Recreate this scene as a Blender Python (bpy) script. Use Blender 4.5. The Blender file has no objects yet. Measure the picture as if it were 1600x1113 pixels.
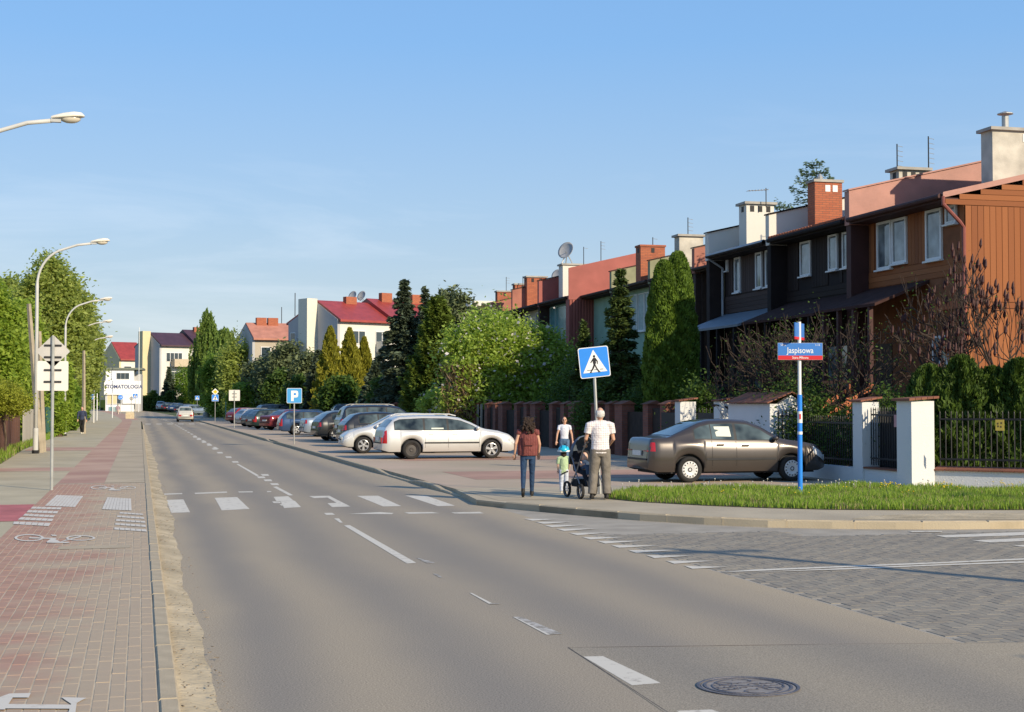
import bpy, bmesh, math, random
import numpy as np
from mathutils import Vector, Matrix
R = math.radians
S = bpy.context.scene
COL = S.collection
rnd = random.Random(7)
nr = np.random.default_rng(11)

# ------------------------------------------------------------ camera
F_PX, CX, CY = 2300.0, 800.0, 556.5          # focal length in pixels of the 1600x1113 photo
YAW, PITCH, HC = math.atan(581 / 2300), math.atan(75.5 / 2300), 1.85
cam_d = bpy.data.cameras.new('camera'); cam = bpy.data.objects.new('camera', cam_d); COL.objects.link(cam)
cam_d.sensor_width = 36; cam_d.lens = F_PX / 1600 * 36; cam_d.clip_start = .1; cam_d.clip_end = 4000
cam.location = (0, 0, HC); cam.rotation_euler = (math.pi / 2 + PITCH, 0, -YAW)
S.camera = cam

# ------------------------------------------------------------ sky and sun
SUN_EL, SUN_DIR = R(25), Vector((.50, -.866, 0))
w = bpy.data.worlds.new('World'); S.world = w; w.use_nodes = True
nt = w.node_tree; nt.nodes.clear()
wo = nt.nodes.new('ShaderNodeOutputWorld'); bg = nt.nodes.new('ShaderNodeBackground')
sky = nt.nodes.new('ShaderNodeTexSky'); sky.sky_type = 'NISHITA'; sky.sun_disc = False
sky.sun_elevation = SUN_EL; sky.sun_rotation = math.atan2(SUN_DIR.x, SUN_DIR.y)
sky.air_density = 1.0; sky.dust_density = 0.6; sky.ozone_density = 1.6; sky.altitude = 100
# thin high cirrus mixed into the sky by direction
tc = nt.nodes.new('ShaderNodeTexCoord')
mp = nt.nodes.new('ShaderNodeMapping'); mp.inputs['Scale'].default_value = (1.1, 1.1, 7.5); mp.inputs['Rotation'].default_value = (.10, .06, .4)
nz = nt.nodes.new('ShaderNodeTexNoise'); nz.inputs['Scale'].default_value = 2.6; nz.inputs['Detail'].default_value = 8; nz.inputs['Roughness'].default_value = .62
nz.inputs['Distortion'].default_value = .5
rp = nt.nodes.new('ShaderNodeValToRGB'); rp.color_ramp.elements[0].position = .47; rp.color_ramp.elements[1].position = .78
rp.color_ramp.elements[0].color = (0, 0, 0, 1); rp.color_ramp.elements[1].color = (.5, .5, .5, 1)
sx = nt.nodes.new('ShaderNodeSeparateXYZ')
mr = nt.nodes.new('ShaderNodeMapRange'); mr.inputs['From Min'].default_value = .22; mr.inputs['From Max'].default_value = .02
ml = nt.nodes.new('ShaderNodeMath'); ml.operation = 'MULTIPLY'
mx = nt.nodes.new('ShaderNodeMix'); mx.data_type = 'RGBA'; mx.inputs[7].default_value = (8.2, 8.6, 9.2, 1)
tint = nt.nodes.new('ShaderNodeMix'); tint.data_type = 'RGBA'; tint.blend_type = 'MULTIPLY'; tint.inputs[0].default_value = 1; tint.inputs[7].default_value = (.97, 1.0, 1.10, 1)
L = nt.links.new
L(tc.outputs['Generated'], mp.inputs['Vector']); L(mp.outputs[0], nz.inputs['Vector']); L(nz.outputs['Fac'], rp.inputs[0])
L(tc.outputs['Generated'], sx.inputs[0]); L(sx.outputs['Z'], mr.inputs['Value']); L(rp.outputs[0], ml.inputs[0]); L(mr.outputs[0], ml.inputs[1])
gr = nt.nodes.new('ShaderNodeValToRGB'); gm = nt.nodes.new('ShaderNodeMix'); gm.data_type = 'RGBA'; gm.inputs[0].default_value = .80
ge_ = gr.color_ramp.elements; ge_[0].position = 0; ge_[0].color = (.54,.62,.66,1); ge_[1].position = 1; ge_[1].color = (.12,.27,.62,1)
for q_, c_ in ((.05,(.51,.62,.70)), (.13,(.40,.585,.80)), (.24,(.245,.50,.88)), (.42,(.175,.40,.83))):
    e_ = ge_.new(q_); e_.color = (*c_, 1)
gs = nt.nodes.new('ShaderNodeMix'); gs.data_type = 'RGBA'; gs.blend_type = 'MULTIPLY'; gs.inputs[0].default_value = 1; gs.inputs[7].default_value = (7.6,7.6,7.6,1); gs.clamp_result = False
L(sx.outputs['Z'], gr.inputs[0]); L(gr.outputs[0], gs.inputs[6]); L(gs.outputs[2], gm.inputs[7])
L(sky.outputs[0], tint.inputs[6]); L(tint.outputs[2], gm.inputs[6]); L(gm.outputs[2], mx.inputs[6]); L(ml.outputs[0], mx.inputs[0]); L(mx.outputs[2], bg.inputs[0]); L(bg.outputs[0], wo.inputs[0])
bg.inputs[1].default_value = .115
sd = bpy.data.lights.new('sun', 'SUN'); sun = bpy.data.objects.new('sun', sd); COL.objects.link(sun)
sd.energy = 5.0; sd.angle = R(.53); sd.color = (1, .85, .63)
sv = Vector((SUN_DIR.x * math.cos(SUN_EL), SUN_DIR.y * math.cos(SUN_EL), math.sin(SUN_EL)))
sun.rotation_euler = sv.to_track_quat('Z', 'Y').to_euler(); sun.location = sv * 60
S.view_settings.view_transform = 'Standard'; S.view_settings.look = 'None'; S.view_settings.exposure = .22; S.view_settings.gamma = 1
S.render.engine = 'CYCLES'; S.cycles.max_bounces = 6; S.cycles.transparent_max_bounces = 8
S.cycles.caustics_reflective = False; S.cycles.caustics_refractive = False

# ------------------------------------------------------------ measuring: photo pixel -> place in the world (X across the street, Y along it)
_f = Vector((math.sin(YAW) * math.cos(PITCH), math.cos(YAW) * math.cos(PITCH), math.sin(PITCH)))
_r = Vector((math.cos(YAW), -math.sin(YAW), 0)); _u = _r.cross(_f)
def ray(x, y): return _f + _r * ((x - CX) / F_PX) + _u * ((CY - y) / F_PX)
def gp(x, y, z=0):
    d = ray(x, y); t = (z - HC) / d.z; return Vector((d.x * t, d.y * t, z))
def onX(x, y, X):
    d = ray(x, y); t = X / d.x; return Vector((X, d.y * t, HC + d.z * t))
def onY(x, y, Y):
    d = ray(x, y); t = Y / d.y; return Vector((d.x * t, Y, HC + d.z * t))
def at(x, y, Z):                                  # Z = distance from the camera along its horizontal heading
    d = ray(x, y); h = d.x * math.sin(YAW) + d.y * math.cos(YAW); t = Z / h
    return Vector((d.x * t, d.y * t, HC + d.z * t))

# ------------------------------------------------------------ mesh helpers
class MB:
    def __init__(s): s.v = []; s.f = []; s.m = []
    def add(s, vs, fs, mi=0):
        b = len(s.v); s.v += [tuple(v) for v in vs]; s.f += [tuple(b + i for i in f) for f in fs]; s.m += [mi] * len(fs); return s
    def box(s, x0, x1, y0, y1, z0, z1, mi=0):
        return s.add([(x0,y0,z0),(x1,y0,z0),(x1,y1,z0),(x0,y1,z0),(x0,y0,z1),(x1,y0,z1),(x1,y1,z1),(x0,y1,z1)],
                     [(0,3,2,1),(4,5,6,7),(0,1,5,4),(1,2,6,5),(2,3,7,6),(3,0,4,7)], mi)
    def bev(s, x0, x1, y0, y1, z0, z1, b=.004, mi=0):   # box with chamfered top edges
        return s.add([(x0,y0,z0),(x1,y0,z0),(x1,y1,z0),(x0,y1,z0),(x0,y0,z1-b),(x1,y0,z1-b),(x1,y1,z1-b),(x0,y1,z1-b),
                      (x0+b,y0+b,z1),(x1-b,y0+b,z1),(x1-b,y1-b,z1),(x0+b,y1-b,z1)],
                     [(8,9,10,11),(0,1,5,4),(1,2,6,5),(2,3,7,6),(3,0,4,7),(4,5,9,8),(5,6,10,9),(6,7,11,10),(7,4,8,11)], mi)
    def obox(s, c, sz, M=None, mi=0):                  # oriented box, centre c
        c = Vector(c); hx, hy, hz = sz[0]/2, sz[1]/2, sz[2]/2; M = M or Matrix.Identity(3)
        vs = [c + M @ Vector((a*hx, b*hy, d*hz)) for d in (-1,1) for a,b in ((-1,-1),(1,-1),(1,1),(-1,1))]
        return s.add(vs, [(0,3,2,1),(4,5,6,7),(0,1,5,4),(1,2,6,5),(2,3,7,6),(3,0,4,7)], mi)
    def bar(s, a, b, w, h=None, mi=0):                 # square bar from a to b
        a, b = Vector(a), Vector(b); d = b - a; l = d.length
        if l < 1e-6: return s
        q = d.to_track_quat('X', 'Z').to_matrix(); return s.obox((a + b) / 2, (l, w, h or w), q, mi)
    def tube(s, pts, rad, n=8, mi=0, cap=True, flat=(1,1), up=None):
        pts = [Vector(p) for p in pts]
        if not hasattr(rad, '__len__'): rad = [rad] * len(pts)
        b = len(s.v); prev = None
        for i, p in enumerate(pts):
            d = (pts[min(i+1, len(pts)-1)] - pts[max(i-1, 0)]).normalized()
            if prev is None:
                ref = Vector(up) if up else (Vector((0,0,1)) if abs(d.z) < .9 else Vector((1,0,0)))
                e1 = (ref - d * ref.dot(d)).normalized()
            else:
                e1 = (prev - d * prev.dot(d)).normalized()
            prev = e1; e2 = d.cross(e1)
            for k in range(n):
                t = 2 * math.pi * k / n
                s.v.append(tuple(p + (e1 * math.cos(t) * flat[0] + e2 * math.sin(t) * flat[1]) * rad[i]))
        for i in range(len(pts) - 1):
            for k in range(n):
                s.f.append((b+i*n+k, b+i*n+(k+1)%n, b+(i+1)*n+(k+1)%n, b+(i+1)*n+k)); s.m.append(mi)
        if cap:
            s.f.append(tuple(b + k for k in range(n))[::-1]); s.m.append(mi)
            e = b + (len(pts)-1)*n; s.f.append(tuple(e + k for k in range(n))); s.m.append(mi)
        return s
    def ball(s, c, r, n=10, m=7, mi=0, M=None):
        c = Vector(c); r = r if hasattr(r, '__len__') else (r, r, r); b = len(s.v); M = M or Matrix.Identity(3)
        for i in range(m + 1):
            ph = math.pi * i / m
            for k in range(n):
                t = 2*math.pi*k/n
                s.v.append(tuple(c + M @ Vector((r[0]*math.sin(ph)*math.cos(t), r[1]*math.sin(ph)*math.sin(t), r[2]*math.cos(ph)))))
        for i in range(m):
            for k in range(n):
                s.f.append((b+i*n+k, b+(i+1)*n+k, b+(i+1)*n+(k+1)%n, b+i*n+(k+1)%n)); s.m.append(mi)
        return s
    def prism(s, poly, d, mi=0):                        # poly: list of 3D points, extruded by vector d
        n = len(poly); p = [Vector(q) for q in poly]; d = Vector(d)
        return s.add(p + [q + d for q in p], [tuple(range(n))[::-1], tuple(range(n, 2*n))] + [(i, (i+1)%n, n+(i+1)%n, n+i) for i in range(n)], mi)
    def lathe(s, prof, n=24, c=(0,0,0), axis='z', mi=0):
        b = len(s.v)
        for r, h in prof:
            for k in range(n):
                t = 2*math.pi*k/n; a, q = r*math.cos(t), r*math.sin(t)
                s.v.append((c[0]+a, c[1]+q, c[2]+h) if axis == 'z' else (c[0]+a, c[1]+h, c[2]+q))
        for i in range(len(prof)-1):
            for k in range(n):
                s.f.append((b+i*n+k, b+i*n+(k+1)%n, b+(i+1)*n+(k+1)%n, b+(i+1)*n+k)); s.m.append(mi)
        return s
    def mesh(s, name, mats, off=None, smooth=False):
        me = bpy.data.meshes.new(name)
        vs = s.v if off is None else [(a-off[0], b-off[1], c-off[2]) for a,b,c in s.v]
        me.from_pydata(vs, [], s.f)
        for m in (mats if isinstance(mats, (list, tuple)) else [mats]): me.materials.append(m)
        if any(s.m): me.polygons.foreach_set('material_index', s.m)
        bm = bmesh.new(); bm.from_mesh(me)
        if smooth: bmesh.ops.remove_doubles(bm, verts=bm.verts, dist=1e-5)
        bmesh.ops.recalc_face_normals(bm, faces=bm.faces); bm.to_mesh(me); bm.free()
        if smooth: me.polygons.foreach_set('use_smooth', [True]*len(me.polygons))
        me.update(); return me
    def build(s, name, mats, parent=None, world=True, smooth=False):
        off = wpos(parent) if (parent is not None and world) else None
        return put(name, s.mesh(name, mats, off, smooth), parent)
def wpos(o):
    p = Vector((0,0,0))
    while o is not None: p += o.location; o = o.parent
    return p
def put(name, me, parent=None, loc=None, rz=0):
    o = bpy.data.objects.new(name, me); COL.objects.link(o)
    if parent is not None: o.parent = parent
    if loc is not None: o.location = loc
    if rz: o.rotation_euler = (0, 0, rz)
    return o
def tag(o, label, cat, group=None):
    o['label'] = label; o['category'] = cat
    if group: o['group'] = group
    return o
def thing(name, label, cat, loc=(0,0,0), rz=0, group=None):
    o = bpy.data.objects.new(name, None); COL.objects.link(o); o.location = loc; o.rotation_euler = (0,0,rz)
    o.empty_display_size = .2
    return tag(o, label, cat, group)
def struct(o, kind='structure'): o['kind'] = kind; return o
def dup(root, loc, rz=None, label=None, group=None, scale=None):
    r = root.copy(); COL.objects.link(r); r.location = loc
    if rz is not None: r.rotation_euler = (0,0,rz)
    if label: r['label'] = label
    if group: r['group'] = group
    if scale: r.scale = scale
    for ch in list(root.children):
        c = ch.copy(); COL.objects.link(c); c.parent = r
        for g in list(ch.children):
            d = g.copy(); COL.objects.link(d); d.parent = c
    return r
def rotm(rz): return Matrix.Rotation(rz, 3, 'Z')

# ------------------------------------------------------------ materials
MATS = {}
def M(name, col, rough=.85, var=.12, scale=6, bump=0, bscale=60, metal=0, spec=.3, coat=0, col2=None, detail=6):
    if name in MATS: return MATS[name]
    m = bpy.data.materials.new(name); m.use_nodes = True; t = m.node_tree; p = t.nodes['Principled BSDF']; MATS[name] = m
    p.inputs['Roughness'].default_value = rough; p.inputs['Metallic'].default_value = metal
    p.inputs['Specular IOR Level'].default_value = spec; p.inputs['Coat Weight'].default_value = coat
    c1 = col; tcn = t.nodes.new('ShaderNodeTexCoord')
    if var or col2:
        n = t.nodes.new('ShaderNodeTexNoise'); n.inputs['Scale'].default_value = scale; n.inputs['Detail'].default_value = detail
        mxn = t.nodes.new('ShaderNodeMix'); mxn.data_type = 'RGBA'
        a = tuple(x * (1 - var) for x in c1) + (1,); b = tuple(min(1, x * (1 + var)) for x in (col2 or c1)) + (1,)
        mxn.inputs[6].default_value = a; mxn.inputs[7].default_value = b
        mrn = t.nodes.new('ShaderNodeMapRange'); mrn.inputs['From Min'].default_value = .3; mrn.inputs['From Max'].default_value = .7
        t.links.new(tcn.outputs['Object'], n.inputs['Vector']); t.links.new(n.outputs['Fac'], mrn.inputs['Value'])
        t.links.new(mrn.outputs[0], mxn.inputs[0]); t.links.new(mxn.outputs[2], p.inputs['Base Color'])
    else: p.inputs['Base Color'].default_value = (*c1, 1)
    if bump:
        n2 = t.nodes.new('ShaderNodeTexNoise'); n2.inputs['Scale'].default_value = bscale; n2.inputs['Detail'].default_value = 4
        bn = t.nodes.new('ShaderNodeBump'); bn.inputs['Strength'].default_value = bump; bn.inputs['Distance'].default_value = .02
        t.links.new(tcn.outputs['Object'], n2.inputs['Vector']); t.links.new(n2.outputs['Fac'], bn.inputs['Height']); t.links.new(bn.outputs[0], p.inputs['Normal'])
    return m
def nodes(m): return m.node_tree, m.node_tree.nodes['Principled BSDF']
def leafmat(name, c1, c2, trans=.35, rough=.6):
    if name in MATS: return MATS[name]
    m = bpy.data.materials.new(name); m.use_nodes = True; t = m.node_tree; MATS[name] = m
    p = t.nodes['Principled BSDF']; out = t.nodes['Material Output']
    at_ = t.nodes.new('ShaderNodeAttribute'); at_.attribute_name = 'tint'
    mxn = t.nodes.new('ShaderNodeMix'); mxn.data_type = 'RGBA'; mxn.inputs[6].default_value = (*c1, 1); mxn.inputs[7].default_value = (*c2, 1)
    t.links.new(at_.outputs['Fac'], mxn.inputs[0]); t.links.new(mxn.outputs[2], p.inputs['Base Color'])
    p.inputs['Roughness'].default_value = rough; p.inputs['Specular IOR Level'].default_value = .25
    tr = t.nodes.new('ShaderNodeBsdfTranslucent'); ms = t.nodes.new('ShaderNodeMixShader'); ms.inputs[0].default_value = trans
    hs = t.nodes.new('ShaderNodeHueSaturation'); hs.inputs['Value'].default_value = 1.3; hs.inputs['Hue'].default_value = .485
    t.links.new(mxn.outputs[2], hs.inputs['Color']); t.links.new(hs.outputs[0], tr.inputs[0])
    t.links.new(p.outputs[0], ms.inputs[1]); t.links.new(tr.outputs[0], ms.inputs[2]); t.links.new(ms.outputs[0], out.inputs[0])
    return m
def piecemat(name, cols, rough=.9, bump=.3, bscale=90, wear=None, spec=.2):
    """colour picked per piece from the object's own random value (single pieces) or the 'tint' attribute (joined pieces)"""
    m = bpy.data.materials.new(name); m.use_nodes = True; t, p = nodes(m); MATS[name] = m
    at_ = t.nodes.new('ShaderNodeAttribute'); at_.attribute_name = 'tint'
    oi = t.nodes.new('ShaderNodeObjectInfo'); ad = t.nodes.new('ShaderNodeMath'); ad.operation = 'ADD'
    fr = t.nodes.new('ShaderNodeMath'); fr.operation = 'FRACT'
    t.links.new(at_.outputs['Fac'], ad.inputs[0]); t.links.new(oi.outputs['Random'], ad.inputs[1]); t.links.new(ad.outputs[0], fr.inputs[0])
    cr = t.nodes.new('ShaderNodeValToRGB'); e = cr.color_ramp.elements; e[0].position = 0; e[0].color = (*cols[0], 1); e[1].position = 1; e[1].color = (*cols[-1], 1)
    for i, c in enumerate(cols[1:-1]):
        q = e.new((i+1)/(len(cols)-1)); q.color = (*c, 1)
    t.links.new(fr.outputs[0], cr.inputs[0]); last = cr.outputs[0]
    ge = t.nodes.new('ShaderNodeNewGeometry')
    if wear:                                           # dust: colour, noise scale, low, high, optional X-range (world)
        n = t.nodes.new('ShaderNodeTexNoise'); n.inputs['Scale'].default_value = wear[1]; n.inputs['Detail'].default_value = 7
        t.links.new(ge.outputs['Position'], n.inputs['Vector'])
        a = n.outputs['Fac']
        if len(wear) > 4:
            sp = t.nodes.new('ShaderNodeSeparateXYZ'); t.links.new(ge.outputs['Position'], sp.inputs[0])
            g = t.nodes.new('ShaderNodeMapRange'); g.inputs['From Min'].default_value = wear[4]; g.inputs['From Max'].default_value = wear[5]; g.inputs['To Min'].default_value = -.25; g.inputs['To Max'].default_value = .30
            t.links.new(sp.outputs['X'], g.inputs['Value'])
            s2 = t.nodes.new('ShaderNodeMath'); s2.operation = 'ADD'; t.links.new(a, s2.inputs[0]); t.links.new(g.outputs[0], s2.inputs[1]); a = s2.outputs[0]
        r2 = t.nodes.new('ShaderNodeMapRange'); r2.inputs['From Min'].default_value = wear[2]; r2.inputs['From Max'].default_value = wear[3]; r2.inputs['To Max'].default_value = .85
        t.links.new(a, r2.inputs['Value']); mxn = t.nodes.new('ShaderNodeMix'); mxn.data_type = 'RGBA'; mxn.inputs[7].default_value = (*wear[0], 1)
        t.links.new(r2.outputs[0], mxn.inputs[0]); t.links.new(last, mxn.inputs[6]); last = mxn.outputs[2]
    t.links.new(last, p.inputs['Base Color']); p.inputs['Roughness'].default_value = rough; p.inputs['Specular IOR Level'].default_value = spec
    if bump:
        n2 = t.nodes.new('ShaderNodeTexNoise'); n2.inputs['Scale'].default_value = bscale; n2.inputs['Detail'].default_value = 3
        bn = t.nodes.new('ShaderNodeBump'); bn.inputs['Strength'].default_value = bump; bn.inputs['Distance'].default_value = .01
        t.links.new(ge.outputs['Position'], n2.inputs['Vector']); t.links.new(n2.outputs['Fac'], bn.inputs['Height']); t.links.new(bn.outputs[0], p.inputs['Normal'])
    return m
def set_tint(me, vals):                                # one value per face
    a = me.attributes.new('tint', 'FLOAT', 'FACE'); a.data.foreach_set('value', np.asarray(vals, dtype=np.float32))
def text(s, size, name, mat, parent, loc, rot, depth=.002, sx=1.0, bold=.004):
    cu = bpy.data.curves.new('text', 'FONT'); cu.body = s; cu.size = size; cu.align_x = 'CENTER'; cu.align_y = 'CENTER'; cu.extrude = depth; cu.offset = size * bold
    o = bpy.data.objects.new('text', cu); COL.objects.link(o); bpy.context.view_layer.update()
    me = bpy.data.meshes.new_from_object(o.evaluated_get(bpy.context.evaluated_depsgraph_get())); bpy.data.objects.remove(o); me.materials.clear(); me.materials.append(mat)
    q = put(name, me, parent, loc); q.rotation_euler = rot; q.scale = (sx, 1, 1); return q

SAND = (.30, .245, .165)
m_steel = M('galvanised_steel', (.42,.42,.40), .5, .1, metal=.6)
m_white = M('white_paint', (.78,.77,.74), .6, .04)
def wornpaint(name, paint, under, lo, hi, scale=7):
    m = bpy.data.materials.new(name); m.use_nodes = True; t, p = nodes(m); MATS[name] = m
    ge = t.nodes.new('ShaderNodeNewGeometry'); n = t.nodes.new('ShaderNodeTexNoise'); n.inputs['Scale'].default_value = scale; n.inputs['Detail'].default_value = 10; n.inputs['Roughness'].default_value = .72
    r_ = t.nodes.new('ShaderNodeMapRange'); r_.inputs['From Min'].default_value = lo; r_.inputs['From Max'].default_value = hi
    x_ = t.nodes.new('ShaderNodeMix'); x_.data_type = 'RGBA'; x_.inputs[6].default_value = (*under, 1); x_.inputs[7].default_value = (*paint, 1)
    t.links.new(ge.outputs['Position'], n.inputs['Vector']); t.links.new(n.outputs['Fac'], r_.inputs['Value']); t.links.new(r_.outputs[0], x_.inputs[0]); t.links.new(x_.outputs[2], p.inputs['Base Color'])
    p.inputs['Roughness'].default_value = .85; p.inputs['Specular IOR Level'].default_value = .2; return m
m_roadwhite = wornpaint('road_paint', (.60,.56,.47), (.27,.24,.20), .30, .46)
m_black = M('black_plastic', (.015,.015,.017), .6, 0)
m_iron = M('black_iron', (.02,.02,.022), .5, .2)
m_glassd = M('dark_glass', (.03,.045,.055), .04, 0, spec=.9)
m_winglass = M('window_glass', (.03,.045,.055), .05, .3, 1.6, spec=.9, col2=(.20,.23,.24), detail=2)
m_rubber = M('rubber', (.025,.024,.023), .85, .2)
m_concrete = M('concrete', (.36,.34,.30), .9, .2, 2.5, .3)
m_bark = M('bark', (.09,.065,.045), .95, .4, 9, .8, 25)
m_kerb = M('kerb_concrete', (.42,.345,.23), .9, .18, 4, .3, 70)
# ============================================================ THE SETTING: ground, road, pavements
def bend(Y): return 0 if Y < 150 else -5.2e-4 * (Y - 150) ** 2
def gz(Y):
    t = min(1, max(0, (Y - 165) / 100)); return .75 * t * t * (3 - 2 * t)
def strip(name, X0, X1, Y0, Y1, z, mat, parent=None, step=3.0, kind='structure'):
    mb = MB(); n = max(1, int((Y1 - Y0) / step)); k = max(1, int((X1 - X0) / 2.5)) if X1 - X0 < 60 else 1
    for i in range(n + 1):
        y = Y0 + (Y1 - Y0) * i / n
        for j in range(k + 1): mb.v.append((X0 + (X1 - X0) * j / k + bend(y), y, z + gz(y)))
    for i in range(n):
        for j in range(k): a = i*(k+1)+j; mb.f.append((a, a+1, a+k+2, a+k+1)); mb.m.append(0)
    o = mb.build(name, mat, parent); return struct(o, kind) if parent is None else o
def pxpoly(pts, z): return [gp(x, y, z) for x, y in pts]
def sheet(name, pts, mat, parent=None, kind=None):
    o = MB().add(pts, [tuple(range(len(pts)))]).build(name, mat, parent)
    if kind: struct(o, kind)
    return o

# asphalt: tyre tracks polished dark, dust and fine sand lying between and beside them
def asphalt(name, dark, dust, patchy=.5):
    m = bpy.data.materials.new(name); m.use_nodes = True; t, p = nodes(m)
    g = t.nodes.new('ShaderNodeNewGeometry'); s = t.nodes.new('ShaderNodeSeparateXYZ'); t.links.new(g.outputs['Position'], s.inputs[0])
    nwob = t.nodes.new('ShaderNodeTexNoise'); nwob.inputs['Scale'].default_value = .16; nwob.inputs['Detail'].default_value = 3; t.links.new(g.outputs['Position'], nwob.inputs['Vector'])
    wob = t.nodes.new('ShaderNodeMath'); wob.operation = 'MULTIPLY_ADD'; wob.inputs[1].default_value = .9; t.links.new(nwob.outputs['Fac'], wob.inputs[0]); t.links.new(s.outputs['X'], wob.inputs[2])
    mr_ = t.nodes.new('ShaderNodeMapRange'); mr_.inputs['From Min'].default_value = .45; mr_.inputs['From Max'].default_value = 6.65; t.links.new(wob.outputs[0], mr_.inputs['Value'])
    cr = t.nodes.new('ShaderNodeValToRGB'); cr.color_ramp.interpolation = 'EASE'
    stops = [(.0, 1.0), (.085, .80), (.155, .06), (.25, .75), (.36, .05), (.47, .55), (.60, .05), (.71, .60), (.83, .10), (.93, .72), (1.0, 1.0)]
    el = cr.color_ramp.elements; el[0].position = 0; el[0].color = (1,1,1,1); el[1].position = 1; el[1].color = (1,1,1,1)
    for q, v in stops[1:-1]:
        e = el.new(q); e.color = (v, v, v, 1)
    t.links.new(mr_.outputs[0], cr.inputs[0])
    n1 = t.nodes.new('ShaderNodeTexNoise'); n1.inputs['Scale'].default_value = .55; n1.inputs['Detail'].default_value = 8; n1.inputs['Roughness'].default_value = .65
    mp_ = t.nodes.new('ShaderNodeMapping'); mp_.inputs['Scale'].default_value = (1, .35, 1); t.links.new(g.outputs['Position'], mp_.inputs['Vector']); t.links.new(mp_.outputs[0], n1.inputs['Vector'])
    ma = t.nodes.new('ShaderNodeMath'); ma.operation = 'MULTIPLY_ADD'; ma.inputs[1].default_value = patchy; t.links.new(n1.outputs['Fac'], ma.inputs[0])
    sb = t.nodes.new('ShaderNodeMath'); sb.operation = 'SUBTRACT'; sb.inputs[1].default_value = patchy * .5; t.links.new(ma.outputs[0], sb.inputs[0]); t.links.new(cr.outputs[0], ma.inputs[2])
    n2 = t.nodes.new('ShaderNodeTexNoise'); n2.inputs['Scale'].default_value = 85; n2.inputs['Detail'].default_value = 5; t.links.new(g.outputs['Position'], n2.inputs['Vector'])
    mx1 = t.nodes.new('ShaderNodeMix'); mx1.data_type = 'RGBA'; mx1.inputs[6].default_value = (*dark, 1); mx1.inputs[7].default_value = (*dust, 1)
    t.links.new(sb.outputs[0], mx1.inputs[0])
    mx2 = t.nodes.new('ShaderNodeMix'); mx2.data_type = 'RGBA'; mx2.blend_type = 'MULTIPLY'; mx2.inputs[0].default_value = 1
    r2 = t.nodes.new('ShaderNodeMapRange'); r2.inputs['From Min'].default_value = .3; r2.inputs['From Max'].default_value = .7; r2.inputs['To Min'].default_value = .60; r2.inputs['To Max'].default_value = 1.38
    t.links.new(n2.outputs['Fac'], r2.inputs['Value']); cb = t.nodes.new('ShaderNodeCombineColor'); [t.links.new(r2.outputs[0], cb.inputs[i]) for i in range(3)]
    t.links.new(mx1.outputs[2], mx2.inputs[6]); t.links.new(cb.outputs[0], mx2.inputs[7]); t.links.new(mx2.outputs[2], p.inputs['Base Color'])
    bn = t.nodes.new('ShaderNodeBump'); bn.inputs['Strength'].default_value = .2; bn.inputs['Distance'].default_value = .008; t.links.new(n2.outputs['Fac'], bn.inputs['Height']); t.links.new(bn.outputs[0], p.inputs['Normal'])
    p.inputs['Roughness'].default_value = .88; p.inputs['Specular IOR Level'].default_value = .25
    return m
m_asph = asphalt('asphalt', (.245,.216,.174), (.385,.316,.218))
m_patch = asphalt('asphalt_patch', (.245,.217,.172), (.35,.295,.21), .8)
m_earth = M('earth', (.11,.10,.055), 1, .4, .3, .4, 8, col2=(.12,.15,.05))
m_sandb = M('sand_bed', (.47,.40,.29), 1, .15, 3, .3, 60)
m_sand = M('sand', (.40,.325,.205), 1, .2, 1.6, .9, 14, col2=(.46,.38,.25))
m_slab = M('grey_slabs', (.43,.37,.245), .92, .12, .7, .25, 40)
m_cycle = M('red_paving', (.43,.255,.19), .92, .14, .5, .25, 40, col2=(.44,.30,.215))
m_dusty = M('dusty_paving', (.42,.345,.235), .92, .16, .6, .25, 40)
m_apron = M('parking_paving', (.44,.365,.255), .92, .16, .35, .3, 30, col2=(.42,.32,.235))
m_apronred = M('red_parking_paving', (.38,.235,.175), .92, .22, .5, .3, 30)
m_crack = M('joint_dirt', (.045,.038,.03), 1, .3)

o = MB().add([(-1500,-60,-.06),(1500,-60,-.06),(1500,168,-.06),(-1500,168,-.06),(-1500,200,.10),(1500,200,.10),(-1500,230,.42),(1500,230,.42),(-1500,265,.62),(1500,265,.62),(-1500,2500,.66),(1500,2500,.66)], [(0,1,2,3),(3,2,5,4),(4,5,7,6),(6,7,9,8),(8,9,11,10)]).build('ground', m_earth); struct(o)
road = strip('road', .24, 6.2, -30, 400, 0, m_asph)
sheet('repair_patch', pxpoly([(888,1011),(1010,1013),(1330,1006),(1700,1003),(1700,1250),(1240,1250)], .002), m_patch, road)
mk = MB()
for a, b, ww in (((888,1011),(1330,1005.5),1.2), ((1330,1005.5),(1700,1003),.8), ((888,1011),(1045,1113),1.4)):
    p, q = gp(*a, .006), gp(*b, .006); p.z = q.z = .0022; mk.bar(p, q, ww * .006, .001)
mk.build('tar_seam', M('seam_dirt', (.14,.12,.10), 1, .3), road)
side_road = sheet('side_road', [(6.2,-30,-.0035),(60,-30,-.0035),(60,21,-.0035),(6.2,27,-.0035)], M('side_road_bed', (.34,.305,.245), .95, .15, 2, .3, 50), None, 'structure')

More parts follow.
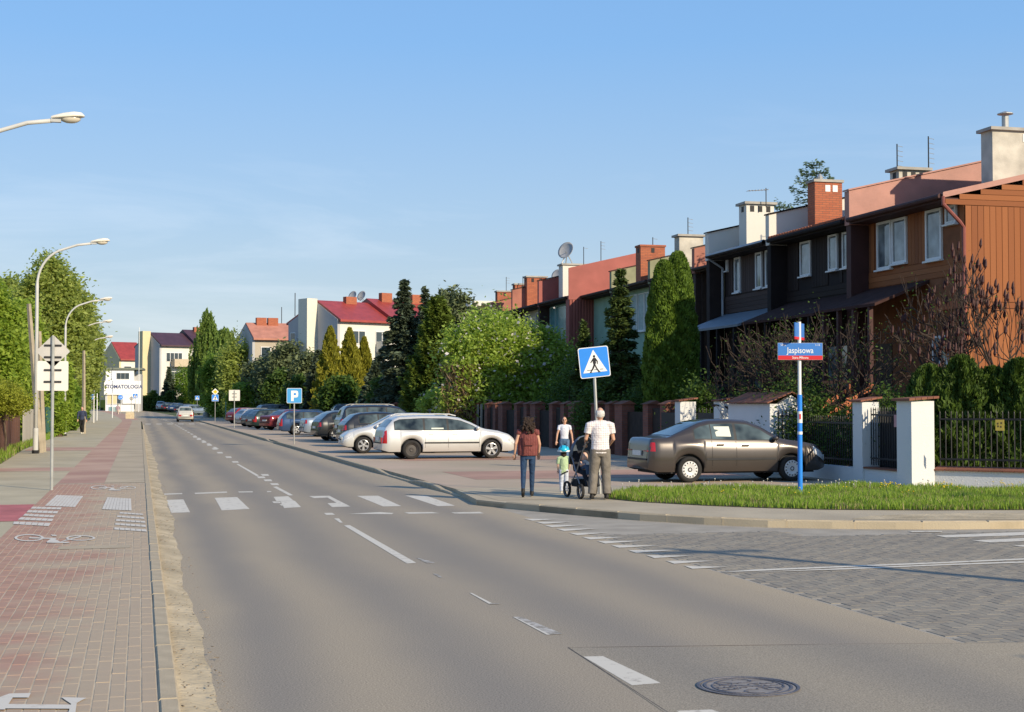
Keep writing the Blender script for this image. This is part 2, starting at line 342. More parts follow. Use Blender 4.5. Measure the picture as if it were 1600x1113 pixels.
# herringbone concrete blocks of the side street, built as far as they can be told apart
m_block = piecemat('concrete_block', [(.25,.225,.18),(.28,.25,.198),(.23,.205,.165),(.265,.235,.188)], .9, .4, 110, ((.33,.29,.22), .8, .50, .80))
cells = []
for i in range(0, 140):
    for j in range(0, 130):
        k = (i - j) % 4; X, Y = 6.24 + i * .1, 7.0 + j * .1
        Zc = Y * .97 + X * .245
        if X > .60 * Zc + 1.0 or k in (1, 3): continue
        r_ = 21.6 if X < 9 else 19.4
        if Y > r_ - .3: continue
        cells.append((X, Y, 0) if k == 0 else (X, Y, 1))
cells.sort(key=lambda c: (c[1] * .97 + c[0] * .245) + (50 if c[0] > .585 * (c[1] * .97 + c[0] * .245) else 0))
bmeH = MB().bev(.002, .198, .002, .098, -.05, 0, .0022).mesh('block', m_block); bmeV = MB().bev(.002, .098, -.098, .098, -.05, 0, .0022).mesh('block', m_block)
set_tint(bmeH, [0]*len(bmeH.polygons)); set_tint(bmeV, [0]*len(bmeV.polygons))
rest = MB(); tl = []
for q, (X, Y, d) in enumerate(cells):
    dz = rnd.uniform(-.001, .002)
    if q < 300:
        put('block', bmeV if d else bmeH, side_road, (X, Y, dz))
    else:
        n0 = len(rest.f)
        if d: rest.bev(X+.002, X+.098, Y-.098, Y+.098, -.05, dz, .0022)
        else: rest.bev(X+.002, X+.198, Y+.002, Y+.098, -.05, dz, .0022)
        tl += [rnd.random()] * (len(rest.f) - n0)
ro = rest.build('block_paving', m_block, side_road); set_tint(ro.data, tl); ro['kind'] = 'stuff'

# left: grey footway, red cycle path of small pavers, kerb, sand drift
PZ = .10
footway = strip('pavement', -5.2, -1.76, 4, 400, PZ, m_slab)
cyc = strip('cycle_path', -1.76, .12, 34, 400, PZ, m_cycle)
strip('dusty_edge', -.75, .12, 34, 170, PZ + .004, m_dusty, cyc)
bed = sheet('paver_bed', [(-1.76,4,PZ-.0028),(.12,4,PZ-.0028),(.12,34,PZ-.0028),(-1.76,34,PZ-.0028)], m_sandb, cyc)
m_pav = piecemat('red_paver', [(.385,.235,.17),(.42,.26,.19),(.355,.215,.155),(.405,.25,.18)], .9, .3, 120, ((.42,.345,.24), 1.1, .36, .62, -1.5, .1))
pw, pl = .094, .198
pme = MB().bev(.0045, pw-.0045, .001, pl-.002, -.05, 0, .0018).mesh('paver', m_pav); set_tint(pme, [0]*len(pme.polygons))
pavs = []
for i in range(20):
    for j in range(132):
        X = .115 - (i + 1) * pw; Y = 7.6 + j * pl + (i % 2) * pl / 2 + .01 * math.sin(i * 3.1)
        if X < -(Y * .97) * .105 - .25: continue
        pavs.append((X, Y, rnd.uniform(-.0015, .0015), rnd.random()))
pavs.sort(key=lambda c: c[1] if c[1] > 7.9 else 60)
rest = MB(); tl = []
for q, (X, Y, dz, tn) in enumerate(pavs):
    if q < 300: put('paver', pme, cyc, (X, Y, PZ + dz))
    else:
        n0 = len(rest.f); rest.bev(X+.0045, X+pw-.0045, Y+.001, Y+pl-.002, PZ-.05, PZ+dz, .0018); tl += [tn]*(len(rest.f)-n0)
ro = rest.build('paver_field', m_pav, cyc); set_tint(ro.data, tl); ro['kind'] = 'stuff'
# red bands crossing the grey footway, painted red patch by the crossing
for ya, yb in ((731.5, 737), (700, 705), (789, 815)):
    a, b = gp(0, ya, PZ + .004), gp(0, yb, PZ + .004)
    sheet('red_band', [(-1.765, b.y, PZ+.004), (-1.765, a.y, PZ+.004), (-4.2, a.y, PZ+.004), (-4.2, b.y, PZ+.004)], m_cycle if ya < 780 else M('red_tactile', (.42,.13,.12), .8, .2, 3), footway)
sheet('lighter_band', [(-.95,18.6,PZ+.0035),(-.1,18.6,PZ+.0035),(-.1,19.0,PZ+.0035),(-.95,19.0,PZ+.0035)], m_dusty, cyc)

kerb_l = thing('kerb', 'x', 'x', (0,0,0)); del kerb_l['label'], kerb_l['category']; kerb_l.name = 'kerb'; kerb_l['kind'] = 'structure'
km = MB().bev(0, .118, .003, .996, -.15, 0, .012).mesh('kerb_stone', m_kerb)
for j in range(100):
    y = 6 + j; k = put('kerb_stone', km, kerb_l, (.12 + rnd.uniform(-.003,.003) + bend(y), y, PZ + .012 + gz(y))); k.rotation_euler = (rnd.uniform(-.003,.003), 0, rnd.uniform(-.003,.003))
sb = MB()
n = 420
for i in range(n + 1):                                  # long low drift of sand against the kerb
    y = 6 + 130 * (i / n) ** 1.5
    wv = .26 + .022 * math.sin(y * 1.1) + .012 * math.sin(y * 3.1 + 1) + .006 * math.sin(y * 7.3) + .03 * math.sin(y*.3)
    wv *= 1 if y < 60 else max(.45, 1 - (y-60)/90)
    for f_, z in ((0, .045), (.3, .035), (.65, .018), (1, .0015)):
        sb.v.append((.238 + wv * f_, y, z * (1 + .3 * math.sin(y * 2.1 + f_ * 5)) if f_ < 1 else z))
for i in range(n):
    for j in range(3): a = i*4+j; sb.f.append((a, a+1, a+5, a+4)); sb.m.append(0)
o = sb.build('sand', m_sand, None, smooth=True); o['kind'] = 'stuff'; o['label'] = 'strip of pale sand drifted along the kerb of the cycle path'
gb = MB()
for i in range(420):                                    # grit, twigs on the sand
    y = 8 + 26 * rnd.random() ** 1.5; x = .25 + rnd.random() * .33; r_ = rnd.uniform(.003, .010)
    a = rnd.random() * 3.14; q = rotm(a); gb.obox((x, y, .05 - .09*(x-.25)), (r_ * rnd.choice((1,1,4)), r_, r_ * .6), q)
o = gb.build('grit', M('grit', (.22,.18,.13), .9, .5, 30)); o['kind'] = 'stuff'; o['label'] = 'grit and bits of twig lying on the sand'

# right: pavement island, parking apron, kerbs
kc_px = [(745,789.5),(800,795.5),(900,805),(1000,813.5),(1100,819.5),(1200,824),(1300,826),(1400,827),(1500,827),(1600,826)]
kc = [gp(x, y, 0) for x, y in kc_px] + [Vector((16.5,18.9,0)), Vector((22,18.6,0)), Vector((40,18,0))]
m_corner = M('corner_pavement', (.42,.355,.25), .92, .12, .8, .3, 50, col2=(.43,.365,.255))
pts = [(p.x, p.y, PZ) for p in kc] + [(40,33,PZ),(16.3,33,PZ),(16.3,30,PZ),(6.35,30,PZ)]
corner = struct(MB().prism([(p[0],p[1],PZ-.14) for p in pts], (0,0,.14)).build('corner_pavement', m_corner))
apron = strip('parking_area', 6.35, 16.6, 30, 205, PZ, m_apron)
for (y0, y1, x0, x1) in ((33.5, 37.5, 7.6, 14.5), (45, 48, 8.0, 15), (58, 61, 8.5, 15), (72,75,9,15)):
    sheet('red_paving_patch', [(x0,y0,PZ+.004),(x1,y0,PZ+.004),(x1,y1,PZ+.004),(x0,y1,PZ+.004)], m_apronred, apron)
MB().box(6.352, 6.5, 30, 150, -.02, PZ-.003).build('edge', m_kerb, apron); MB().box(6.345, 6.5, 26, 29.99, -.02, PZ-.003).build('edge', m_kerb, corner)
kerb_r = bpy.data.objects.new('kerb', None); COL.objects.link(kerb_r); kerb_r['kind'] = 'structure'
km2 = MB().bev(0, .148, .003, .996, -.15, 0, .02).mesh('kerb_stone', m_kerb)
Ya, Yb, Yc_ = gp(573,741).y, gp(633,756).y, gp(684,770).y
def kup(y):
    lo = min(max((y - Yc_) / 1.6, 0), 1)
    for a_, b_ in ((Yb, Ya), (70.5, 75)): lo *= min(1, max(0, abs(y - (a_+b_)/2) - (b_-a_)/2 + .8) / 1.6) if True else 1
    return .035 + .072 * lo
for j in range(150):
    y = kc[0].y + .3 + j
    k = put('kerb_stone', km2, kerb_r, (6.2 + bend(y), y, kup(y) + gz(y))); k.rotation_euler = (math.atan(kup(y + 1) - kup(y)), 0, 0)
kl = [0]
for a, b in zip(kc, kc[1:]): kl.append(kl[-1] + (b - a).length)
def along(d):
    for i in range(len(kc) - 1):
        if d <= kl[i+1] or i == len(kc) - 2:
            t = (d - kl[i]) / (kl[i+1] - kl[i]); return kc[i].lerp(kc[i+1], t)
dd = 0
while dd < kl[-1] - 1:
    a, b = along(dd), along(dd + .97); u_ = b - a
    low = a.x > 12.4
    k = put('kerb_stone', km2, kerb_r, (a.x, a.y, PZ + .018 - (.03 if dd < .9 else 0))); k.rotation_euler = (0, 0, math.atan2(-u_.x, u_.y) + math.pi); k.location = (b.x, b.y, k.location.z)
    dd += 1.0
strip('ramp_pavement', 6.34, 8.4, kc[0].y - .3, 30, PZ + .004, m_corner, corner)
o = MB().add([tuple(gp(x, y, PZ + .004)) for x, y in ((1360,806),(1480,802),(1700,801),(1700,812),(1420,812),(1330,811))], [tuple(range(6))]).build('sand', m_sand); o['kind'] = 'stuff'; o['label'] = 'thin yellow sand spread over the corner pavement'

# lawn strip on the corner
grass_px = [(950,779),(1000,784),(1100,789.5),(1200,793.5),(1300,796),(1450,797),(1700,796),(1700,771),(1600,768),(1463,765),(1340,760),(1250,764),(1100,764),(1000,766),(958,772)]
gpoly = pxpoly(grass_px, PZ + .01)
m_turf = M('turf', (.10,.10,.035), 1, .4, 4, .5, 30, col2=(.20,.17,.10))
verge = sheet('verge', gpoly, m_turf, None, 'structure')
m_blade = leafmat('grass_blade', (.12,.21,.02), (.28,.40,.055), .4)
m_dry = leafmat('dry_blade', (.25,.22,.09), (.38,.33,.16), .3)
def inpoly(xy, poly):
    c = np.zeros(len(xy), bool); n = len(poly); j = n - 1
    for i in range(n):
        xi, yi, xj, yj = poly[i][0], poly[i][1], poly[j][0], poly[j][1]
        k = ((yi > xy[:,1]) != (yj > xy[:,1])) & (xy[:,0] < (xj - xi) * (xy[:,1] - yi) / (yj - yi + 1e-9) + xi); c ^= k; j = i
    return c
def blades(name, poly, n, h0, h1, z, mats, seed=1, tall=None, wdt=.007):
    g = np.random.default_rng(seed); P = np.array([(p[0], p[1]) for p in poly]); lo, hi = P.min(0), P.max(0)
    xy = lo + (hi - lo) * g.random((n * 3, 2)); xy = xy[inpoly(xy, P)][:n]; n = len(xy)
    pat = (np.sin(xy[:,0]*2.3+seed) * np.sin(xy[:,1]*3.1) + np.sin(xy[:,0]*5.3)*.5 + 1.5) / 3
    h = (h0 + (h1 - h0) * g.random(n)) * (.55 + .75 * pat)
    a = g.random(n) * 6.283; ln = g.normal(0, .25, (n, 2)) * h[:,None]; wd = wdt * (.6 + g.random(n))
    dx, dy = np.cos(a) * wd, np.sin(a) * wd; V = np.zeros((n, 5, 3)); zz = z
    V[:,0] = np.stack([xy[:,0]-dx, xy[:,1]-dy, np.full(n, zz)], 1); V[:,1] = np.stack([xy[:,0]+dx, xy[:,1]+dy, np.full(n, zz)], 1)
    V[:,2] = np.stack([xy[:,0]+dx*.8+ln[:,0]*.35, xy[:,1]+dy*.8+ln[:,1]*.35, zz+h*.6], 1); V[:,3] = np.stack([xy[:,0]-dx*.8+ln[:,0]*.35, xy[:,1]-dy*.8+ln[:,1]*.35, zz+h*.6], 1)
    V[:,4] = np.stack([xy[:,0]+ln[:,0], xy[:,1]+ln[:,1], zz+h], 1)
    b = np.arange(n)[:,None] * 5; F4 = (b + np.array([0,1,2,3])); F3 = (b + np.array([3,2,4]))
    me = bpy.data.meshes.new(name); me.vertices.add(n*5); me.vertices.foreach_set('co', V.reshape(-1).astype(np.float32))
    loops = np.concatenate([F4, F3], 1).reshape(-1); me.loops.add(len(loops)); me.loops.foreach_set('vertex_index', loops.astype(np.int32))
    st = (np.arange(n)[:,None] * 7 + np.array([0,4])).reshape(-1); tot = np.tile([4,3], n); me.polygons.add(2*n); me.polygons.foreach_set('loop_start', st.astype(np.int32)); me.polygons.foreach_set('loop_total', tot.astype(np.int32))
    mi = np.repeat((g.random(n) < .10 + .22*(pat < .3)).astype(np.int32), 2)
    for m in mats: me.materials.append(m)
    me.polygons.foreach_set('material_index', mi); me.update(); set_tint(me, np.repeat(np.clip(pat*.6 + g.random(n)*.5, 0, 1), 2)); me.validate()
    o = put(name, me); o['kind'] = 'stuff'; return o
o = blades('grass', gpoly, 46000, .05, .155, PZ + .01, [m_blade, m_dry], 3); o['label'] = 'fresh green grass on the corner verge in front of the white wall'
def lbl(o, s): o['label'] = s; return o
fl = MB(); stn = MB()
gx = np.array([(p[0], p[1]) for p in gpoly])
for cx_, cy_, n_ in ((1386,768,16),(1392,771,8),(1480,772,14),(1478,768,5),(1585,770,7),(1300,775,5),(1570,767,8),(1250,780,4),(1130,778,3),(1420,780,4)):
    c_ = gp(cx_, cy_, PZ)
    for k in range(n_):
        x, y, z = c_.x + rnd.gauss(0,.13), c_.y + rnd.gauss(0,.10), PZ + rnd.uniform(.10, .21)
        fl.lathe([(0,.0),(.016,.004),(.02,.012),(0,.018)], 6, (x, y, z)); stn.tube([(x, y, PZ), (x+.01, y, z)], .002, 4)
o = fl.build('dandelion', M('dandelion_yellow', (.75,.55,.03), .8, .1)); o['kind'] = 'stuff'; o['label'] = 'yellow dandelions flowering in the corner verge'
stn.build('stem', m_blade, o)
sd_ = MB()
for k in range(60):                                     # dandelion clocks and dry stalks
    t = rnd.random(); p_ = gp(965 + 600 * t, 766 + 4*rnd.random(), PZ); z = PZ + rnd.uniform(.13,.24)
    sd_.tube([(p_.x, p_.y, PZ), (p_.x+.01, p_.y, z)], .0022, 4); sd_.ball((p_.x+.01, p_.y, z), .015, 6, 4)
o = sd_.build('seedhead', M('seedhead', (.5,.48,.42), .9, .1)); o['kind'] = 'stuff'; o['label'] = 'pale dandelion clocks above the verge beside the parked sedan'

# left verge
vl = [(-4.3,30),(-3.75,34),(-3.95,46),(-4.35,60),(-4.35,66),(-4.45,100),(-4.6,130),(-5.6,150),(-7.2,150),(-6.5,78),(-4.9,66)]
struct(sheet('verge_strip', [(x,y,PZ+.008) for x,y in vl], m_turf))
o = blades('grass', vl, 22000, .10, .30, PZ, [m_blade, m_dry], 5, wdt=.012); o['label'] = 'strip of grass between the brown plank fence and the footway'

# ------------------------------------------------------------ paint
_pz = [0]
def paint(pts, z=.006, parent=road, name='marking', mat=None):
    _pz[0] += 1; z = (.0048 if parent is side_road else .0028) + .00002 * _pz[0]
    return sheet(name, pxpoly(pts, z), mat or m_roadwhite, parent)
def zz(ox, oy, s, pts): return [(ox + x / s, oy + y / s) for x, y in pts]
m_worn = wornpaint('worn_paint', (.50,.475,.43), (.26,.235,.195), .44, .60, 9)
Z1 = lambda p: zz(240, 680, 3.3333, p)
for p in ([(65,338),(155,335),(190,402),(92,405)], [(318,327),(435,323),(500,385),(355,392)], [(1060,317),(1170,316),(1290,370),(1195,372)], [(1310,315),(1420,316),(1570,368),(1480,370)],
          [(625,322),(700,318),(730,342),(640,345)], [(660,345),(735,342),(768,375),(680,380)], [(810,318),(915,316),(932,325),(835,328)], [(905,325),(932,325),(1025,372),(985,372)], [(905,355),(985,352),(1025,372),(930,375)],
          [(618,345),(660,347),(662,355),(625,354)], [(655,362),(690,352),(700,358),(668,368)],
          [(990,470),(1022,469),(1368,665),(1320,669)], [(432,152),(441,150),(549,210),(536,214)], [(622,270),(642,268),(727,313),(706,315)],
          [(55,305),(148,302),(150,307),(57,311)], [(213,301),(380,294),(384,300),(217,307)], [(440,294),(515,293),(518,298),(445,299)], [(590,292),(612,292),(614,296),(592,297)],
          [(1015,410),(1180,401),(1250,406),(1240,412)], [(1305,402),(1450,401),(1490,407),(1330,410)], [(1550,403),(1700,400),(1720,408),(1570,409)],
          [(887,406),(930,405),(945,415),(900,416)], [(940,434),(965,434),(985,456),(970,456)]):
    paint(Z1(p))
for p in ([(1370,640),(1380,640),(1468,664),(1425,668)], [(1455,722),(1480,722),(1505,742),(1490,742)]): paint(Z1(p), mat=m_worn)
for x, y in ((560,220),(595,236),(580,208),(630,256),(425,140),(390,115),(345,92),(318,72),(290,52),(262,37),(235,22),(215,10)):
    s_ = 12 + y * .05; paint(Z1([(x-s_,y-3-y*.008),(x+s_*.7,y-3-y*.008),(x+s_,y+3+y*.006),(x-s_*.6,y+3+y*.006)]))
Z4 = lambda p: zz(720, 860, 2.7586, p)
paint(Z4([(225,287),(262,287),(440,360),(372,364)]), .008, mat=m_worn); paint(Z4([(225,287),(232,287),(385,364),(370,364)]), .011)
paint(Z4([(528,458),(612,456),(862,572),(738,582)]), .010); paint(Z4([(930,692),(1080,686),(1240,740),(1040,760)]), .010)
paint(Z4([(38,184),(48,184),(142,232),(125,233)]), .008); paint(Z4([(125,229),(165,229),(168,232),(125,233)]), .011, mat=m_worn)
for k in range(24):                                     # centre dashes running off into the distance
    y0 = 62 + k * 6
    if 138 < y0 < 146: continue
    sheet('marking', [(3.05+bend(y0), y0, .006+gz(y0)), (3.19+bend(y0), y0, .006+gz(y0)), (3.19+bend(y0+3), y0+3, .006+gz(y0+3)), (3.05+bend(y0+3), y0+3, .006+gz(y0+3))], m_roadwhite, road)
for k in range(6): sheet('marking', [(.5+k, 140, .006), (1+k, 140, .006), (1+k, 144, .006), (.5+k, 144, .006)], m_roadwhite, road)
Z2 = lambda p: zz(700, 760, 3.2, p)
for a, b in (((400,167),(560,164)),((455,183),(625,178)),((500,200),(690,193)),((560,218),(750,211)),((625,239),(805,232)),((690,260),(885,254)),((765,280),(980,272)),((835,301),(1055,296)),((920,326),(1150,318)),((1010,352),(1220,347)),((1110,380),(1330,372)),((1200,405),(1400,403))):
    h_ = 5 + (a[1]-167)*.012; paint(Z2([(a[0]-20,a[1]-h_),(b[0],b[1]),(a[0]+22,a[1]+h_)]), .012, side_road, 'give_way_tooth', m_roadwhite)
Z3 = lambda p: zz(1100, 780, 3.2, p)
for p in ([(80,366),(250,352),(700,334),(1200,314),(1600,296),(1900,283),(1900,290),(1600,303),(1200,321),(700,341),(250,360)], [(130,370),(700,345),(1200,325),(1600,311),(1900,298),(1900,305),(1600,318),(1200,331),(700,352),(250,365)]):
    paint(p and Z3(p), .012, side_road)
for p in ([(1160,182),(1500,168),(1900,152),(1900,166),(1560,182),(1210,192)], [(1340,207),(1600,195),(1900,183),(1900,199),(1600,210),(1430,217)], [(1540,233),(1700,224),(1900,215),(1900,232),(1640,242)], [(1020,160),(1190,160),(1190,164),(1040,165)]):
    paint(Z3(p), .012, side_road)
# crossing and bicycle symbols on the cycle path
ZL = lambda p: zz(0, 620, 4.6375, p)
def plp(pts, z=PZ + .006): return sheet('marking', pxpoly(ZL(pts), z), m_blockw, cyc)
m_blockw = wornpaint('white_paving', (.60,.56,.48), (.40,.33,.26), .28, .46, 6)
def subq(q, n, gap=.08):                                # quad cut into n courses with open joints
    a, b, c, d = [Vector(v) for v in q]; out = []
    for i in range(n):
        s, e = (i + gap/2) / n, (i + 1 - gap/2) / n; out.append((a.lerp(b, s), a.lerp(b, e), d.lerp(c, e), d.lerp(c, s)))
    return out
def paved(q, n):
    for r_ in subq([gp(*v, PZ + .0065) for v in ZL(q)], n): sheet('white_paver', [tuple(v) for v in r_], m_blockw, cyc)
paved([(410,712),(605,720),(545,800),(325,790)], 9); paved([(778,728),(950,738),(955,825),(738,815)], 9)
for a, b, c, d in (((235,797),(450,803),(440,817),(220,811)),((205,822),(425,830),(415,846),(190,838)),((180,848),(400,860),(388,875),(165,862)),((150,873),(390,886),(378,902),(128,890)),((100,904),(370,916),(355,938),(92,922))): paved([a,b,c,d], 6)
for a, b, c, d in (((870,836),(1035,848),(1040,858),(862,846)),((850,860),(1045,874),(1048,886),(845,872)),((842,887),(1052,902),(1055,914),(838,900)),((835,915),(1058,930),(1060,944),(832,928)),((828,946),(1062,962),(1066,978),(826,962))): paved([a,b,c,d], 6)
def ring(cx, cy, rx, ry, t, n=28):
    mb = MB()
    for k in range(n):
        a0, a1 = 2*math.pi*k/n, 2*math.pi*(k+1)/n
        mb.add([gp(*ZL([(cx+rx*math.cos(a0),cy+ry*math.sin(a0))])[0],PZ+.0065), gp(*ZL([(cx+rx*math.cos(a1),cy+ry*math.sin(a1))])[0],PZ+.0065), gp(*ZL([(cx+(rx-t)*math.cos(a1),cy+(ry-t*.32)*math.sin(a1))])[0],PZ+.0065), gp(*ZL([(cx+(rx-t)*math.cos(a0),cy+(ry-t*.32)*math.sin(a0))])[0],PZ+.0065)], [(0,1,2,3)])
    return mb
def bicycle(ox, oy, s):
    mb = ring(ox - 190*s, oy, 110*s, 26*s, 20*s); b2 = ring(ox + 190*s, oy + 2*s, 108*s, 20*s, 18*s); mb.add(b2.v, b2.f)
    o = mb.build('bicycle_marking', m_blockw, cyc)
    for p in ([(-190,-4),(10,2),(10,10),(-190,5)], [(-20,0),(40,30),(20,34),(-60,28)], [(40,32),(60,22),(190,-14),(195,-6)], [(-60,28),(-60,36),(80,40),(110,36),(100,30)], [(-30,-24),(10,-20),(14,-12),(-22,-14)]):
        _pz[0] += 1; sheet('marking', pxpoly(ZL([(ox + x*s, oy + y*s) for x, y in p]), PZ + .0050 + .00003*_pz[0]), m_blockw, o)
bicycle(398, 1022, .98); bicycle(822, 658, .55)
ZB = lambda p: zz(0, 840, 4.0, p)
for p in ([(-60,1075),(-10,1000),(60,975),(192,972),(180,1000),(80,1000),(30,1075)], [(30,1040),(460,1045),(455,1070),(20,1068)], [(385,998),(540,1002),(505,1020),(480,1035),(470,1100),(425,1100),(445,1040),(400,1010)]):
    _pz[0] += 1; o = sheet('bicycle_marking', pxpoly(ZB(p), PZ + .0045 + .00003*_pz[0]), m_blockw, cyc)

# manhole cover with relief
c_ = gp(1169, 1074, 0)
mh = thing('manhole_cover', 'round cast iron manhole cover with swirling relief, set in the near asphalt', 'manhole cover', (c_.x, c_.y, .004))
m_cast = M('cast_iron', (.135,.13,.14), .55, .25, 8, .3, 90, metal=.4)
m_castd = M('cast_iron_dust', (.24,.22,.20), .8, .2, 10)
MB().lathe([(.335,0),(.335,.006),(.315,.006),(.313,.001)], 48).build('frame', m_cast, mh, world=False)
MB().lathe([(0,.002),(.305,.002),(.308,0)], 48).build('lid', m_castd, mh, world=False)
rb = MB(); rb.lathe([(.290,.002),(.290,.007),(.272,.007),(.272,.002)], 48)
rb.tube([(.27*math.cos(t)*(-1 if k else 1)*0 + (.17*math.sin(t*2))*1, -.27+.54*t/math.pi, .004) for k in (0,) for t in np.linspace(0, math.pi, 24)], .009, 6, flat=(.4,1))
for sgn in (-1, 1):
    for j in range(5):
        for q in range(3):
            cx_, cy_ = sgn * (.05 + .045*j), sgn * (-.02 + .055*(q-1)*1.3 + .02*j*.4)
            if math.hypot(cx_, cy_) > .235: continue
            rb.tube([(cx_ + .026*math.cos(t), cy_ + .020*math.sin(t), .004) for t in np.linspace(.3+j, 3.6+j, 8)], .005, 5, flat=(.5,1))
    rb.tube([(sgn*(.13 + .11*math.cos(t)), sgn*.02 + .17*math.sin(t), .004) for t in np.linspace(-2.2, 2.2, 20)], .007, 6, flat=(.4,1))
    rb.tube([(sgn*(.02 + .07*math.cos(t)), sgn*.17 + .06*math.sin(t), .004) for t in np.linspace(-2.2, 2.2, 14)], .006, 6, flat=(.4,1))
rb.build('relief', m_cast, mh, world=False)
# ============================================================ BUILDINGS
def metalmat(n, c, **k): return M(n, c, .55, .12, 2.5, .15, 20, spec=.4, **k)
def brickmat(name, c1, c2, mortar, scale=1.0, bw=.25, bh=.075):
    if name in MATS: return MATS[name]
    m = bpy.data.materials.new(name); m.use_nodes = True; t, p = nodes(m); MATS[name] = m
    tcn = t.nodes.new('ShaderNodeTexCoord'); s_ = t.nodes.new('ShaderNodeSeparateXYZ'); c_ = t.nodes.new('ShaderNodeCombineXYZ'); a_ = t.nodes.new('ShaderNodeMath'); a_.operation = 'ADD'
    t.links.new(tcn.outputs['Object'], s_.inputs[0]); t.links.new(s_.outputs['X'], a_.inputs[0]); t.links.new(s_.outputs['Y'], a_.inputs[1]); t.links.new(a_.outputs[0], c_.inputs['X']); t.links.new(s_.outputs['Z'], c_.inputs['Y'])
    b = t.nodes.new('ShaderNodeTexBrick'); b.inputs['Scale'].default_value = 1; b.inputs['Brick Width'].default_value = bw; b.inputs['Row Height'].default_value = bh; b.inputs['Mortar Size'].default_value = .006
    b.inputs['Color1'].default_value = (*c1,1); b.inputs['Color2'].default_value = (*c2,1); b.inputs['Mortar'].default_value = (*mortar,1)
    t.links.new(c_.outputs[0], b.inputs['Vector']); t.links.new(b.outputs['Color'], p.inputs['Base Color'])
    bn = t.nodes.new('ShaderNodeBump'); bn.inputs['Strength'].default_value = .6; bn.inputs['Distance'].default_value = .01; bn.invert = True
    t.links.new(b.outputs['Fac'], bn.inputs['Height']); t.links.new(bn.outputs[0], p.inputs['Normal']); p.inputs['Roughness'].default_value = .9
    return m
m_brick = brickmat('red_brick', (.42,.13,.06), (.34,.10,.05), (.16,.10,.075))
m_brickd = brickmat('garden_brick', (.24,.085,.05), (.18,.06,.04), (.12,.085,.07))
m_plaster = M('white_plaster', (.72,.69,.62), .9, .10, 1.1, .3, 40, col2=(.62,.59,.52))
m_plasterd = M('stained_plaster', (.50,.47,.40), .95, .28, 1.6, .3, 30)
m_pinkroof = metalmat('pinkish_sheet', (.36,.17,.13))
m_tilered = piecemat('roof_tile', [(.33,.11,.06),(.40,.14,.075),(.28,.09,.05)], .85, .3, 40)
m_slate = metalmat('dark_roof', (.035,.03,.03))
m_wframe = M('white_frame', (.70,.70,.68), .5, .03)
m_curtain = M('curtain', (.45,.45,.43), .9, .25, 5)

def window(par, axis, c, a0, a1, z0, z1, out=-1, cols=2, fm=None, gm=None, sill=True, fr=.055):
    """window on plane axis=c, spanning a0..a1 along the wall; out = side it faces"""
    fm = fm or m_wframe; gm = gm or m_winglass; a0, a1 = min(a0,a1), max(a0,a1); mb = MB(); pm = MB()
    def bx(m_, u0, u1, v0, v1, d0, d1):
        lo, hi = sorted((c + out*d0, c + out*d1))
        (m_.box(lo, hi, u0, u1, v0, v1) if axis == 'x' else m_.box(u0, u1, lo, hi, v0, v1))
    bx(mb, a0, a1, z0, z0+fr, -.02, .045); bx(mb, a0, a1, z1-fr, z1, -.02, .045); bx(mb, a0, a0+fr, z0+fr, z1-fr, -.02, .045); bx(mb, a1-fr, a1, z0+fr, z1-fr, -.02, .045)
    for k in range(1, cols):
        u = a0 + (a1-a0)*k/cols; bx(mb, u-fr*.6, u+fr*.6, z0+fr, z1-fr, -.02, .043)
    f = mb.build('window', fm, par)
    bx(pm, a0+fr, a1-fr, z0+fr, z1-fr, -.015, .012); pm.build('pane', gm, f)
    if sill:
        sm = MB(); bx(sm, a0-.04, a1+.04, z0-.05, z0-.002, -.02, .12); sm.build('sill', fm, f)
    return f
PK = {}
def plank(par, axis, c, u, z0, z1, wd, mat, out=-1, horiz=False, u1=None, name='plank', th=.022):
    """single board lying on plane axis=c"""
    if horiz: dims = (u, u1, z0, z1)
    else: dims = (u, u + wd, z0, z1)
    key = (axis, round(dims[1]-dims[0],3), round(z1-z0,3), mat.name, out)
    if key not in PK:
        a, b = (0, th*out) if out > 0 else (th*out, 0)
        W_ = dims[1]-dims[0]; H_ = z1-z0
        PK[key] = (MB().box(a, b, 0, W_, 0, H_) if axis == 'x' else MB().box(0, W_, a, b, 0, H_)).mesh('plank', mat)
        set_tint(PK[key], [0]*6)
    p = wpos(par); d = out * rnd.uniform(0, .004)
    return put(name, PK[key], par, ((c + d - p.x, dims[0] - p.y, z0 - p.z) if axis == 'x' else (dims[0] - p.x, c + d - p.y, z0 - p.z)))

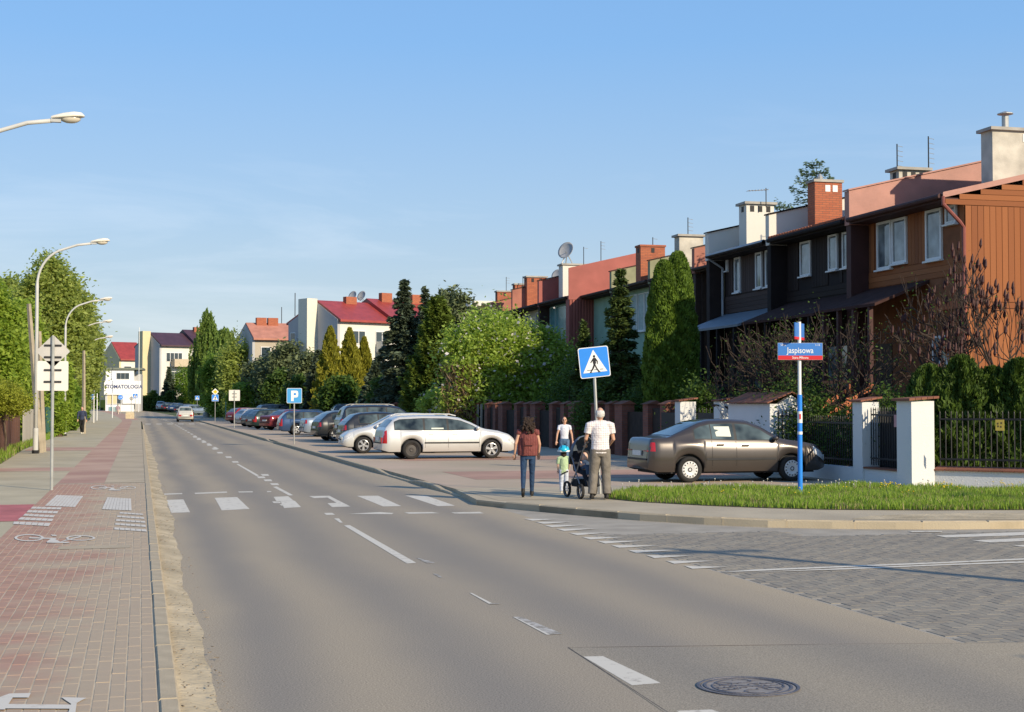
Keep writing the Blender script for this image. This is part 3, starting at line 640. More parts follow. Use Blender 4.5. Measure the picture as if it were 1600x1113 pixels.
def rowY(x, D): return (2373 * D / (x - 219) - .2449 * D) / .9695      # where the vertical plane X=D is crossed by photo column x
SL, ZE = .234, 7.42
def chimney(par, x0, x1, y0, y1, z0, z1, mat, cap=None, holes=0, pots=None, out=.07):
    c = MB().box(x0, x1, y0, y1, z0, z1).build('chimney', mat, par)
    MB().box(x0-out, x1+out, y0-out, y1+out, z1, z1+.09).build('cap', cap or m_concrete, c)
    for k in range(holes):
        u = x0 + (x1-x0)*(k+.7)/(holes+.4); MB().box(u-.08, u+.08, y0-.012, y0+.01, z1-.28, z1-.06).build('vent', m_black if pots is None else pots, c)
    if holes:
        v = (y0+y1)/2; MB().box(x0-.012, x0+.01, v-.1, v+.1, z1-.26, z1-.06).build('vent', m_black, c)
    return c
def row_house(label, Yn, Yf, Xo, Xf, wallm, boardm, fwm, roofm, fascia, zfw=8.34, low=True, boards=True, hz=None, porch=None, ground=None, depth=10.5, rail=None, steps=True, porch_off=0.0):
    h = thing('row_house', label, 'house', (Xf, Yn, 0), group='terraced houses along the right of the street')
    Xr = Xo + 5.3; Xb = Xo + 10.6; Wl = Yf - Yn
    MB().box(Xf, Xb-.6, Yn+.002, Yf-.302, 0, ZE-.05).build('wall', wallm, h)
    # gable top under the roof (closed prism)
    MB().prism([(Xf, Yn+.004, ZE-.05), (Xb-.6, Yn+.004, ZE-.05), (Xr, Yn+.004, ZE-.10+SL*5.3-.06)], (0, Wl-.31, 0)).build('gable', wallm, h)
    # roof slabs
    rz = ZE + SL * 5.3
    MB().prism([(Xo, Yn, ZE-.02), (Xr, Yn, rz-.02), (Xr, Yn, rz+.10), (Xo, Yn, ZE+.10)], (0, Wl-.30, 0)).build('roof', roofm, h)
    MB().prism([(Xr+.002, Yn, rz-.02), (Xb, Yn, ZE-.02), (Xb, Yn, ZE+.10), (Xr+.002, Yn, rz+.10)], (0, Wl-.30, 0)).build('roof', roofm, h)
    MB().tube([(Xo-.06, Yn+.05, ZE+.02), (Xo-.06, Yf-.32, ZE+.02)], .075, 8).build('gutter', fascia, h)
    MB().box(Xo+.02, Xf-.002, Yn+.01, Yf-.31, ZE-.10, ZE-.022).build('soffit', fascia, h)
    # party wall with parapet at the far side
    MB().box(Xo+.05, Xf-.002, Yf-.298, Yf, 0, ZE-.12).build('party_wall', fascia, h)
    MB().prism([(Xo, Yf-.30, ZE-.119), (Xo, Yf-.30, zfw), (Xr, Yf-.30, zfw+SL*5.3), (Xb, Yf-.30, zfw), (Xb, Yf-.30, ZE-.119)], (0, .30, 0)).build('parapet', fwm, h)
    MB().prism([(Xo-.04, Yf-.35, zfw+.002), (Xr, Yf-.35, zfw+SL*5.3+.002), (Xb+.04, Yf-.35, zfw+.002), (Xb+.04, Yf-.35, zfw+.05), (Xr, Yf-.35, zfw+SL*5.3+.05), (Xo-.04, Yf-.35, zfw+.05)], (0, .4, 0)).build('parapet_cap', fascia if fwm is not m_pinkroof else m_pinkroof, h)
    if porch:
        px_, z1, z2, pm, postm = porch
        MB().prism([(Xf-.002, Yn+.02+porch_off, z1-.08), (Xf-.002, Yn+.02+porch_off, z1), (Xf-px_, Yn+.02+porch_off, z2), (Xf-px_, Yn+.02+porch_off, z2-.08)], (0, Wl-.34-porch_off, 0)).build('porch_roof', pm, h)
        MB().box(Xf-px_, Xf-.002, Yn+.3+porch_off, Yf-.34, 1.35, 1.52).build('porch_floor', postm, h)
        for k in range(4):
            y = Yn + .4 + porch_off + (Wl - 1.0 - porch_off) * k / 3; MB().box(Xf-px_+.03, Xf-px_+.15, y, y+.12, 0, z2-.08).build('post', postm, h)
        rm_ = rail or postm
        for z in (1.85, 2.2, 2.5): MB().box(Xf-px_-.03, Xf-px_+.015, Yn+.4+porch_off+(1.0 if porch_off else 0), Yf-(1.9 if not porch_off else .5), z-.05, z+.05).build('railing', rm_, h)
        if steps:
            ys = Yf - 1.75 if not porch_off else Yn + porch_off + .15
            for k in range(8):
                MB().box(Xf-px_-.28*(k+1), Xf-px_-.28*k-.002, ys, ys+1.1, 1.34-.17*k, 1.40-.17*k).build('step', postm, h)
            for yy in (ys-.05, ys+1.15):
                for dz in (.05, .5, .92): MB().bar((Xf-px_, yy, 1.45+dz), (Xf-px_-2.3, yy, .10+dz), .045, .12).build('railing', rm_, h)
                for k in range(4): t = .05 + .3*k; MB().box(Xf-px_-2.3*t-.05, Xf-px_-2.3*t+.02, yy-.03, yy+.03, 1.4-1.35*t, 2.5-1.35*t).build('baluster', rm_, h)
        # ground floor openings
        window(h, 'x', Xf, Yn+.9, Yn+(1.7 if porch_off else 2.5), 2.35, 3.75, cols=2, fm=ground or m_wframe)
        d = MB().box(Xf-.03, Xf+.01, Yf-1.7, Yf-.75, 1.53, 3.65).build('door', M('dark_door', (.07,.045,.03), .6, .2), h)
        MB().ball((Xf-.06, Yf-.85, 2.5), .03).build('handle', m_steel, d)
    return h
def facade_boards(h, Xf, Yn, Yf, z0, z1, mat, skips, pitch=.2):
    y = Yn + .03
    while y + pitch < Yf - .3:
        if not any(a - .02 < y + pitch*.9 and y < b + .02 for a, b in skips): plank(h, 'x', Xf - .002, y, z0, z1, pitch - .014, mat)
        y += pitch
def hboards(h, axis, c, a, b, z0, z1, mat, pitch=.15, out=-1):
    z = z0
    while z + pitch <= z1 + .01: plank(h, axis, c - .002 * (1 if out < 0 else -1), a, z, z + pitch - .01, 0, mat, out=out, horiz=True, u1=b); z += pitch

YH1, YH2, YH3 = rowY(1322, 20.85), rowY(1198, 20.85), rowY(1103, 20.85)
Y0 = 35.3
bm_or = piecemat('orange_board', [(.255,.088,.030),(.305,.112,.040),(.20,.066,.024),(.275,.098,.034)], .7, .3, 30)
bm_db = piecemat('dark_board', [(.022,.015,.013),(.032,.022,.018),(.017,.012,.011)], .75, .3, 30)
bm_gb = piecemat('brown_board', [(.055,.036,.03),(.07,.047,.04),(.045,.03,.026)], .75, .3, 30)
m_or = M('orange_stain', (.20,.075,.03), .8, .2, 3); m_db = M('dark_stain', (.016,.011,.010), .85, .2, 3); m_gb = M('brown_stain', (.03,.02,.017), .85, .2, 3)
m_fascbr = M('brown_fascia', (.06,.025,.022), .7, .15, 2); m_fascgr = metalmat('grey_gutter', (.34,.35,.36))
m_lean = M('purple_brown_sheet', (.06,.032,.028), .95, .2, 3, spec=.1); m_leanb = metalmat('blue_grey_sheet', (.17,.20,.23)); m_raili = M('orange_rail', (.40,.13,.055), .7, .15, 4); m_raild = M('dark_rail', (.02,.014,.012), .8, .2)

# ---- the orange house at the corner
h1 = row_house('orange board-clad end house with a pinkish sheet parapet, nearest the side street', Y0, YH1, 20.85, 21.5, m_or, bm_or, m_pinkroof, m_pinkroof, m_fascbr, porch=(1.7, 5.35, 4.67, m_lean, m_fascbr), rail=m_raili, porch_off=1.85)
MB().box(21.44, 21.497, Y0+.02, Y0+1.8, 4.45, 4.66).build('beam', m_raili, h1)
for k_ in range(9):
    if k_ not in (4,5,6,7): plank(h1, 'x', 21.498, Y0+.03+k_*.2, 1.2, 4.42, .186, bm_or)
wz = []
for (xl, xr, yt, yb, c) in ((1372,1394.5,346,421,1), (1395.5,1418,341,412,1), (1448,1473,326,407,1), (1479,1496,320,350,1)):
    a, b = onX(xl, yt, 21.5), onX(xr, yt, 21.5); zt = onX((xl+xr)/2, yt, 21.5).z; zb = onX((xl+xr)/2, yb, 21.5).z
    window(h1, 'x', 21.478, b.y, a.y, zb, min(zt, 7.3), cols=c, fr=.075); wz.append((min(a.y,b.y), max(a.y,b.y)))
facade_boards(h1, 21.5, Y0, YH1, 5.86, 7.32, bm_or, wz); hboards(h1, 'x', 21.5, Y0+.02, YH1-.32, 5.37, 5.85, bm_or, .16)
x = 21.5
while x < 30.5:
    plank(h1, 'y', Y0, x, 4.62, 7.2, .172, bm_or); plank(h1, 'y', Y0, x, 1.2, 4.42, .172, bm_or); x += .185
hboards(h1, 'y', Y0, 21.45, 30.6, 4.45, 4.60, bm_or, .15)
z = 7.22
while z < 8.55:
    lo = 20.9 + max(0, (z + .15 - ZE) / SL); hi = 31.45 - (lo - 20.85)
    if hi > lo: plank(h1, 'y', Y0, lo, z, z + .14, 0, bm_or, horiz=True, u1=hi)
    z += .15
MB().tube([(20.82, Y0-.04, 7.42), (20.82, Y0-.04, 7.22), (21.3, Y0-.06, 6.75), (21.42, Y0-.06, 6.6), (21.42, Y0-.06, .2)], .055, 8, cap=True).build('downpipe', M('red_pipe', (.22,.07,.055), .45, .1), h1)
MB().prism([(20.83, Y0-.03, ZE-.03), (26.15, Y0-.03, ZE+SL*5.32-.03), (26.15, Y0-.03, ZE+SL*5.32+.12), (20.83, Y0-.03, ZE+.12)], (0, .027, 0)).build('bargeboard', m_pinkroof, h1)
c = chimney(h1, 24.0, 26.6, 37.9, 38.5, 8.0, 9.84, m_plasterd, m_concrete, 0, out=.10)
MB().tube([(24.62, 38.2, 9.93), (24.62, 38.2, 10.33)], .10, 12).build('flue', m_steel, c); MB().lathe([(0,.10),(.23,.02),(.23,0),(0,.03)], 16, (24.62,38.2,10.38)).build('cowl', m_steel, c)
for k in range(3): MB().box(25.0+k*.42, 25.22+k*.42, 37.885, 37.91, 9.52, 9.76).build('vent', m_white, c)
# ---- the dark brown house
h2 = row_house('almost black board-clad terraced house with red tiles and brick chimney', YH1, YH2, 20.85, 21.5, m_db, bm_db, m_plaster, m_slate, m_db, porch=(1.7, 5.3, 4.62, m_lean, m_db), rail=m_raild, ground=m_db)
sk = []
for xl, xr, yt, yb in ((1252,1268,374,433), (1296,1310,368,424), (1318,1332,364,420)):
    a, b = onX(xl, yt, 21.5), onX(xr, yt, 21.5); window(h2, 'x', 21.478, b.y, a.y, onX(xl,yb,21.5).z, min(onX(xl,yt,21.5).z, 7.28), cols=1, fr=.06); sk.append((min(a.y,b.y), max(a.y,b.y)))
facade_boards(h2, 21.5, YH1, YH2, 5.7, 7.3, bm_db, sk); hboards(h2, 'x', 21.5, YH1+.02, YH2-.32, 5.35, 5.68, bm_db, .16)
tm = MB().tube([(0,0,0),(.42,0,.098)], .11, 8, flat=(.55,1)).mesh('roof_tile', m_tilered); set_tint(tm, [0]*len(tm.polygons))
for r_ in range(6):
    for k in range(26): put('roof_tile', tm, h2, (20.78 + r_*.36 - 21.5, .12 + k*.212, ZE + .10 + r_*.36*SL + .02*(r_%1)))
chimney(h2, 21.9, 22.9, 45.2, 45.75, 7.4, 9.32, m_brick, m_concrete, 0, out=.05)
cc = h2.children[-1]
for k in range(2): MB().box(22.28+k*.27, 22.46+k*.27, 45.185, 45.21, 9.0, 9.22).build('vent', m_white, cc)
MB().lathe([(.10,0),(.12,.10),(.04,.22),(0,.22)], 10, (22.2,45.45,9.41)).build('cowl', m_steel, cc)
chimney(h2, 24.25, 25.3, 43.8, 44.4, 8.0, 9.60, m_plasterd, m_concrete, 3, out=.12)
# ---- the brown-grey house
h3 = row_house('brown-grey board-clad terraced house with a white parapet and a blue-grey porch roof', YH2, YH3, 20.85, 21.5, m_gb, bm_gb, m_plaster, m_slate, m_gb, porch=(1.7, 5.25, 4.6, m_leanb, m_db), rail=m_raild, ground=m_db)
MB().tube([(20.80, YH2+.05, ZE+.03), (20.80, YH3-.33, ZE+.03)], .085, 8).build('gutter', m_fascgr, h3)
MB().tube([(20.84, YH3-.42, 7.35), (21.38, YH3-.42, 7.0), (21.38, YH3-.42, 5.2)], .05, 8).build('downpipe', m_fascgr, h3)
sk = []
for xl, xr, yt, yb in ((1149,1158,399,458), (1182,1192,392,452), (1197.5,1207,388,449), (1136,1139,404,424)):
    a, b = onX(xl, yt, 21.5), onX(xr, yt, 21.5); window(h3, 'x', 21.478, b.y, a.y, onX(xl,yb,21.5).z, min(onX(xl,yt,21.5).z, 7.3), cols=1, fr=.07); sk.append((min(a.y,b.y), max(a.y,b.y)))
facade_boards(h3, 21.5, YH2, YH3, 5.95, 7.3, bm_gb, sk); hboards(h3, 'x', 21.5, YH2+.02, YH3-.32, 5.27, 5.93, bm_gb, .16)
chimney(h3, 21.75, 22.85, 50.6, 51.3, 7.4, 9.28, m_plaster, m_concrete, 3, out=.10)
MB().box(20.84, 21.1, YH2-.302, YH2-.01, 7.6, 8.36).build('parapet_end', m_plaster, h3)
# ---- the set-back pair and the further ones
YH4, YH5, YH6 = rowY(1082, 22.3), rowY(1013, 22.3), rowY(953, 22.3); YH7 = rowY(889, 21.6) + .3
m_beige = M('beige_wall', (.42,.33,.25), .9, .1, 1.5); m_yel = M('yellow_wall', (.46,.38,.17), .9, .1, 1.5); m_mint = M('mint_wall', (.27,.40,.31), .9, .1, 1.5)
m_fwg = M('olive_sheet', (.25,.26,.16), .8, .15, 2); m_fwr = M('red_brown_sheet', (.33,.105,.085), .75, .12, 1.5); m_fwb = M('rust_sheet', (.34,.14,.10), .8, .15, 2); m_drk = M('dark_brown', (.045,.028,.022), .8, .2)
h4 = row_house('yellow terraced house with a dark pier between the tall thuja and brown house', YH3+.01, YH4, 22.3, 22.95, m_yel, None, m_fwb, m_fwb, m_drk)
window(h4, 'x', 22.948, *sorted((onX(1112,440,22.95).y, onX(1119,440,22.95).y)), 6.2, 7.1, cols=1, fm=m_beige)
MB().box(22.93, 22.949, onX(1092,400,22.93).y, YH4-.31, 4.4, 7.3).build('wall_panel', m_beige, h4); MB().box(22.6, 22.92, onX(1104,400,22.8).y, onX(1093,400,22.8).y, 0, 7.3).build('pier', m_drk, h4)
h5 = row_house('beige terraced house with an olive parapet, largely behind the tall thuja', YH4+.01, YH5, 22.3, 22.95, m_beige, None, m_fwg, m_fwb, m_drk)
for xl, xr in ((1062,1071),(1076,1090)): window(h5, 'x', 22.948, *sorted((onX(xl,440,22.95).y, onX(xr,440,22.95).y)), 5.3, 7.0, cols=1, fm=m_drk)
chimney(h5, 22.5, 23.6, 59.6, 60.2, 7.6, 9.10, m_plasterd, m_concrete, 0, out=.1)
h6 = row_house('mint green terraced house with tall white windows and an olive parapet', YH5+.01, YH6, 22.3, 22.95, m_mint, None, m_fwg, m_fwb, m_drk)
for xl, xr in ((985,996),(998,1007),(1008,1018)): window(h6, 'x', 22.948, *sorted((onX(xl,440,22.95).y, onX(xr,440,22.95).y)), 5.3, 7.1, cols=1, gm=M('pale_blind', (.30,.40,.40), .4, .2))
chimney(h6, 22.55, 23.75, 64.8, 65.5, 7.6, 9.2, m_brick, m_brick, 1, out=.04)
h7 = row_house('narrow terraced house behind the spruce, under a large red-brown parapet', YH6+.01, YH7, 22.3, 22.95, m_mint, None, m_fwr, m_fwb, m_drk, zfw=8.0)
YH8, YH9 = rowY(840, 21.6), rowY(799, 21.6)
h8 = row_house('red-brown terraced house with a teal glazed upper front and board-clad side wall', YH7+.01, YH8, 21.6, 22.25, M('teal_wall', (.13,.26,.25), .7, .15, 2), None, m_fwr, m_fwb, m_drk, zfw=8.75)
MB().box(21.62, 22.248, YH7-.298, YH7+.30, 0, ZE+.1).build('side_wall', m_fwr, h8)
MB().prism([(21.58, YH7-.36, ZE-.12), (21.58, YH7-.36, 8.95), (26.9, YH7-.36, 8.95+SL*5.3), (26.9, YH7-.36, ZE-.12)], (0,.05,0)).build('parapet', m_fwr, h8)
bm_rd = piecemat('red_board', [(.30,.095,.075),(.34,.11,.085),(.27,.085,.068)], .8, .2, 30)
for k in range(16): plank(h8, 'y', YH7-.30, 21.64 + k*.16, 2.0, ZE-.13, .12, bm_rd, th=.05)
m_tealg = M('teal_glass', (.12,.27,.27), .12, .2, 2, spec=.8)
for xl, xr in ((860,868.5),(869.5,886),(887,893),(894,904)): window(h8, 'x', 22.248, *sorted((onX(xl,440,22.25).y, onX(xr,440,22.25).y)), 5.0, 7.25, cols=1, gm=m_tealg, fm=M('teal_frame', (.28,.42,.40), .6, .05), sill=False)
chimney(h8, 22.6, 24.2, 78.0, 78.8, 7.8, 9.55, m_plaster, m_concrete, 0, out=.08)
h9 = row_house('cream terraced house with white windows and a rust parapet, beyond the teal one', YH8+.01, YH9, 21.6, 22.25, M('cream_wall', (.50,.45,.33), .9, .1, 1.5), None, m_fwb, m_fwb, m_drk, zfw=8.7)
for xl, xr in ((815,827),(838,849)): window(h9, 'x', 22.248, *sorted((onX(xl,440,22.25).y, onX(xr,440,22.25).y)), 5.6, 7.15, cols=2)
chimney(h9, 22.4, 23.6, 85.0, 85.7, 7.6, 9.45, m_brick, m_concrete, 2, out=.08)
yy = YH9
for k, (lb, fw) in enumerate((('pale terraced house with a brick chimney near the far end of the row', m_fwb), ('last low brown house of the terrace before the pine', m_drk))):
    hh = row_house(lb, yy+.01, yy+5.9, 21.6, 22.25, M('cream_wall', (.5,.45,.33)), None, fw, m_fwb, m_drk, zfw=8.3)
    chimney(hh, 22.6+k*.3, 23.6+k*.3, yy+3, yy+3.6, 7.6, 9.3, m_brick, m_concrete, 1, out=.06)
    window(hh, 'x', 22.248, yy+1.2, yy+2.6, 5.6, 7.1); window(hh, 'x', 22.248, yy+3.4, yy+4.8, 5.6, 7.1); yy += 5.9

# flats seen beyond the end of the row
def block(label, near, rot, Wd, Dp, eave, ridge, wallf, wallg, roofm, name='apartment_house', pil=None, wins=(), gw=(), balcony=None, steps=None, over=.5, group=None):
    """near = near corner between the sunny front (local -Y) and the end gable (local -X)"""
    h = thing(name, label, 'building', (near.x, near.y, 0), rot, group=group)
    def B(nm, mb, mat, par=h): return mb.build(nm, mat, par, world=False)
    B('wall', MB().box(.02, Wd, .02, Dp, -1, eave), wallf)
    B('gable', MB().prism([(0, 0, -1), (0, Dp, -1), (0, Dp, eave), (0, Dp*.42, ridge), (0, 0, eave)], (.3, 0, 0)), wallg)
    B('gable', MB().prism([(Wd, 0, -1), (Wd, Dp, -1), (Wd, Dp, eave), (Wd, Dp*.42, ridge), (Wd, 0, eave)], (.3, 0, 0)), wallg)
    dr = ridge - eave
    B('roof', MB().prism([(.05,-over, eave-dr*over/(Dp*.42)), (.05, Dp*.42, ridge), (.05, Dp*.42, ridge+.22), (.05,-over, eave+.22-dr*over/(Dp*.42))], (Wd, 0, 0)), roofm)
    B('roof', MB().prism([(.05, Dp+over, eave-dr*over/(Dp*.58)), (.05, Dp*.42+.01, ridge), (.05, Dp*.42+.01, ridge+.22), (.05, Dp+over, eave+.22-dr*over/(Dp*.58))], (Wd, 0, 0)), roofm)
    if pil: B('pilaster', MB().box(-pil[2], -.002, Dp*pil[0], Dp*pil[1], -1, ridge+.35), pil[3])
    for (u0, u1, z0, z1, c) in wins:
        f = B('window', MB().box(u0, u1, -.05, .03, z0, z1), m_wframe)
        for k in range(c): B('pane', MB().box(u0+.08+(u1-u0-.08)*k/c, u0+(u1-u0-.08)*(k+1)/c, -.065, -.045, z0+.08, z1-.08), m_glassd, f)
    for (u0, u1, z0, z1) in gw:
        f = B('window', MB().box(-.05, .03, u0, u1, z0, z1), m_wframe); B('pane', MB().box(-.065, -.045, u0+.08, u1-.08, z0+.08, z1-.08), m_glassd, f)
    for (u0, u1, z0, mt) in (balcony or ()):
        b = B('balcony', MB().box(u0, u1, -1.3, .01, z0-.15, z0), m_concrete); B('parapet', MB().box(u0, u1, -1.36, -1.301, z0-.15, z0+1.0), mt, b)
        for u in (u0, u1-.06): B('parapet', MB().box(u, u+.06, -1.30, -.002, z0+.001, z0+1.0), mt, b)
    return h
m_cream = M('cream_render', (.62,.53,.32), .9, .06, .4); m_greyr = M('grey_render', (.42,.42,.42), .9, .08, .4); m_whiter = M('white_render', (.66,.64,.57), .9, .06, .4)
m_redroof = M('red_metal_tile', (.30,.045,.035), .45, .15, 1.5, .3, 6, spec=.5); m_brroof = M('plum_roof', (.07,.035,.045), .5, .15, 1, .3, 6); m_pinktile = M('faded_tile', (.45,.20,.14), .8, .15, 1.2, .4, 8)
nr_ = at(527, 600, 146)
b1 = block('white flats with a bright red roof and a pale pilaster up the grey end wall', nr_, R(25), 15, 9.5, 10.3, 12.2, m_whiter, m_greyr, m_redroof, pil=(.40,.58,1.2,M('pale_pilaster', (.66,.63,.52), .9, .05)),
           wins=[(.9+3.6*k, 3.3+3.6*k, z, z+1.35, 3) for k in (0,1,2,3) for z in (7.9, 5.0)], gw=[(6.2,7.2,8.0,9.3),(8.0,9.0,8.0,9.3)], balcony=[(4.6,7.6,7.2,m_plaster),(8.6,12,7.2,M('rust_panel', (.35,.10,.07), .8, .1))], group='flats beyond the terrace')
q = b1; 
def addl(par, nm, mb, mat): return mb.build(nm, mat, par, world=False)
addl(q, 'roof', MB().prism([(6.2,-.7,10.55),(6.2,4.2,12.9),(6.2,9,10.9),(6.2,9,10.5),(6.2,-.7,10.3)], (9,0,0)), m_redroof)
for x0 in (3.2, 7.6, 11.5): addl(q, 'chimney', MB().box(x0, x0+1.3, 3.4, 4.0, 11.5, 12.9 + (.6 if x0 > 5 else 0)), m_brick)
nr_ = at(394, 600, 172)
b2 = block('beige flats with a faded tile roof behind the pines', nr_, R(8), 14, 9.5, 9.6, 11.4, M('beige_render', (.42,.37,.29), .9, .08, .4), m_greyr, m_pinktile,
           wins=[(1+3.0*k, 2.2+3.0*k, z, z+1.4, 1) for k in (0,1,2,3) for z in (7.2, 4.4, 1.8)], gw=[(3,4.2,7,8.2)], group='flats beyond the terrace')
for x0, m_ in ((1.2,m_brick),(2.6,m_brick),(7,m_plasterd),(9.5,m_plasterd)): addl(b2, 'chimney', MB().box(x0, x0+1.2, 3.2, 3.9, 10.6, 12.2+.3*(x0>5)), m_)
addl(b2, 'roof', MB().prism([(7.5,-.7,9.9),(7.5,4.2,12.2),(7.5,9,10.3),(7.5,9,9.9),(7.5,-.7,9.6)], (6.5,0,0)), m_pinktile)
nr_ = at(249, 600, 275)
b3 = block('tall cream flats with a plum roof and bright cream pilaster, at the bend', nr_, R(22), 12, 9.5, 10.3, 12.1, m_whiter, m_greyr, m_brroof, pil=(.36,.54,1.25,m_cream),
           wins=[(1.0,3.6,7.8,9.2,4),(6.6,8.8,7.8,9.2,3),(1.0,3.6,5.0,6.4,4),(6.6,8.8,5.0,6.4,3)], balcony=[(1.8,5,7.2,M('pale_panel', (.5,.42,.3), .8, .1)),(5.8,9.6,7.0,m_plaster),(1.8,5,4.3,m_plaster)], group='flats beyond the terrace')
b3.scale = (1.26,)*3
addl(b3, 'roof', MB().prism([(5.4,-.7,10.6),(5.4,4.2,12.9),(5.4,9,10.9),(5.4,9,10.5),(5.4,-.7,10.3)], (6.8,0,0)), m_brroof)
addl(b3, 'chimney', MB().box(7, 9, 3.4, 4, 12.2, 13.3), m_brick); addl(b3, 'downpipe', MB().box(5.2,5.35,-.1,-.02,0,10.3), m_white)
nr_ = at(186, 600, 312)
b4 = block('pale house with a bright red roof partly behind the willow', nr_, R(22), 4.5, 9, 9.3, 12.0, m_whiter, m_cream, m_redroof, wins=[(.8,2.2,6.6,8.0,1),(.8,2.2,3.5,5,1)], balcony=[(.3,3,5.9,m_plaster)], group='flats beyond the terrace'); b4.scale = (1.25,)*3
nr_ = at(735, 600, 118)
b5 = block('low house with an orange tile roof and a long pale chimney wall behind the pine', nr_, R(4), 9, 9, 8.6, 9.4, M('cream_wall', (.5,.45,.33)), m_cream, M('orange_tile', (.42,.15,.08), .8, .15, 2), group='flats beyond the terrace')
cwl = addl(b5, 'chimney', MB().box(.8, 6.4, 1.6, 2.2, 8.6, 10.3), m_plaster)
for k in range(7): addl(cwl, 'vent', MB().box(1.4+k*.65, 1.75+k*.65, 1.58, 1.61, 9.8, 10.1), m_black)
# dental practice
p0 = at(162, 600, 238); dn = thing('dental_practice', 'white two-storey dental practice with a long name board at the end of the cycle path', 'building', (p0.x, p0.y, 0), R(-3))
m_bw = M('bright_white', (.78,.78,.76), .7, .03)
addl(dn, 'wall', MB().box(.3, 4.6, 0, 7, -1, 6.9), m_bw); addl(dn, 'roof', MB().box(0, 6.0, -.3, 7.2, 6.95, 7.25), M('flat_roof', (.18,.20,.16), .9, .2))
addl(dn, 'wall', MB().box(4.6, 5.6, 1.5, 7, -1, 6.3), m_greyr)
bd = addl(dn, 'name_board', MB().box(.1, 5.7, -.35, -.10, 3.0, 5.2), m_bw); addl(dn, 'panel', MB().box(2.9, 5.7, -.30, -.05, 1.6, 3.0), m_bw)
f = addl(dn, 'window', MB().box(1.9, 3.9, -.05, .03, 5.4, 6.5), m_wframe); [addl(f, 'pane', MB().box(1.98+.64*k, 2.58+.64*k, -.07, -.04, 5.48, 6.42), m_glassd) for k in range(3)]
f = addl(dn, 'window', MB().box(.5, 2.8, -.12, .03, 1.5, 2.95), m_wframe); addl(f, 'blind', MB().box(.6, 2.0, -.14, -.11, 1.6, 2.9), m_cream); addl(f, 'pane', MB().box(2.06, 2.7, -.14, -.11, 1.6, 2.9), m_glassd)
f = addl(dn, 'door', MB().box(.8, 2.4, -.08, .03, -1, 1.1), M('green_glass', (.20,.33,.34), .2, .1)); addl(f, 'frame', MB().box(1.56,1.64,-.1,-.07,-1,1.1), m_wframe)
dn.scale = (1.03,)*3; dn.location.z = .3
text('STOMATOLOGIA', .80, 'lettering', M('letter_blue', (.04,.06,.16), .6, 0), dn, (3.05, -.36, 4.25), (math.pi/2, 0, 0), .01, .93, .025)

# roof things: dishes and antennas
def dish(x, y, z, r, label):
    t = thing('satellite_dish', label, 'satellite dish', (x, y, z)); q = Matrix.Rotation(R(-62), 3, 'X')
    d = MB().lathe([(0,.0),(r*.5,.05*r),(r*.8,.14*r),(r,.25*r),(r,.28*r),(r*.8,.17*r),(0,.03)], 24)
    d.v = [tuple(rotm(R(-52)) @ (Matrix.Rotation(R(68),3,'X') @ Vector(v)) + Vector((0,0,r*1.45))) for v in d.v]; d.build('dish', M('dish_grey', (.36,.36,.36), .5, .1), t, world=False, smooth=True)
    for a in (-.5, .5, 0): MB().tube([(0,0,r*1.3),(a*r*1.3,(.4 if a==0 else -.1)*r,0)], .03, 6).build('leg', m_steel, t, world=False)
    MB().tube([(0,0,r*1.2),(-.35*r,-.55*r,r*1.35)], .02, 6).build('feed_arm', m_steel, t, world=False)
dish(22.95, 78.4, 9.64, .50, 'large grey satellite dish on a tripod atop the white chimney')
dish(23.3, 81.5, 8.75, .36, 'small grey satellite dish on the parapet beyond the white chimney')
def antenna(x, y, z, h, label, el=5, mast=.022, ang=.3, ln=.28):
    t = thing('tv_antenna', label, 'antenna', (x, y, z), ang); MB().tube([(0,0,0),(0,0,h)], mast, 6).build('mast', m_iron, t, world=False)
    for k in range(el):
        zz_ = h - .06 - k*.17; MB().tube([(0,0,zz_),(ln,0,zz_-.02)], .009, 5).build('element', m_steel, t, world=False)
def atX(x, y, X): p = onX(x, y, X); return p
for xx, yt, yb, X, lb, n_ in ((1402,225,280,25.2,'tall comb antenna on the orange house, left of its twin',5), (1451,213,268,26.2,'tall comb antenna nearer the grey chimney of the orange house',6), (1075,340,378,23.6,'thin antenna mast above the olive parapet house',4), (939,377,410,23.4,'thin antenna mast just right of the large dish',3), (912,386,410,23.2,'short antenna mast beside the large dish on the white chimney',1), (791,433,458,24,'spindly antenna over the last houses of the row',3), (817,432,440,23,'short antenna over the far brick chimney',2), (1020,371,384,23.4,'stub antenna on the brick chimney of the mint house',1)):
    a, b = onX(xx, yb, X), onX(xx, yt, X); antenna(a.x, a.y, a.z - .3, b.z - a.z + .3, lb, n_)
a = onX(1197, 320, 22.4); t = thing('tv_antenna', 'sideways yagi antenna above the cream chimney of the brown-grey house', 'antenna', (a.x, a.y, a.z-.1)); MB().tube([(0,0,0),(0,0,.72)], .02, 6).build('mast', m_iron, t, world=False); MB().tube([(-.75,0,.58),(.1,0,.66)], .015, 5).build('boom', m_steel, t, world=False)
for k in range(7): MB().tube([(-.7+k*.12,-.18,.59+k*.01),(-.7+k*.12,.18,.59+k*.01)], .008, 4).build('element', m_steel, t, world=False)
for xx, yt, yb, Z, lb in ((461,458,480,160,'thin mast behind the white flats'), (440,480,500,185,'thin mast over the beige flats')):
    a, b = at(xx, yb, Z), at(xx, yt, Z); antenna(a.x, a.y, a.z-1, b.z-a.z+1, lb, 0, .05)
for xx in (552, 566):
    a = at(xx, 466, 155); dish(a.x, a.y, a.z-.6, .55, 'dish on the red roof ridge, the %s of two' % ('one nearer the pilaster' if xx < 560 else 'one farther from the pilaster'))

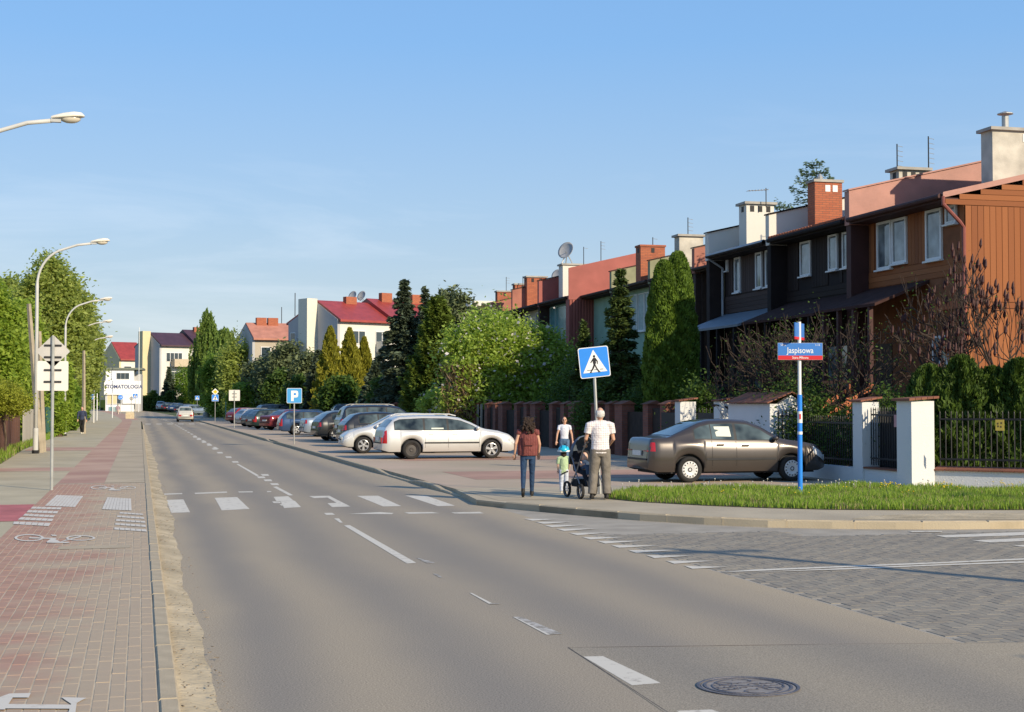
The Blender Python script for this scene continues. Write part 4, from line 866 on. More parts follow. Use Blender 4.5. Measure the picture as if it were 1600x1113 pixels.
# ============================================================ FENCES AND GARDEN WALLS (right)
m_wwall = M('white_wall', (.70,.70,.67), .85, .08, 1.2, .3, 30, col2=(.62,.62,.60)); m_cop = piecemat('coping_tile', [(.20,.08,.05),(.26,.11,.07),(.16,.07,.045)], .85, .3, 30)
def tiled_cap(par, x0, x1, y0, y1, z, rise, along='y', n=5):
    """mono-pitch or gable cap of small tiles"""
    if along == 'x':
        for k in range(n):
            a = x0 + (x1-x0)*k/n; MB().prism([(a, y0, z), (a+(x1-x0)/n-.01, y0, z), (a+(x1-x0)/n-.01, (y0+y1)/2, z+rise), (a, (y0+y1)/2, z+rise)], (0,0,.03)).build('tile', m_cop, par)
            MB().prism([(a, y1, z), (a+(x1-x0)/n-.01, y1, z), (a+(x1-x0)/n-.01, (y0+y1)/2+.002, z+rise), (a, (y0+y1)/2+.002, z+rise)], (0,0,.03)).build('tile', m_cop, par)
    else:
        for k in range(n):
            a = y0 + (y1-y0)*k/n; b = a+(y1-y0)/n-.01
            MB().prism([(x0, a, z), (x0, b, z), ((x0+x1)/2, b, z+rise), ((x0+x1)/2, a, z+rise)], (0,0,.03)).build('tile', m_cop, par)
            MB().prism([(x1, a, z), (x1, b, z), ((x0+x1)/2+.002, b, z+rise), ((x0+x1)/2+.002, a, z+rise)], (0,0,.03)).build('tile', m_cop, par)
def pickets(par, a, b, z0, z1, pitch=.11, t=.018, name='picket'):
    a, b = Vector(a), Vector(b); n = max(1, int((b-a).length/pitch)); me = MB().add([(-t/2,-t/2,0),(t/2,-t/2,0),(t/2,t/2,0),(-t/2,t/2,0),(-t/2,-t/2,z1-z0-.05),(t/2,-t/2,z1-z0-.05),(t/2,t/2,z1-z0-.05),(-t/2,t/2,z1-z0-.05),(0,0,z1-z0)], [(0,1,5,4),(1,2,6,5),(2,3,7,6),(3,0,4,7),(4,5,8),(5,6,8),(6,7,8),(7,4,8)]).mesh(name, m_iron)
    w_ = wpos(par)
    for k in range(n+1): p = a.lerp(b, k/n); put(name, me, par, (p.x-w_.x, p.y-w_.y, z0-w_.z))
    for z in (z0+.15, z1-.18): MB().bar((a.x,a.y,z), (b.x,b.y,z), .025, .04).build('rail', m_iron, par)
P = gp(1425, 763, PZ); FX = P.x
g = thing('gate_pillar', 'broad white corner pillar with a sloping tile cap, sunlit face toward the camera', 'pillar', (P.x, P.y, 0), group='white garden pillars')
MB().box(P.x, P.x+.53, P.y, P.y+.62, 0, 1.92).build('body', m_wwall, g); 
for k in range(5): MB().prism([(P.x-.08+k*.14, P.y-.07, 1.925+.010*k), (P.x+.05+k*.14, P.y-.07, 1.935+.010*k), (P.x+.05+k*.14, P.y+.70, 1.935+.010*k), (P.x-.08+k*.14, P.y+.70, 1.925+.010*k)], (0,0,.05)).build('tile', m_cop, g)
Q = gp(1347, 757, PZ)
g = thing('gate_pillar', 'narrower white pillar with a sloping tile cap, between the shrub and the iron gate', 'pillar', (FX, Q.y, 0), group='white garden pillars')
Yq = rowY(1347, FX); MB().box(FX, FX+.42, Yq, Yq+.45, 0, 1.90).build('body', m_wwall, g)
for k in range(4): MB().prism([(FX-.06+k*.135, Yq-.06, 1.905+.02*k), (FX+.065+k*.135, Yq-.06, 1.925+.02*k), (FX+.065+k*.135, Yq+.52, 1.925+.02*k), (FX-.06+k*.135, Yq+.52, 1.905+.02*k)], (0,0,.04)).build('tile', m_cop, g)
# side-street fence: low white wall, tile coping, iron pickets
A, B_ = Vector((P.x+.532, P.y+.05, 0)), gp(1610, 767, PZ); B_ = A + (B_ - A) * 2.2
fn = thing('garden_fence', 'low white wall with tile coping and black iron pickets along the side street', 'fence', (A.x, A.y, 0))
B_.z = 0; d_ = (B_-A).normalized(); nn = Vector((-d_.y, d_.x, 0)); L_ = (B_-A).length
MB().prism([A, A+d_*L_, A+d_*L_+nn*.25, A+nn*.25], (0,0,.46)).build('base_wall', m_wwall, fn)
k = 0
while k*.24 < L_ - .24:
    a = A + d_*(k*.24+.005); b = A + d_*(k*.24+.235); MB().prism([a-nn*.05+Vector((0,0,.462)), b-nn*.05+Vector((0,0,.462)), b+nn*.30+Vector((0,0,.52)), a+nn*.30+Vector((0,0,.52))], (0,0,.03)).build('tile', m_cop, fn); k += 1
pickets(fn, A+nn*.15+d_*.1, A+nn*.15+d_*L_, .55, 1.72, .115)
c_ = onY(1561, 664.5, (A+d_*2).y); s = onX(1561, 664.5, c_.x); pl_ = thing('yellow_notice', 'small yellow notice fixed to the side-street iron fence', 'notice', (c_.x, c_.y-.03, c_.z), math.atan2(d_.y, d_.x))
MB().box(-.085,.085,-.01,.0,-.11,.11).build('plate', M('notice_yellow', (.55,.40,.08), .7, .1), pl_, world=False)
for a in ((-.04,.035),( .03,.045),(-.035,-.02),(.02,-.03)): MB().box(a[0]-.012,a[0]+.018,-.0125,-.0102,a[1]-.02,a[1]+.015).build('print', M('notice_print', (.12,.08,.04), .8, 0), pl_, world=False)
# wall and iron gate between the two white pillars
fn = thing('garden_gate', 'black iron gate and low wall between the two white pillars', 'gate', (FX, P.y+.62, 0))
MB().box(FX+.05, FX+.30, P.y+.622, Yq-.002, 0, .42).build('base_wall', m_wwall, fn); MB().box(FX+.01, FX+.34, P.y+.63, Yq-.01, .422, .46).build('coping', m_cop, fn)
pickets(fn, (FX+.18, P.y+.70, 0), (FX+.18, Yq-.08, 0), .50, 1.80, .10)
MB().box(FX+.45, FX+.50, P.y+.64, Yq+.4, .1, 1.7).build('screen', m_black, fn)
c_ = onX(1397, 658, FX); q = thing('pink_notice', 'faded pink notice hanging on the gate beside the broad white pillar', 'notice', (FX+.1, P.y+.80, c_.z)); MB().box(-.01,.0,-.10,.10,-.13,.13).build('plate', M('notice_pink', (.5,.27,.27), .7, .1), q, world=False)
# white wall left of the narrower pillar
Ye = rowY(1242, FX); 
fn = thing('garden_wall', 'low white wall behind the parked sedan with iron pickets in the shade', 'wall', (FX, Yq+.45, 0))
MB().box(FX+.05, FX+.30, Yq+.452, Ye-.1, 0, .42).build('base_wall', m_wwall, fn); pickets(fn, (FX+.18, Yq+.5, 0), (FX+.18, Ye-.15, 0), .43, 1.6, .11)
# white bin store with a small gabled tile roof
Ys, Yt = rowY(1203, FX-.4), rowY(1138, FX-.4); bx0, bx1 = FX-.4, FX+.75
bs = thing('bin_store', 'white-walled bin store with a small gabled tile roof and iron gate behind the sedan', 'shed', (bx0, Ys, 0))
MB().box(bx0, bx0+.22, Ys, Yt, 0, 1.86).build('wall', m_wwall, bs); MB().box(bx1-.2, bx1, Ys, Yt, 0, 1.86).build('wall', m_wwall, bs)
MB().prism([(bx0+.221,Ys,0),(bx1-.201,Ys,0),(bx1-.201,Ys,1.84),((bx0+bx1)/2,Ys,2.08),(bx0+.221,Ys,1.84)], (0,.2,0)).build('wall', m_wwall, bs)
tiled_cap(bs, bx0-.10, bx1+.10, Ys-.08, Yt+.08, 1.87, .27, 'y', 12)
pickets(bs, (bx0+.18, Ys-.12, 0), (bx1+.25, Ys-.12, 0), .15, 1.74, .095, .022)
t_ = thing('barrier_board', 'orange and white striped board leaning by the bin store', 'barrier', (bx1+.28, Ys-.3, 0))
for k in range(4): MB().box(.0+.09*k,.07+.09*k,-.02,.02,.55,1.5-.05*k).build('slat', M('barrier_orange', (.65,.14,.05), .7, .1), t_, world=False)
# more white pillars with gates
for (xa, xb, lb) in ((1113,1137,'white garden pillar just left of the bin store'), (1045,1075,'white garden pillar farthest left, right of the brick wall')):
    Y_ = rowY(xb-12, FX); g = thing('gate_pillar', lb, 'pillar', (FX, Y_, 0), group='white garden pillars'); MB().box(FX, FX+.5, Y_, Y_+.45, 0, 1.93).build('body', m_wwall, g)
    for k in range(4): MB().prism([(FX-.06+k*.155, Y_-.06, 1.935+.02*k), (FX+.08+k*.155, Y_-.06, 1.955+.02*k), (FX+.08+k*.155, Y_+.5, 1.955+.02*k), (FX-.06+k*.155, Y_+.5, 1.935+.02*k)], (0,0,.04)).build('tile', m_cop, g)
    fn = thing('garden_gate', 'iron gate hung beside the ' + lb, 'gate', (FX+.5, Y_-.7, 0)); pickets(fn, (FX+.52, Y_+.1, 0), (FX+1.15, Y_-.1, 0), .15, 1.75, .10, .022)
    MB().box(FX+.2, FX+.26, Y_+.5, Y_+2.2, .15, 1.6).build('screen', m_black, fn)
# brick pillars and dark gates running on down the row
lights = (788, 813)
seq = [(1018,960,'w'),(926,909,'p'),(905,872,'w'),(848,818,'p')]
m_panel = M('dark_panel', (.028,.020,.016), .8, .3, 5); cnt = 0
def brick_pillar(fn, Y_, w_=.5, h=1.85, X=None):
    X = X or FX+.3
    b = MB().box(X, X+.45, Y_, Y_+w_, 0, h).build('pillar', m_brickd, fn); MB().prism([(X-.07,Y_-.07,h+.002),(X+.52,Y_-.07,h+.002),(X+.225+.05,Y_-.07,h+.13)], (0,w_+.14,0)).build('cap', m_cop, b); return b
Ycur = rowY(1040, FX+.3); i = 0
descr = ['brick garden wall and dark gate beside the last white pillar', 'brick pillar pair and dark gate directly behind the man in the checked shirt', 'brick pillars and dark gate behind the woman in the white top', 'brick pillars and dark gate left of the woman in the white top', 'dark timber gate with pale posts behind the maroon-vest woman', 'dark garden fence under the flowering lilac', 'dark garden fence under the left side of the lilac','brick and dark timber fence behind the silver estate','dark fence below the green cypress','dark fence below the tall spruce','dark fence by the parked off-roader','dark fence beyond the off-roader','fence in the shade of the yellow thujas','fence in deep shade past the yellow thujas','fence behind the blue estate','fence near the row of dark cars','fence behind the red saloon','fence just past the red saloon', 'fence beyond the silver hatchback at the far cars', 'fence by the small red car', 'fence just beyond the small red car', 'fence under the far left of the pines', 'far fence at the end of the parking area']
while Ycur < 170:
    Ln = 5.7; fn = thing('garden_fence', descr[min(i, len(descr)-1)], 'fence', (FX+.3, Ycur, 0), group='brick and timber fences along the parking area')
    brick_pillar(fn, Ycur); brick_pillar(fn, Ycur+1.65)
    if i < 6: brick_pillar(fn, Ycur+4.3, .8)
    MB().box(FX+.45, FX+.50, Ycur+.52, Ycur+1.63, .12, 1.72).build('gate', m_panel, fn)
    if i == 4:
        for dy in (2.3, 3.2, 4.0): MB().box(FX+.38, FX+.44, Ycur+dy, Ycur+dy+.22, 0, 1.85).build('post', M('pale_post', (.30,.27,.22), .8, .15), fn)
    n_ = 22 if i < 6 else 8
    for k in range(n_):
        y0 = Ycur + 2.17 + (Ln-2.2)*k/n_; MB().box(FX+.5, FX+.53, y0, y0+(Ln-2.2)/n_-.02, .1, 1.6).build('board', m_panel, fn)
    Ycur += Ln; i += 1
q = thing('letter_box', 'grey letter box on a post before the dark fence, behind the silver estate', 'letter box', (FX-.1, rowY(703, FX), 0)); MB().box(-.03,.03,-.03,.03,0,1.5).build('post', m_steel, q, world=False); MB().box(-.1,.1,-.5,.5,1.35,1.65).build('box', M('box_grey', (.42,.42,.42), .7, .05), q, world=False)

# ============================================================ left side fence, green fence, house bits
fa, fb = Vector((-4.15, 36, 0)), Vector((-4.95, 66, 0))
pf = thing('plank_fence', 'brown board fence along the footway at the left, in front of the bushes', 'fence', (fa.x, fa.y, 0)); d_ = (fb-fa).normalized(); k = 0; L_ = (fb-fa).length
m_fpl = piecemat('brown_plank', [(.125,.062,.042),(.155,.08,.055),(.10,.05,.036),(.14,.072,.05)], .85, .3, 30); ang = math.atan2(d_.y, d_.x)
pmh = MB().box(0,.138,-.012,.012,0,1.36).mesh('plank', m_fpl); set_tint(pmh, [0]*6)
while k*.145 < L_:
    p = fa + d_*(k*.145); o = put('plank', pmh, pf, (p.x-fa.x, p.y-fa.y, .12+rnd.uniform(-.015,.015))); o.rotation_euler = (rnd.uniform(-.01,.01), 0, ang); k += 1
for z in (.4, 1.2): MB().bar((fa.x-.04,fa.y,z),(fb.x-.04,fb.y,z),.04,.08).build('rail', m_bark, pf)
fa, fb = Vector((-4.85, 66.3, 0)), Vector((-4.75, 75, 0)); pf = thing('pale_fence', 'weathered pale board fence beyond the lamp post, next to the brown one', 'fence', (fa.x, fa.y, 0)); d_ = (fb-fa).normalized(); k = 0
m_fpw = piecemat('pale_plank', [(.42,.38,.31),(.50,.46,.38),(.36,.33,.27)], .9, .3, 30); pmh = MB().box(0,.138,-.012,.012,0,1.5).mesh('plank', m_fpw); set_tint(pmh, [0]*6)
while k*.15 < (fb-fa).length: p = fa + d_*(k*.15); o = put('plank', pmh, pf, (p.x-fa.x, p.y-fa.y, .1+rnd.uniform(-.04,.04))); o.rotation_euler = (0,0,math.atan2(d_.y,d_.x)); k += 1
gf = thing('green_fence', 'green sheet fence beyond the pale boards on the left', 'fence', (-5.1, 82, 0)); 
for k in range(9): MB().box(-.03,.03,k*1.8,k*1.8+1.76,.1,1.7).build('panel', M('green_sheet', (.05,.16,.11), .6, .15), gf, world=False)
gf = thing('brick_outbuilding', 'small brown outbuilding behind the second lamp post on the left', 'shed', (-6.6, 92, 0)); MB().box(-3,.9,0,4,0,2.5).build('wall', M('brown_render', (.22,.11,.07), .9, .1), gf, world=False); MB().prism([(-3.2,-.2,2.5),(1.1,-.2,2.5),(1.1,-.2,2.6),(-1,-.2,3.2)], (0,4.4,0)).build('roof', m_slate, gf, world=False)
lf = thing('board_fence', 'far brown fence between grass verge and trees on the left', 'fence', (-6.6, 100, 0))
for k in range(30): MB().box(-.02 - .03*k,.02 - .03*k,k*1.6,k*1.6+1.52,.1,1.6).build('board', m_fpl, lf, world=False)
# fences at the bend
gf = thing('green_fence', 'green mesh sheet fence behind the far parked cars at the bend', 'fence', tuple(at(296, 640, 270)*1))
gf.location.z = 0
for k in range(16): MB().box(k*1.2,k*1.2+1.16,-.03,.03,.5,2.6).build('panel', M('teal_sheet', (.03,.15,.12), .6, .15), gf, world=False)
# ============================================================ VEGETATION
def leaves(name, P, size, mats, rng, par=None, aspect=1.6, up=.35, dirs=None, tint=None, clump=None):
    """many small leaf faces at points P (n,3); dirs = leaf axis per point"""
    n = len(P); 
    if dirs is None:
        a = rng.normal(0, 1, (n, 3)); a[:,2] *= .6
    else: a = dirs + rng.normal(0, .35, (n, 3))
    a /= np.linalg.norm(a, axis=1)[:,None] + 1e-9
    nn = rng.normal(0, 1, (n, 3)); nn[:,2] = np.abs(nn[:,2]) + up
    b = np.cross(a, nn); b /= np.linalg.norm(b, axis=1)[:,None] + 1e-9
    s = (size * (.6 + .8 * rng.random(n)))[:,None]; a = a * s * aspect / 2; b = b * s / 2
    V = np.stack([P - a, P + b * .9, P + a, P - b * .9], 1)
    me = bpy.data.meshes.new(name); me.vertices.add(n*4); me.vertices.foreach_set('co', V.reshape(-1).astype(np.float32))
    me.loops.add(n*4); me.loops.foreach_set('vertex_index', np.arange(n*4, dtype=np.int32)); me.polygons.add(n)
    me.polygons.foreach_set('loop_start', np.arange(0, n*4, 4, dtype=np.int32)); me.polygons.foreach_set('loop_total', np.full(n, 4, np.int32))
    for m in (mats if isinstance(mats, (list,tuple)) else [mats]): me.materials.append(m)
    t = rng.random(n)*.6 + (clump if clump is not None else rng.random(n))*.4
    me.update(calc_edges=True); set_tint(me, np.clip(t if tint is None else tint, 0, 1)); 
    return put(name, me, par)
def twigs(par, segs, mat, name='branches', n=5):
    mb = MB()
    for a, b, r0, r1 in segs: mb.tube([a, b], [r0, r1], n, cap=False)
    return mb.build(name, mat, par, world=False)
LM = {
 'deep': leafmat('leaf_deep', (.035,.075,.014), (.11,.18,.03), .35), 'mid': leafmat('leaf_mid', (.10,.19,.02), (.25,.37,.055), .45),
 'fresh': leafmat('leaf_fresh', (.19,.30,.03), (.40,.50,.08), .5), 'willow': leafmat('leaf_willow', (.22,.28,.05), (.42,.49,.13), .5),
 'yellow': leafmat('leaf_yellow', (.20,.24,.02), (.38,.40,.05), .4), 'spruce': leafmat('needle_spruce', (.045,.065,.042), (.14,.18,.105), .15),
 'spruceg': leafmat('needle_green', (.04,.068,.018), (.12,.17,.045), .2), 'pine': leafmat('needle_pine', (.08,.105,.045), (.20,.24,.11), .25),
 'thuja': leafmat('thuja', (.045,.09,.010), (.14,.225,.025), .2), 'lilac': leafmat('leaf_lilac', (.22,.34,.04), (.44,.55,.11), .5), 'hedge': leafmat('hedge_thuja', (.025,.052,.008), (.085,.14,.018), .15), 'cypress': leafmat('cypress', (.08,.125,.018), (.19,.26,.045), .3),
 'goldthuja': leafmat('gold_thuja', (.15,.16,.015), (.33,.31,.035), .25), 'birch': leafmat('leaf_birch', (.11,.18,.03), (.24,.34,.075), .5),
 'dry': leafmat('dry_twig', (.12,.075,.04), (.24,.16,.09), .1), 'flower': leafmat('lilac_flower', (.50,.46,.48), (.68,.64,.62), .3),
 'sumac': leafmat('sumac_cone', (.055,.018,.016), (.10,.035,.03), .05), 'larch': leafmat('needle_larch', (.10,.16,.09), (.20,.28,.15), .4)}
def blob_tree(name, label, cat, base, blobs, n, size, mat, seed, group=None, trunk=.12, ncl=60, sig=.16, extra=None, limbs=14, aspect=1.6, shell=.55):
    """crown built of leaf clusters spread through several lobes; blobs = (dx, dy, z, rx, ry, rz)"""
    g = np.random.default_rng(seed); t = thing(name, label, cat, base, group=group)
    bl = np.array(blobs, float); wt = bl[:,3]*bl[:,4]*bl[:,5]; wt = wt**.7; wt /= wt.sum()
    k = g.choice(len(bl), ncl, p=wt); d = g.normal(0,1,(ncl,3)); d /= np.linalg.norm(d,axis=1)[:,None]
    rr = (shell + (1.02-shell) * g.random(ncl)**.6)[:,None]; C_ = bl[k,:3] + d * rr * bl[k,3:6]; C_[:,2] = np.maximum(C_[:,2], .25)
    cs = .7 + .7 * g.random(ncl); ci = g.integers(0, ncl, n)
    mean_r = bl[k,3:6].mean(1) * sig * cs
    off = g.normal(0,1,(n,3)); P = C_[ci] + off * mean_r[ci][:,None] * 1.25; P[:,2] = np.maximum(P[:,2], .08)
    leaves('crown', P, size, mat, g, t, aspect, clump=g.random(ncl)[ci])
    if extra:
        for (m2, frac, sz2, hi) in extra:
            m_ = int(n*frac); c2 = g.choice(ncl, m_); P2 = C_[c2] + g.normal(0,1,(m_,3)) * mean_r[c2][:,None]*1.3
            P2 = P2[P2[:,2] > hi] if hi else P2; leaves('blossom', P2, sz2, m2, g, t, 1.2)
    H_ = max(b[2]+b[5] for b in blobs)
    pts = [Vector((0,0,-.1)), Vector((.05,0,H_*.25)), Vector((-.03,.04,H_*.5)), Vector((0,0,H_*.78))]
    MB().tube(pts, [trunk, trunk*.8, trunk*.55, trunk*.2], 8).build('trunk', m_bark, t, world=False)
    segs = []
    for j in range(limbs):
        c = Vector(C_[g.integers(0,ncl)]); f_ = min(.75, max(.12, c.z/H_*.7)); a = Vector((0,0,H_*f_)); m_ = a.lerp(c,.55)+Vector((0,0,.08*H_*g.random()))
        segs += [(a, m_, trunk*.4, trunk*.22), (m_, c, trunk*.22, trunk*.06)]
    twigs(t, segs, m_bark, 'limbs'); return t
def conifer(label, base, h, r, n, mat, seed, name='spruce_tree', cat='tree', group=None, whorl=.42, droop=.25, size=.11, start=.05, power=.85, gap=0., trunk=None, tipup=0):
    g = np.random.default_rng(seed); t = thing(name, label, cat, base, group=group); Ps = []; Ds = []; segs = []; z = h*start; per = []
    zs = []
    while z < h*.985: zs.append(z); z += whorl * (.55 + .6*(1 - z/h)) 
    tot = 0; br = []
    for z in zs:
        R_ = r * (1 - z/h)**power * (.82 + .32*g.random()) + .05; nb = max(5, int(6 + 5*(1-z/h))); a0 = g.random()*6.28
        for j in range(nb):
            if g.random() < gap: continue
            L_ = R_ * (.72 + .42*g.random()); a = a0 + 6.283*j/nb + g.normal(0,.15); br.append((z, a, L_)); tot += L_
    for z, a, L_ in br:
        m_ = max(4, int(n * L_ / tot)); s = g.random(m_)**.75; dr = droop * L_
        x = np.cos(a)*L_*s; y = np.sin(a)*L_*s; zz_ = z - dr*s**1.4 + tipup*L_*s**3 + (1-z/h)*0
        w_ = .20*L_*(1.05-s)+.05; lat = g.normal(0,1,m_)*w_
        x += -np.sin(a)*lat; y += np.cos(a)*lat; zz_ = zz_ + g.normal(0,.06+.02*L_,m_) - np.abs(lat)*.25
        Ps.append(np.stack([x,y,zz_],1)); Ds.append(np.stack([np.cos(a)+np.sign(lat)*-np.sin(a)*.7, np.sin(a)+np.sign(lat)*np.cos(a)*.7, np.full(m_,-.15+tipup)],1))
        if len(segs) < 160: segs.append((Vector((0,0,z)), Vector((math.cos(a)*L_*.8, math.sin(a)*L_*.8, z-dr*.6)), .018+.006*L_, .006))
    P = np.concatenate(Ps); D = np.concatenate(Ds); P[:,2] = np.maximum(P[:,2], .06)
    leaves('crown', P, size, mat, g, t, 2.2, dirs=D, up=.8, tint=np.clip(.25+.45*g.random(len(P))+.3*np.sin(P[:,2]*3+seed)*.5+.1, 0, 1))
    MB().tube([(0,0,-.1),(0,0,h*.5),(0,0,h*.97)], [trunk or h*.014, h*.009, .012], 8).build('trunk', m_bark, t, world=False); twigs(t, segs, m_bark, 'limbs', 4); return t
def thuja(label, base, h, r, n, mat, seed, name='thuja', tips=((0,0,1),), group=None, size=.055, lump=.12, pw=.5, low=.02, cat='shrub'):
    """dense upright column of flat scaly sprays; tips = (dx, dy, relative height) of each leader"""
    g = np.random.default_rng(seed); t = thing(name, label, cat, base, group=group); Ps = []
    for (dx, dy, hh) in tips:
        m_ = int(n/len(tips)); H_ = h*hh; u = g.random(m_)**.92; z = H_*(low + (1-low)*u); a = g.random(m_)*6.283
        prof = np.minimum(1, (1-u)**pw*1.15) * np.minimum(1, .72+u*1.6)
        bump = 1 + lump*(np.sin(a*5+z*3.1+seed)+np.sin(a*9-z*5.3)*.7+np.sin(z*11+a*2)*.5)*.6
        R_ = r*prof*bump*(.80+.25*g.random(m_)**.5) * (1 if len(tips)==1 else .8)
        s_ = np.minimum(1, u*1.2+.35) if len(tips)>1 else 1
        Ps.append(np.stack([dx*s_+R_*np.cos(a), dy*s_+R_*np.sin(a), z],1))
    P = np.concatenate(Ps); c = np.stack([P[:,0],P[:,1],np.zeros(len(P))],1); c /= np.linalg.norm(c,axis=1)[:,None]+1e-6
    D = c*.45 + np.array([0,0,1.0])
    tn = np.clip(.3+.5*g.random(len(P))+.22*np.sin(P[:,2]*9+np.arctan2(P[:,1],P[:,0])*6), 0, 1)
    leaves('crown', P, size, mat, g, t, 2.0, dirs=D, up=0, tint=tn)
    MB().tube([(0,0,-.05),(0,0,h*.9)], [.08,.02], 7).build('trunk', m_bark, t, world=False)
    MB().lathe([(0,h*.02)]+[(r*.62*min(1,(1-u)**pw*1.15), h*(.02+.93*u)) for u in (0,.15,.3,.5,.7,.85,.96)], 12).build('inner_foliage', mat, t, world=False); return t
def weeping(label, base, h, r, n, mat, seed, name='birch_tree', trunkm=None, lobes=None, size=.16, cat='tree', group=None, hang=(.12,.38), start=.35):
    g = np.random.default_rng(seed); t = thing(name, label, cat, base, group=group); Ps = []; tips = []; segs = []
    nb = 120
    for j in range(nb):
        u = start + (1-start)*(j+.5)/nb; a = j*2.4; R_ = r*math.sin(min(1,(1-u)/(1-start)*1.0+.06)*math.pi*.62)**.9*(.5+.6*g.random())
        z = h*u; e = np.array([math.cos(a)*R_, math.sin(a)*R_, z + .05*h*(1-u)]); tips.append(e); segs.append((Vector((0,0,z*.86)), Vector(e), .05, .015))
    per = n//(nb*7)
    for e in tips:
        for k in range(7):
            o_ = e*np.array([.55+.5*g.random()]*2+[1]) + np.append(g.normal(0,.25*r/3,2), g.normal(0,.3)); L_ = h*(hang[0]+(hang[1]-hang[0])*g.random())*(.5+.5*e[2]/h)
            L_ = min(L_, o_[2]-h*.07)
            if L_ < .3: continue
            s = g.random(per); sw = g.normal(0,.05*L_,2)
            Ps.append(np.stack([o_[0]+sw[0]*s+g.normal(0,.07,per), o_[1]+sw[1]*s+g.normal(0,.07,per), o_[2]-L_*s],1))
    P = np.concatenate(Ps); D = np.tile([0,0,-1.0],(len(P),1)); leaves('crown', P, size, mat, g, t, 1.8, dirs=D, up=.2)
    MB().tube([(0,0,-.2),(.1,0,h*.4),(0,.1,h*.95)], [h*.016,h*.011,.03], 8).build('trunk', trunkm or m_bark, t, world=False); twigs(t, segs, m_bark, 'limbs', 4); return t
def loc(x, Z, z=0): p = at(x, 600, Z); return (p.x, p.y, z)
def hz(y, Z): return HC + (632 - y) / F_PX * Z
def ws(px, Z): return px / F_PX * Z

# ---- right side, nearest first
# twiggy staghorn sumac in the corner garden
def sumac(label, base, h, spread, seed, cones, leaves_n=0, lean=(0,0)):
    g = random.Random(seed); t = thing('sumac_tree', label, 'tree', base, group='bare twiggy trees in the corner garden'); mb = MB(); ends = []
    def grow(p, d, L_, r_, lv):
        q = p + d*L_; mid = (p+q)/2 + Vector((g.gauss(0,.05),g.gauss(0,.05),g.gauss(0,.04)))*L_; mb.tube([p, mid, q], [r_, r_*.88, r_*.76], 6 if lv<2 else 4, cap=False)
        if lv >= 5 or L_ < .12: ends.append((q, d)); return
        for _ in range(3 if lv < 3 and g.random() < .75 else 2):
            nd = (d + Vector((g.gauss(0,.55)*spread, g.gauss(0,.55)*spread, g.gauss(.10,.30)))).normalized()
            grow(q, nd, L_*g.uniform(.66,.88), r_*.74, lv+1)
    for _ in range(3): grow(Vector((g.gauss(0,.12),g.gauss(0,.12),-.05)), Vector((g.gauss(0,.4)+lean[0], g.gauss(0,.3)+lean[1], 1)).normalized(), h*.30, .06, 0)
    zm = max(e[0].z for e in ends); k_ = h/zm; rx = sorted(math.hypot(e[0].x, e[0].y) for e in ends)[int(len(ends)*.9)]; ks = min(1, h*.38/rx)
    mb.v = [(a*ks,b*ks,c*k_) for a,b,c in mb.v]; mb.build('branches', M('grey_twig', (.05,.036,.028), .9, .3, 10), t, world=False)
    P = []; D = []; gg = np.random.default_rng(seed); mc = MB(); me_ = 0
    for q, d in ends:
        q = Vector((q.x*ks,q.y*ks,q.z*k_))
        if me_ < cones and q.z > h*.45 and g.random() < .8: me_ += 1; mc.tube([q-Vector((0,0,.02)), q+Vector((0,0,.05)), q+Vector((.01,0,.15)), q+Vector((.02,0,.22))], [.008,.04,.032,.006], 6)
        elif leaves_n: P += [np.array(q)+gg.normal(0,.12,3) for _ in range(leaves_n)]
    if mc.v: mc.build('cones', M('sumac_cone', (.065,.02,.02), .95, .4, 30, .6, 60), t, world=False)['kind'] = 'stuff'
    if P: leaves('buds', np.array(P), .045, LM['deep'], gg, t)['kind'] = 'stuff'
    return t
sumac('leafless sumac with dark upright cones against the orange gable, right edge', loc(1572, 34.5), hz(385,34.5), 1.0, 5, 170, 1)
sumac('leafless sumac reaching left across the orange front, beside its larger twin', loc(1490, 35.5), hz(410,35.5), 1.1, 9, 110, 1)
sumac('grey tangled bare tree in front of the orange stair rails', loc(1322, 37), hz(480,37), 1.2, 12, 0, 2)
sumac('grey tangled bare tree behind the street name sign', loc(1245, 39.5), hz(475,39.5), 1.2, 21, 0, 2)
sumac('small bare tree in the dark garden left of the street name sign', loc(1195, 41), hz(500,41), 1.2, 33, 0, 1)
for k, (x, Z, y) in enumerate(((1452,33.4,572),(1502,33.2,557),(1550,33.4,575),(1593,33.0,562),(1640,32.8,560))):
    thuja(['dense green thuja behind the broad white pillar','rounded thuja in the middle of the hedge behind the iron pickets','thuja in the hedge above the yellow notice','thuja in the hedge near the right edge','thuja at the right edge of the hedge','low thuja between the two white pillars'][k], loc(x, Z), hz(y, Z), .66, 11000, LM['hedge'], 40+k, size=.07, lump=.42, pw=.42, group='thuja hedge behind the iron pickets')
blob_tree('evergreen_shrub', 'dark evergreen shrub spilling over the low wall beside the sedan', 'shrub', (FX+.6, rowY(1300, FX)+.1, 0), [(.3,0,.8,.55,.8,.7),(.2,.7,1.0,.5,.7,.7),(.2,1.4,.7,.5,.7,.6)], 9000, .05, LM['deep'], 51, ncl=90, trunk=.04, shell=.3)
for k, (x, Z, y, w_) in enumerate(((1240,37.5,590,.9),(1262,36.5,590,.8),(1160,43,600,.8),(1395,33.5,600,.7))):
    blob_tree('garden_shrub', ['dim shrub behind the blue-white sign pole','dim shrub under the orange stair rail','dim shrub above the bin store roof','dim shrub behind the iron gate between white pillars'][k], 'shrub', loc(x, Z), [(0,0,hz(y,Z)*.55,w_,w_,hz(y,Z)*.45),(.5,.4,hz(y,Z)*.4,w_*.8,w_,hz(y,Z)*.4)], 7000, .05, LM['deep'], 60+k, ncl=70, trunk=.04, shell=.3)
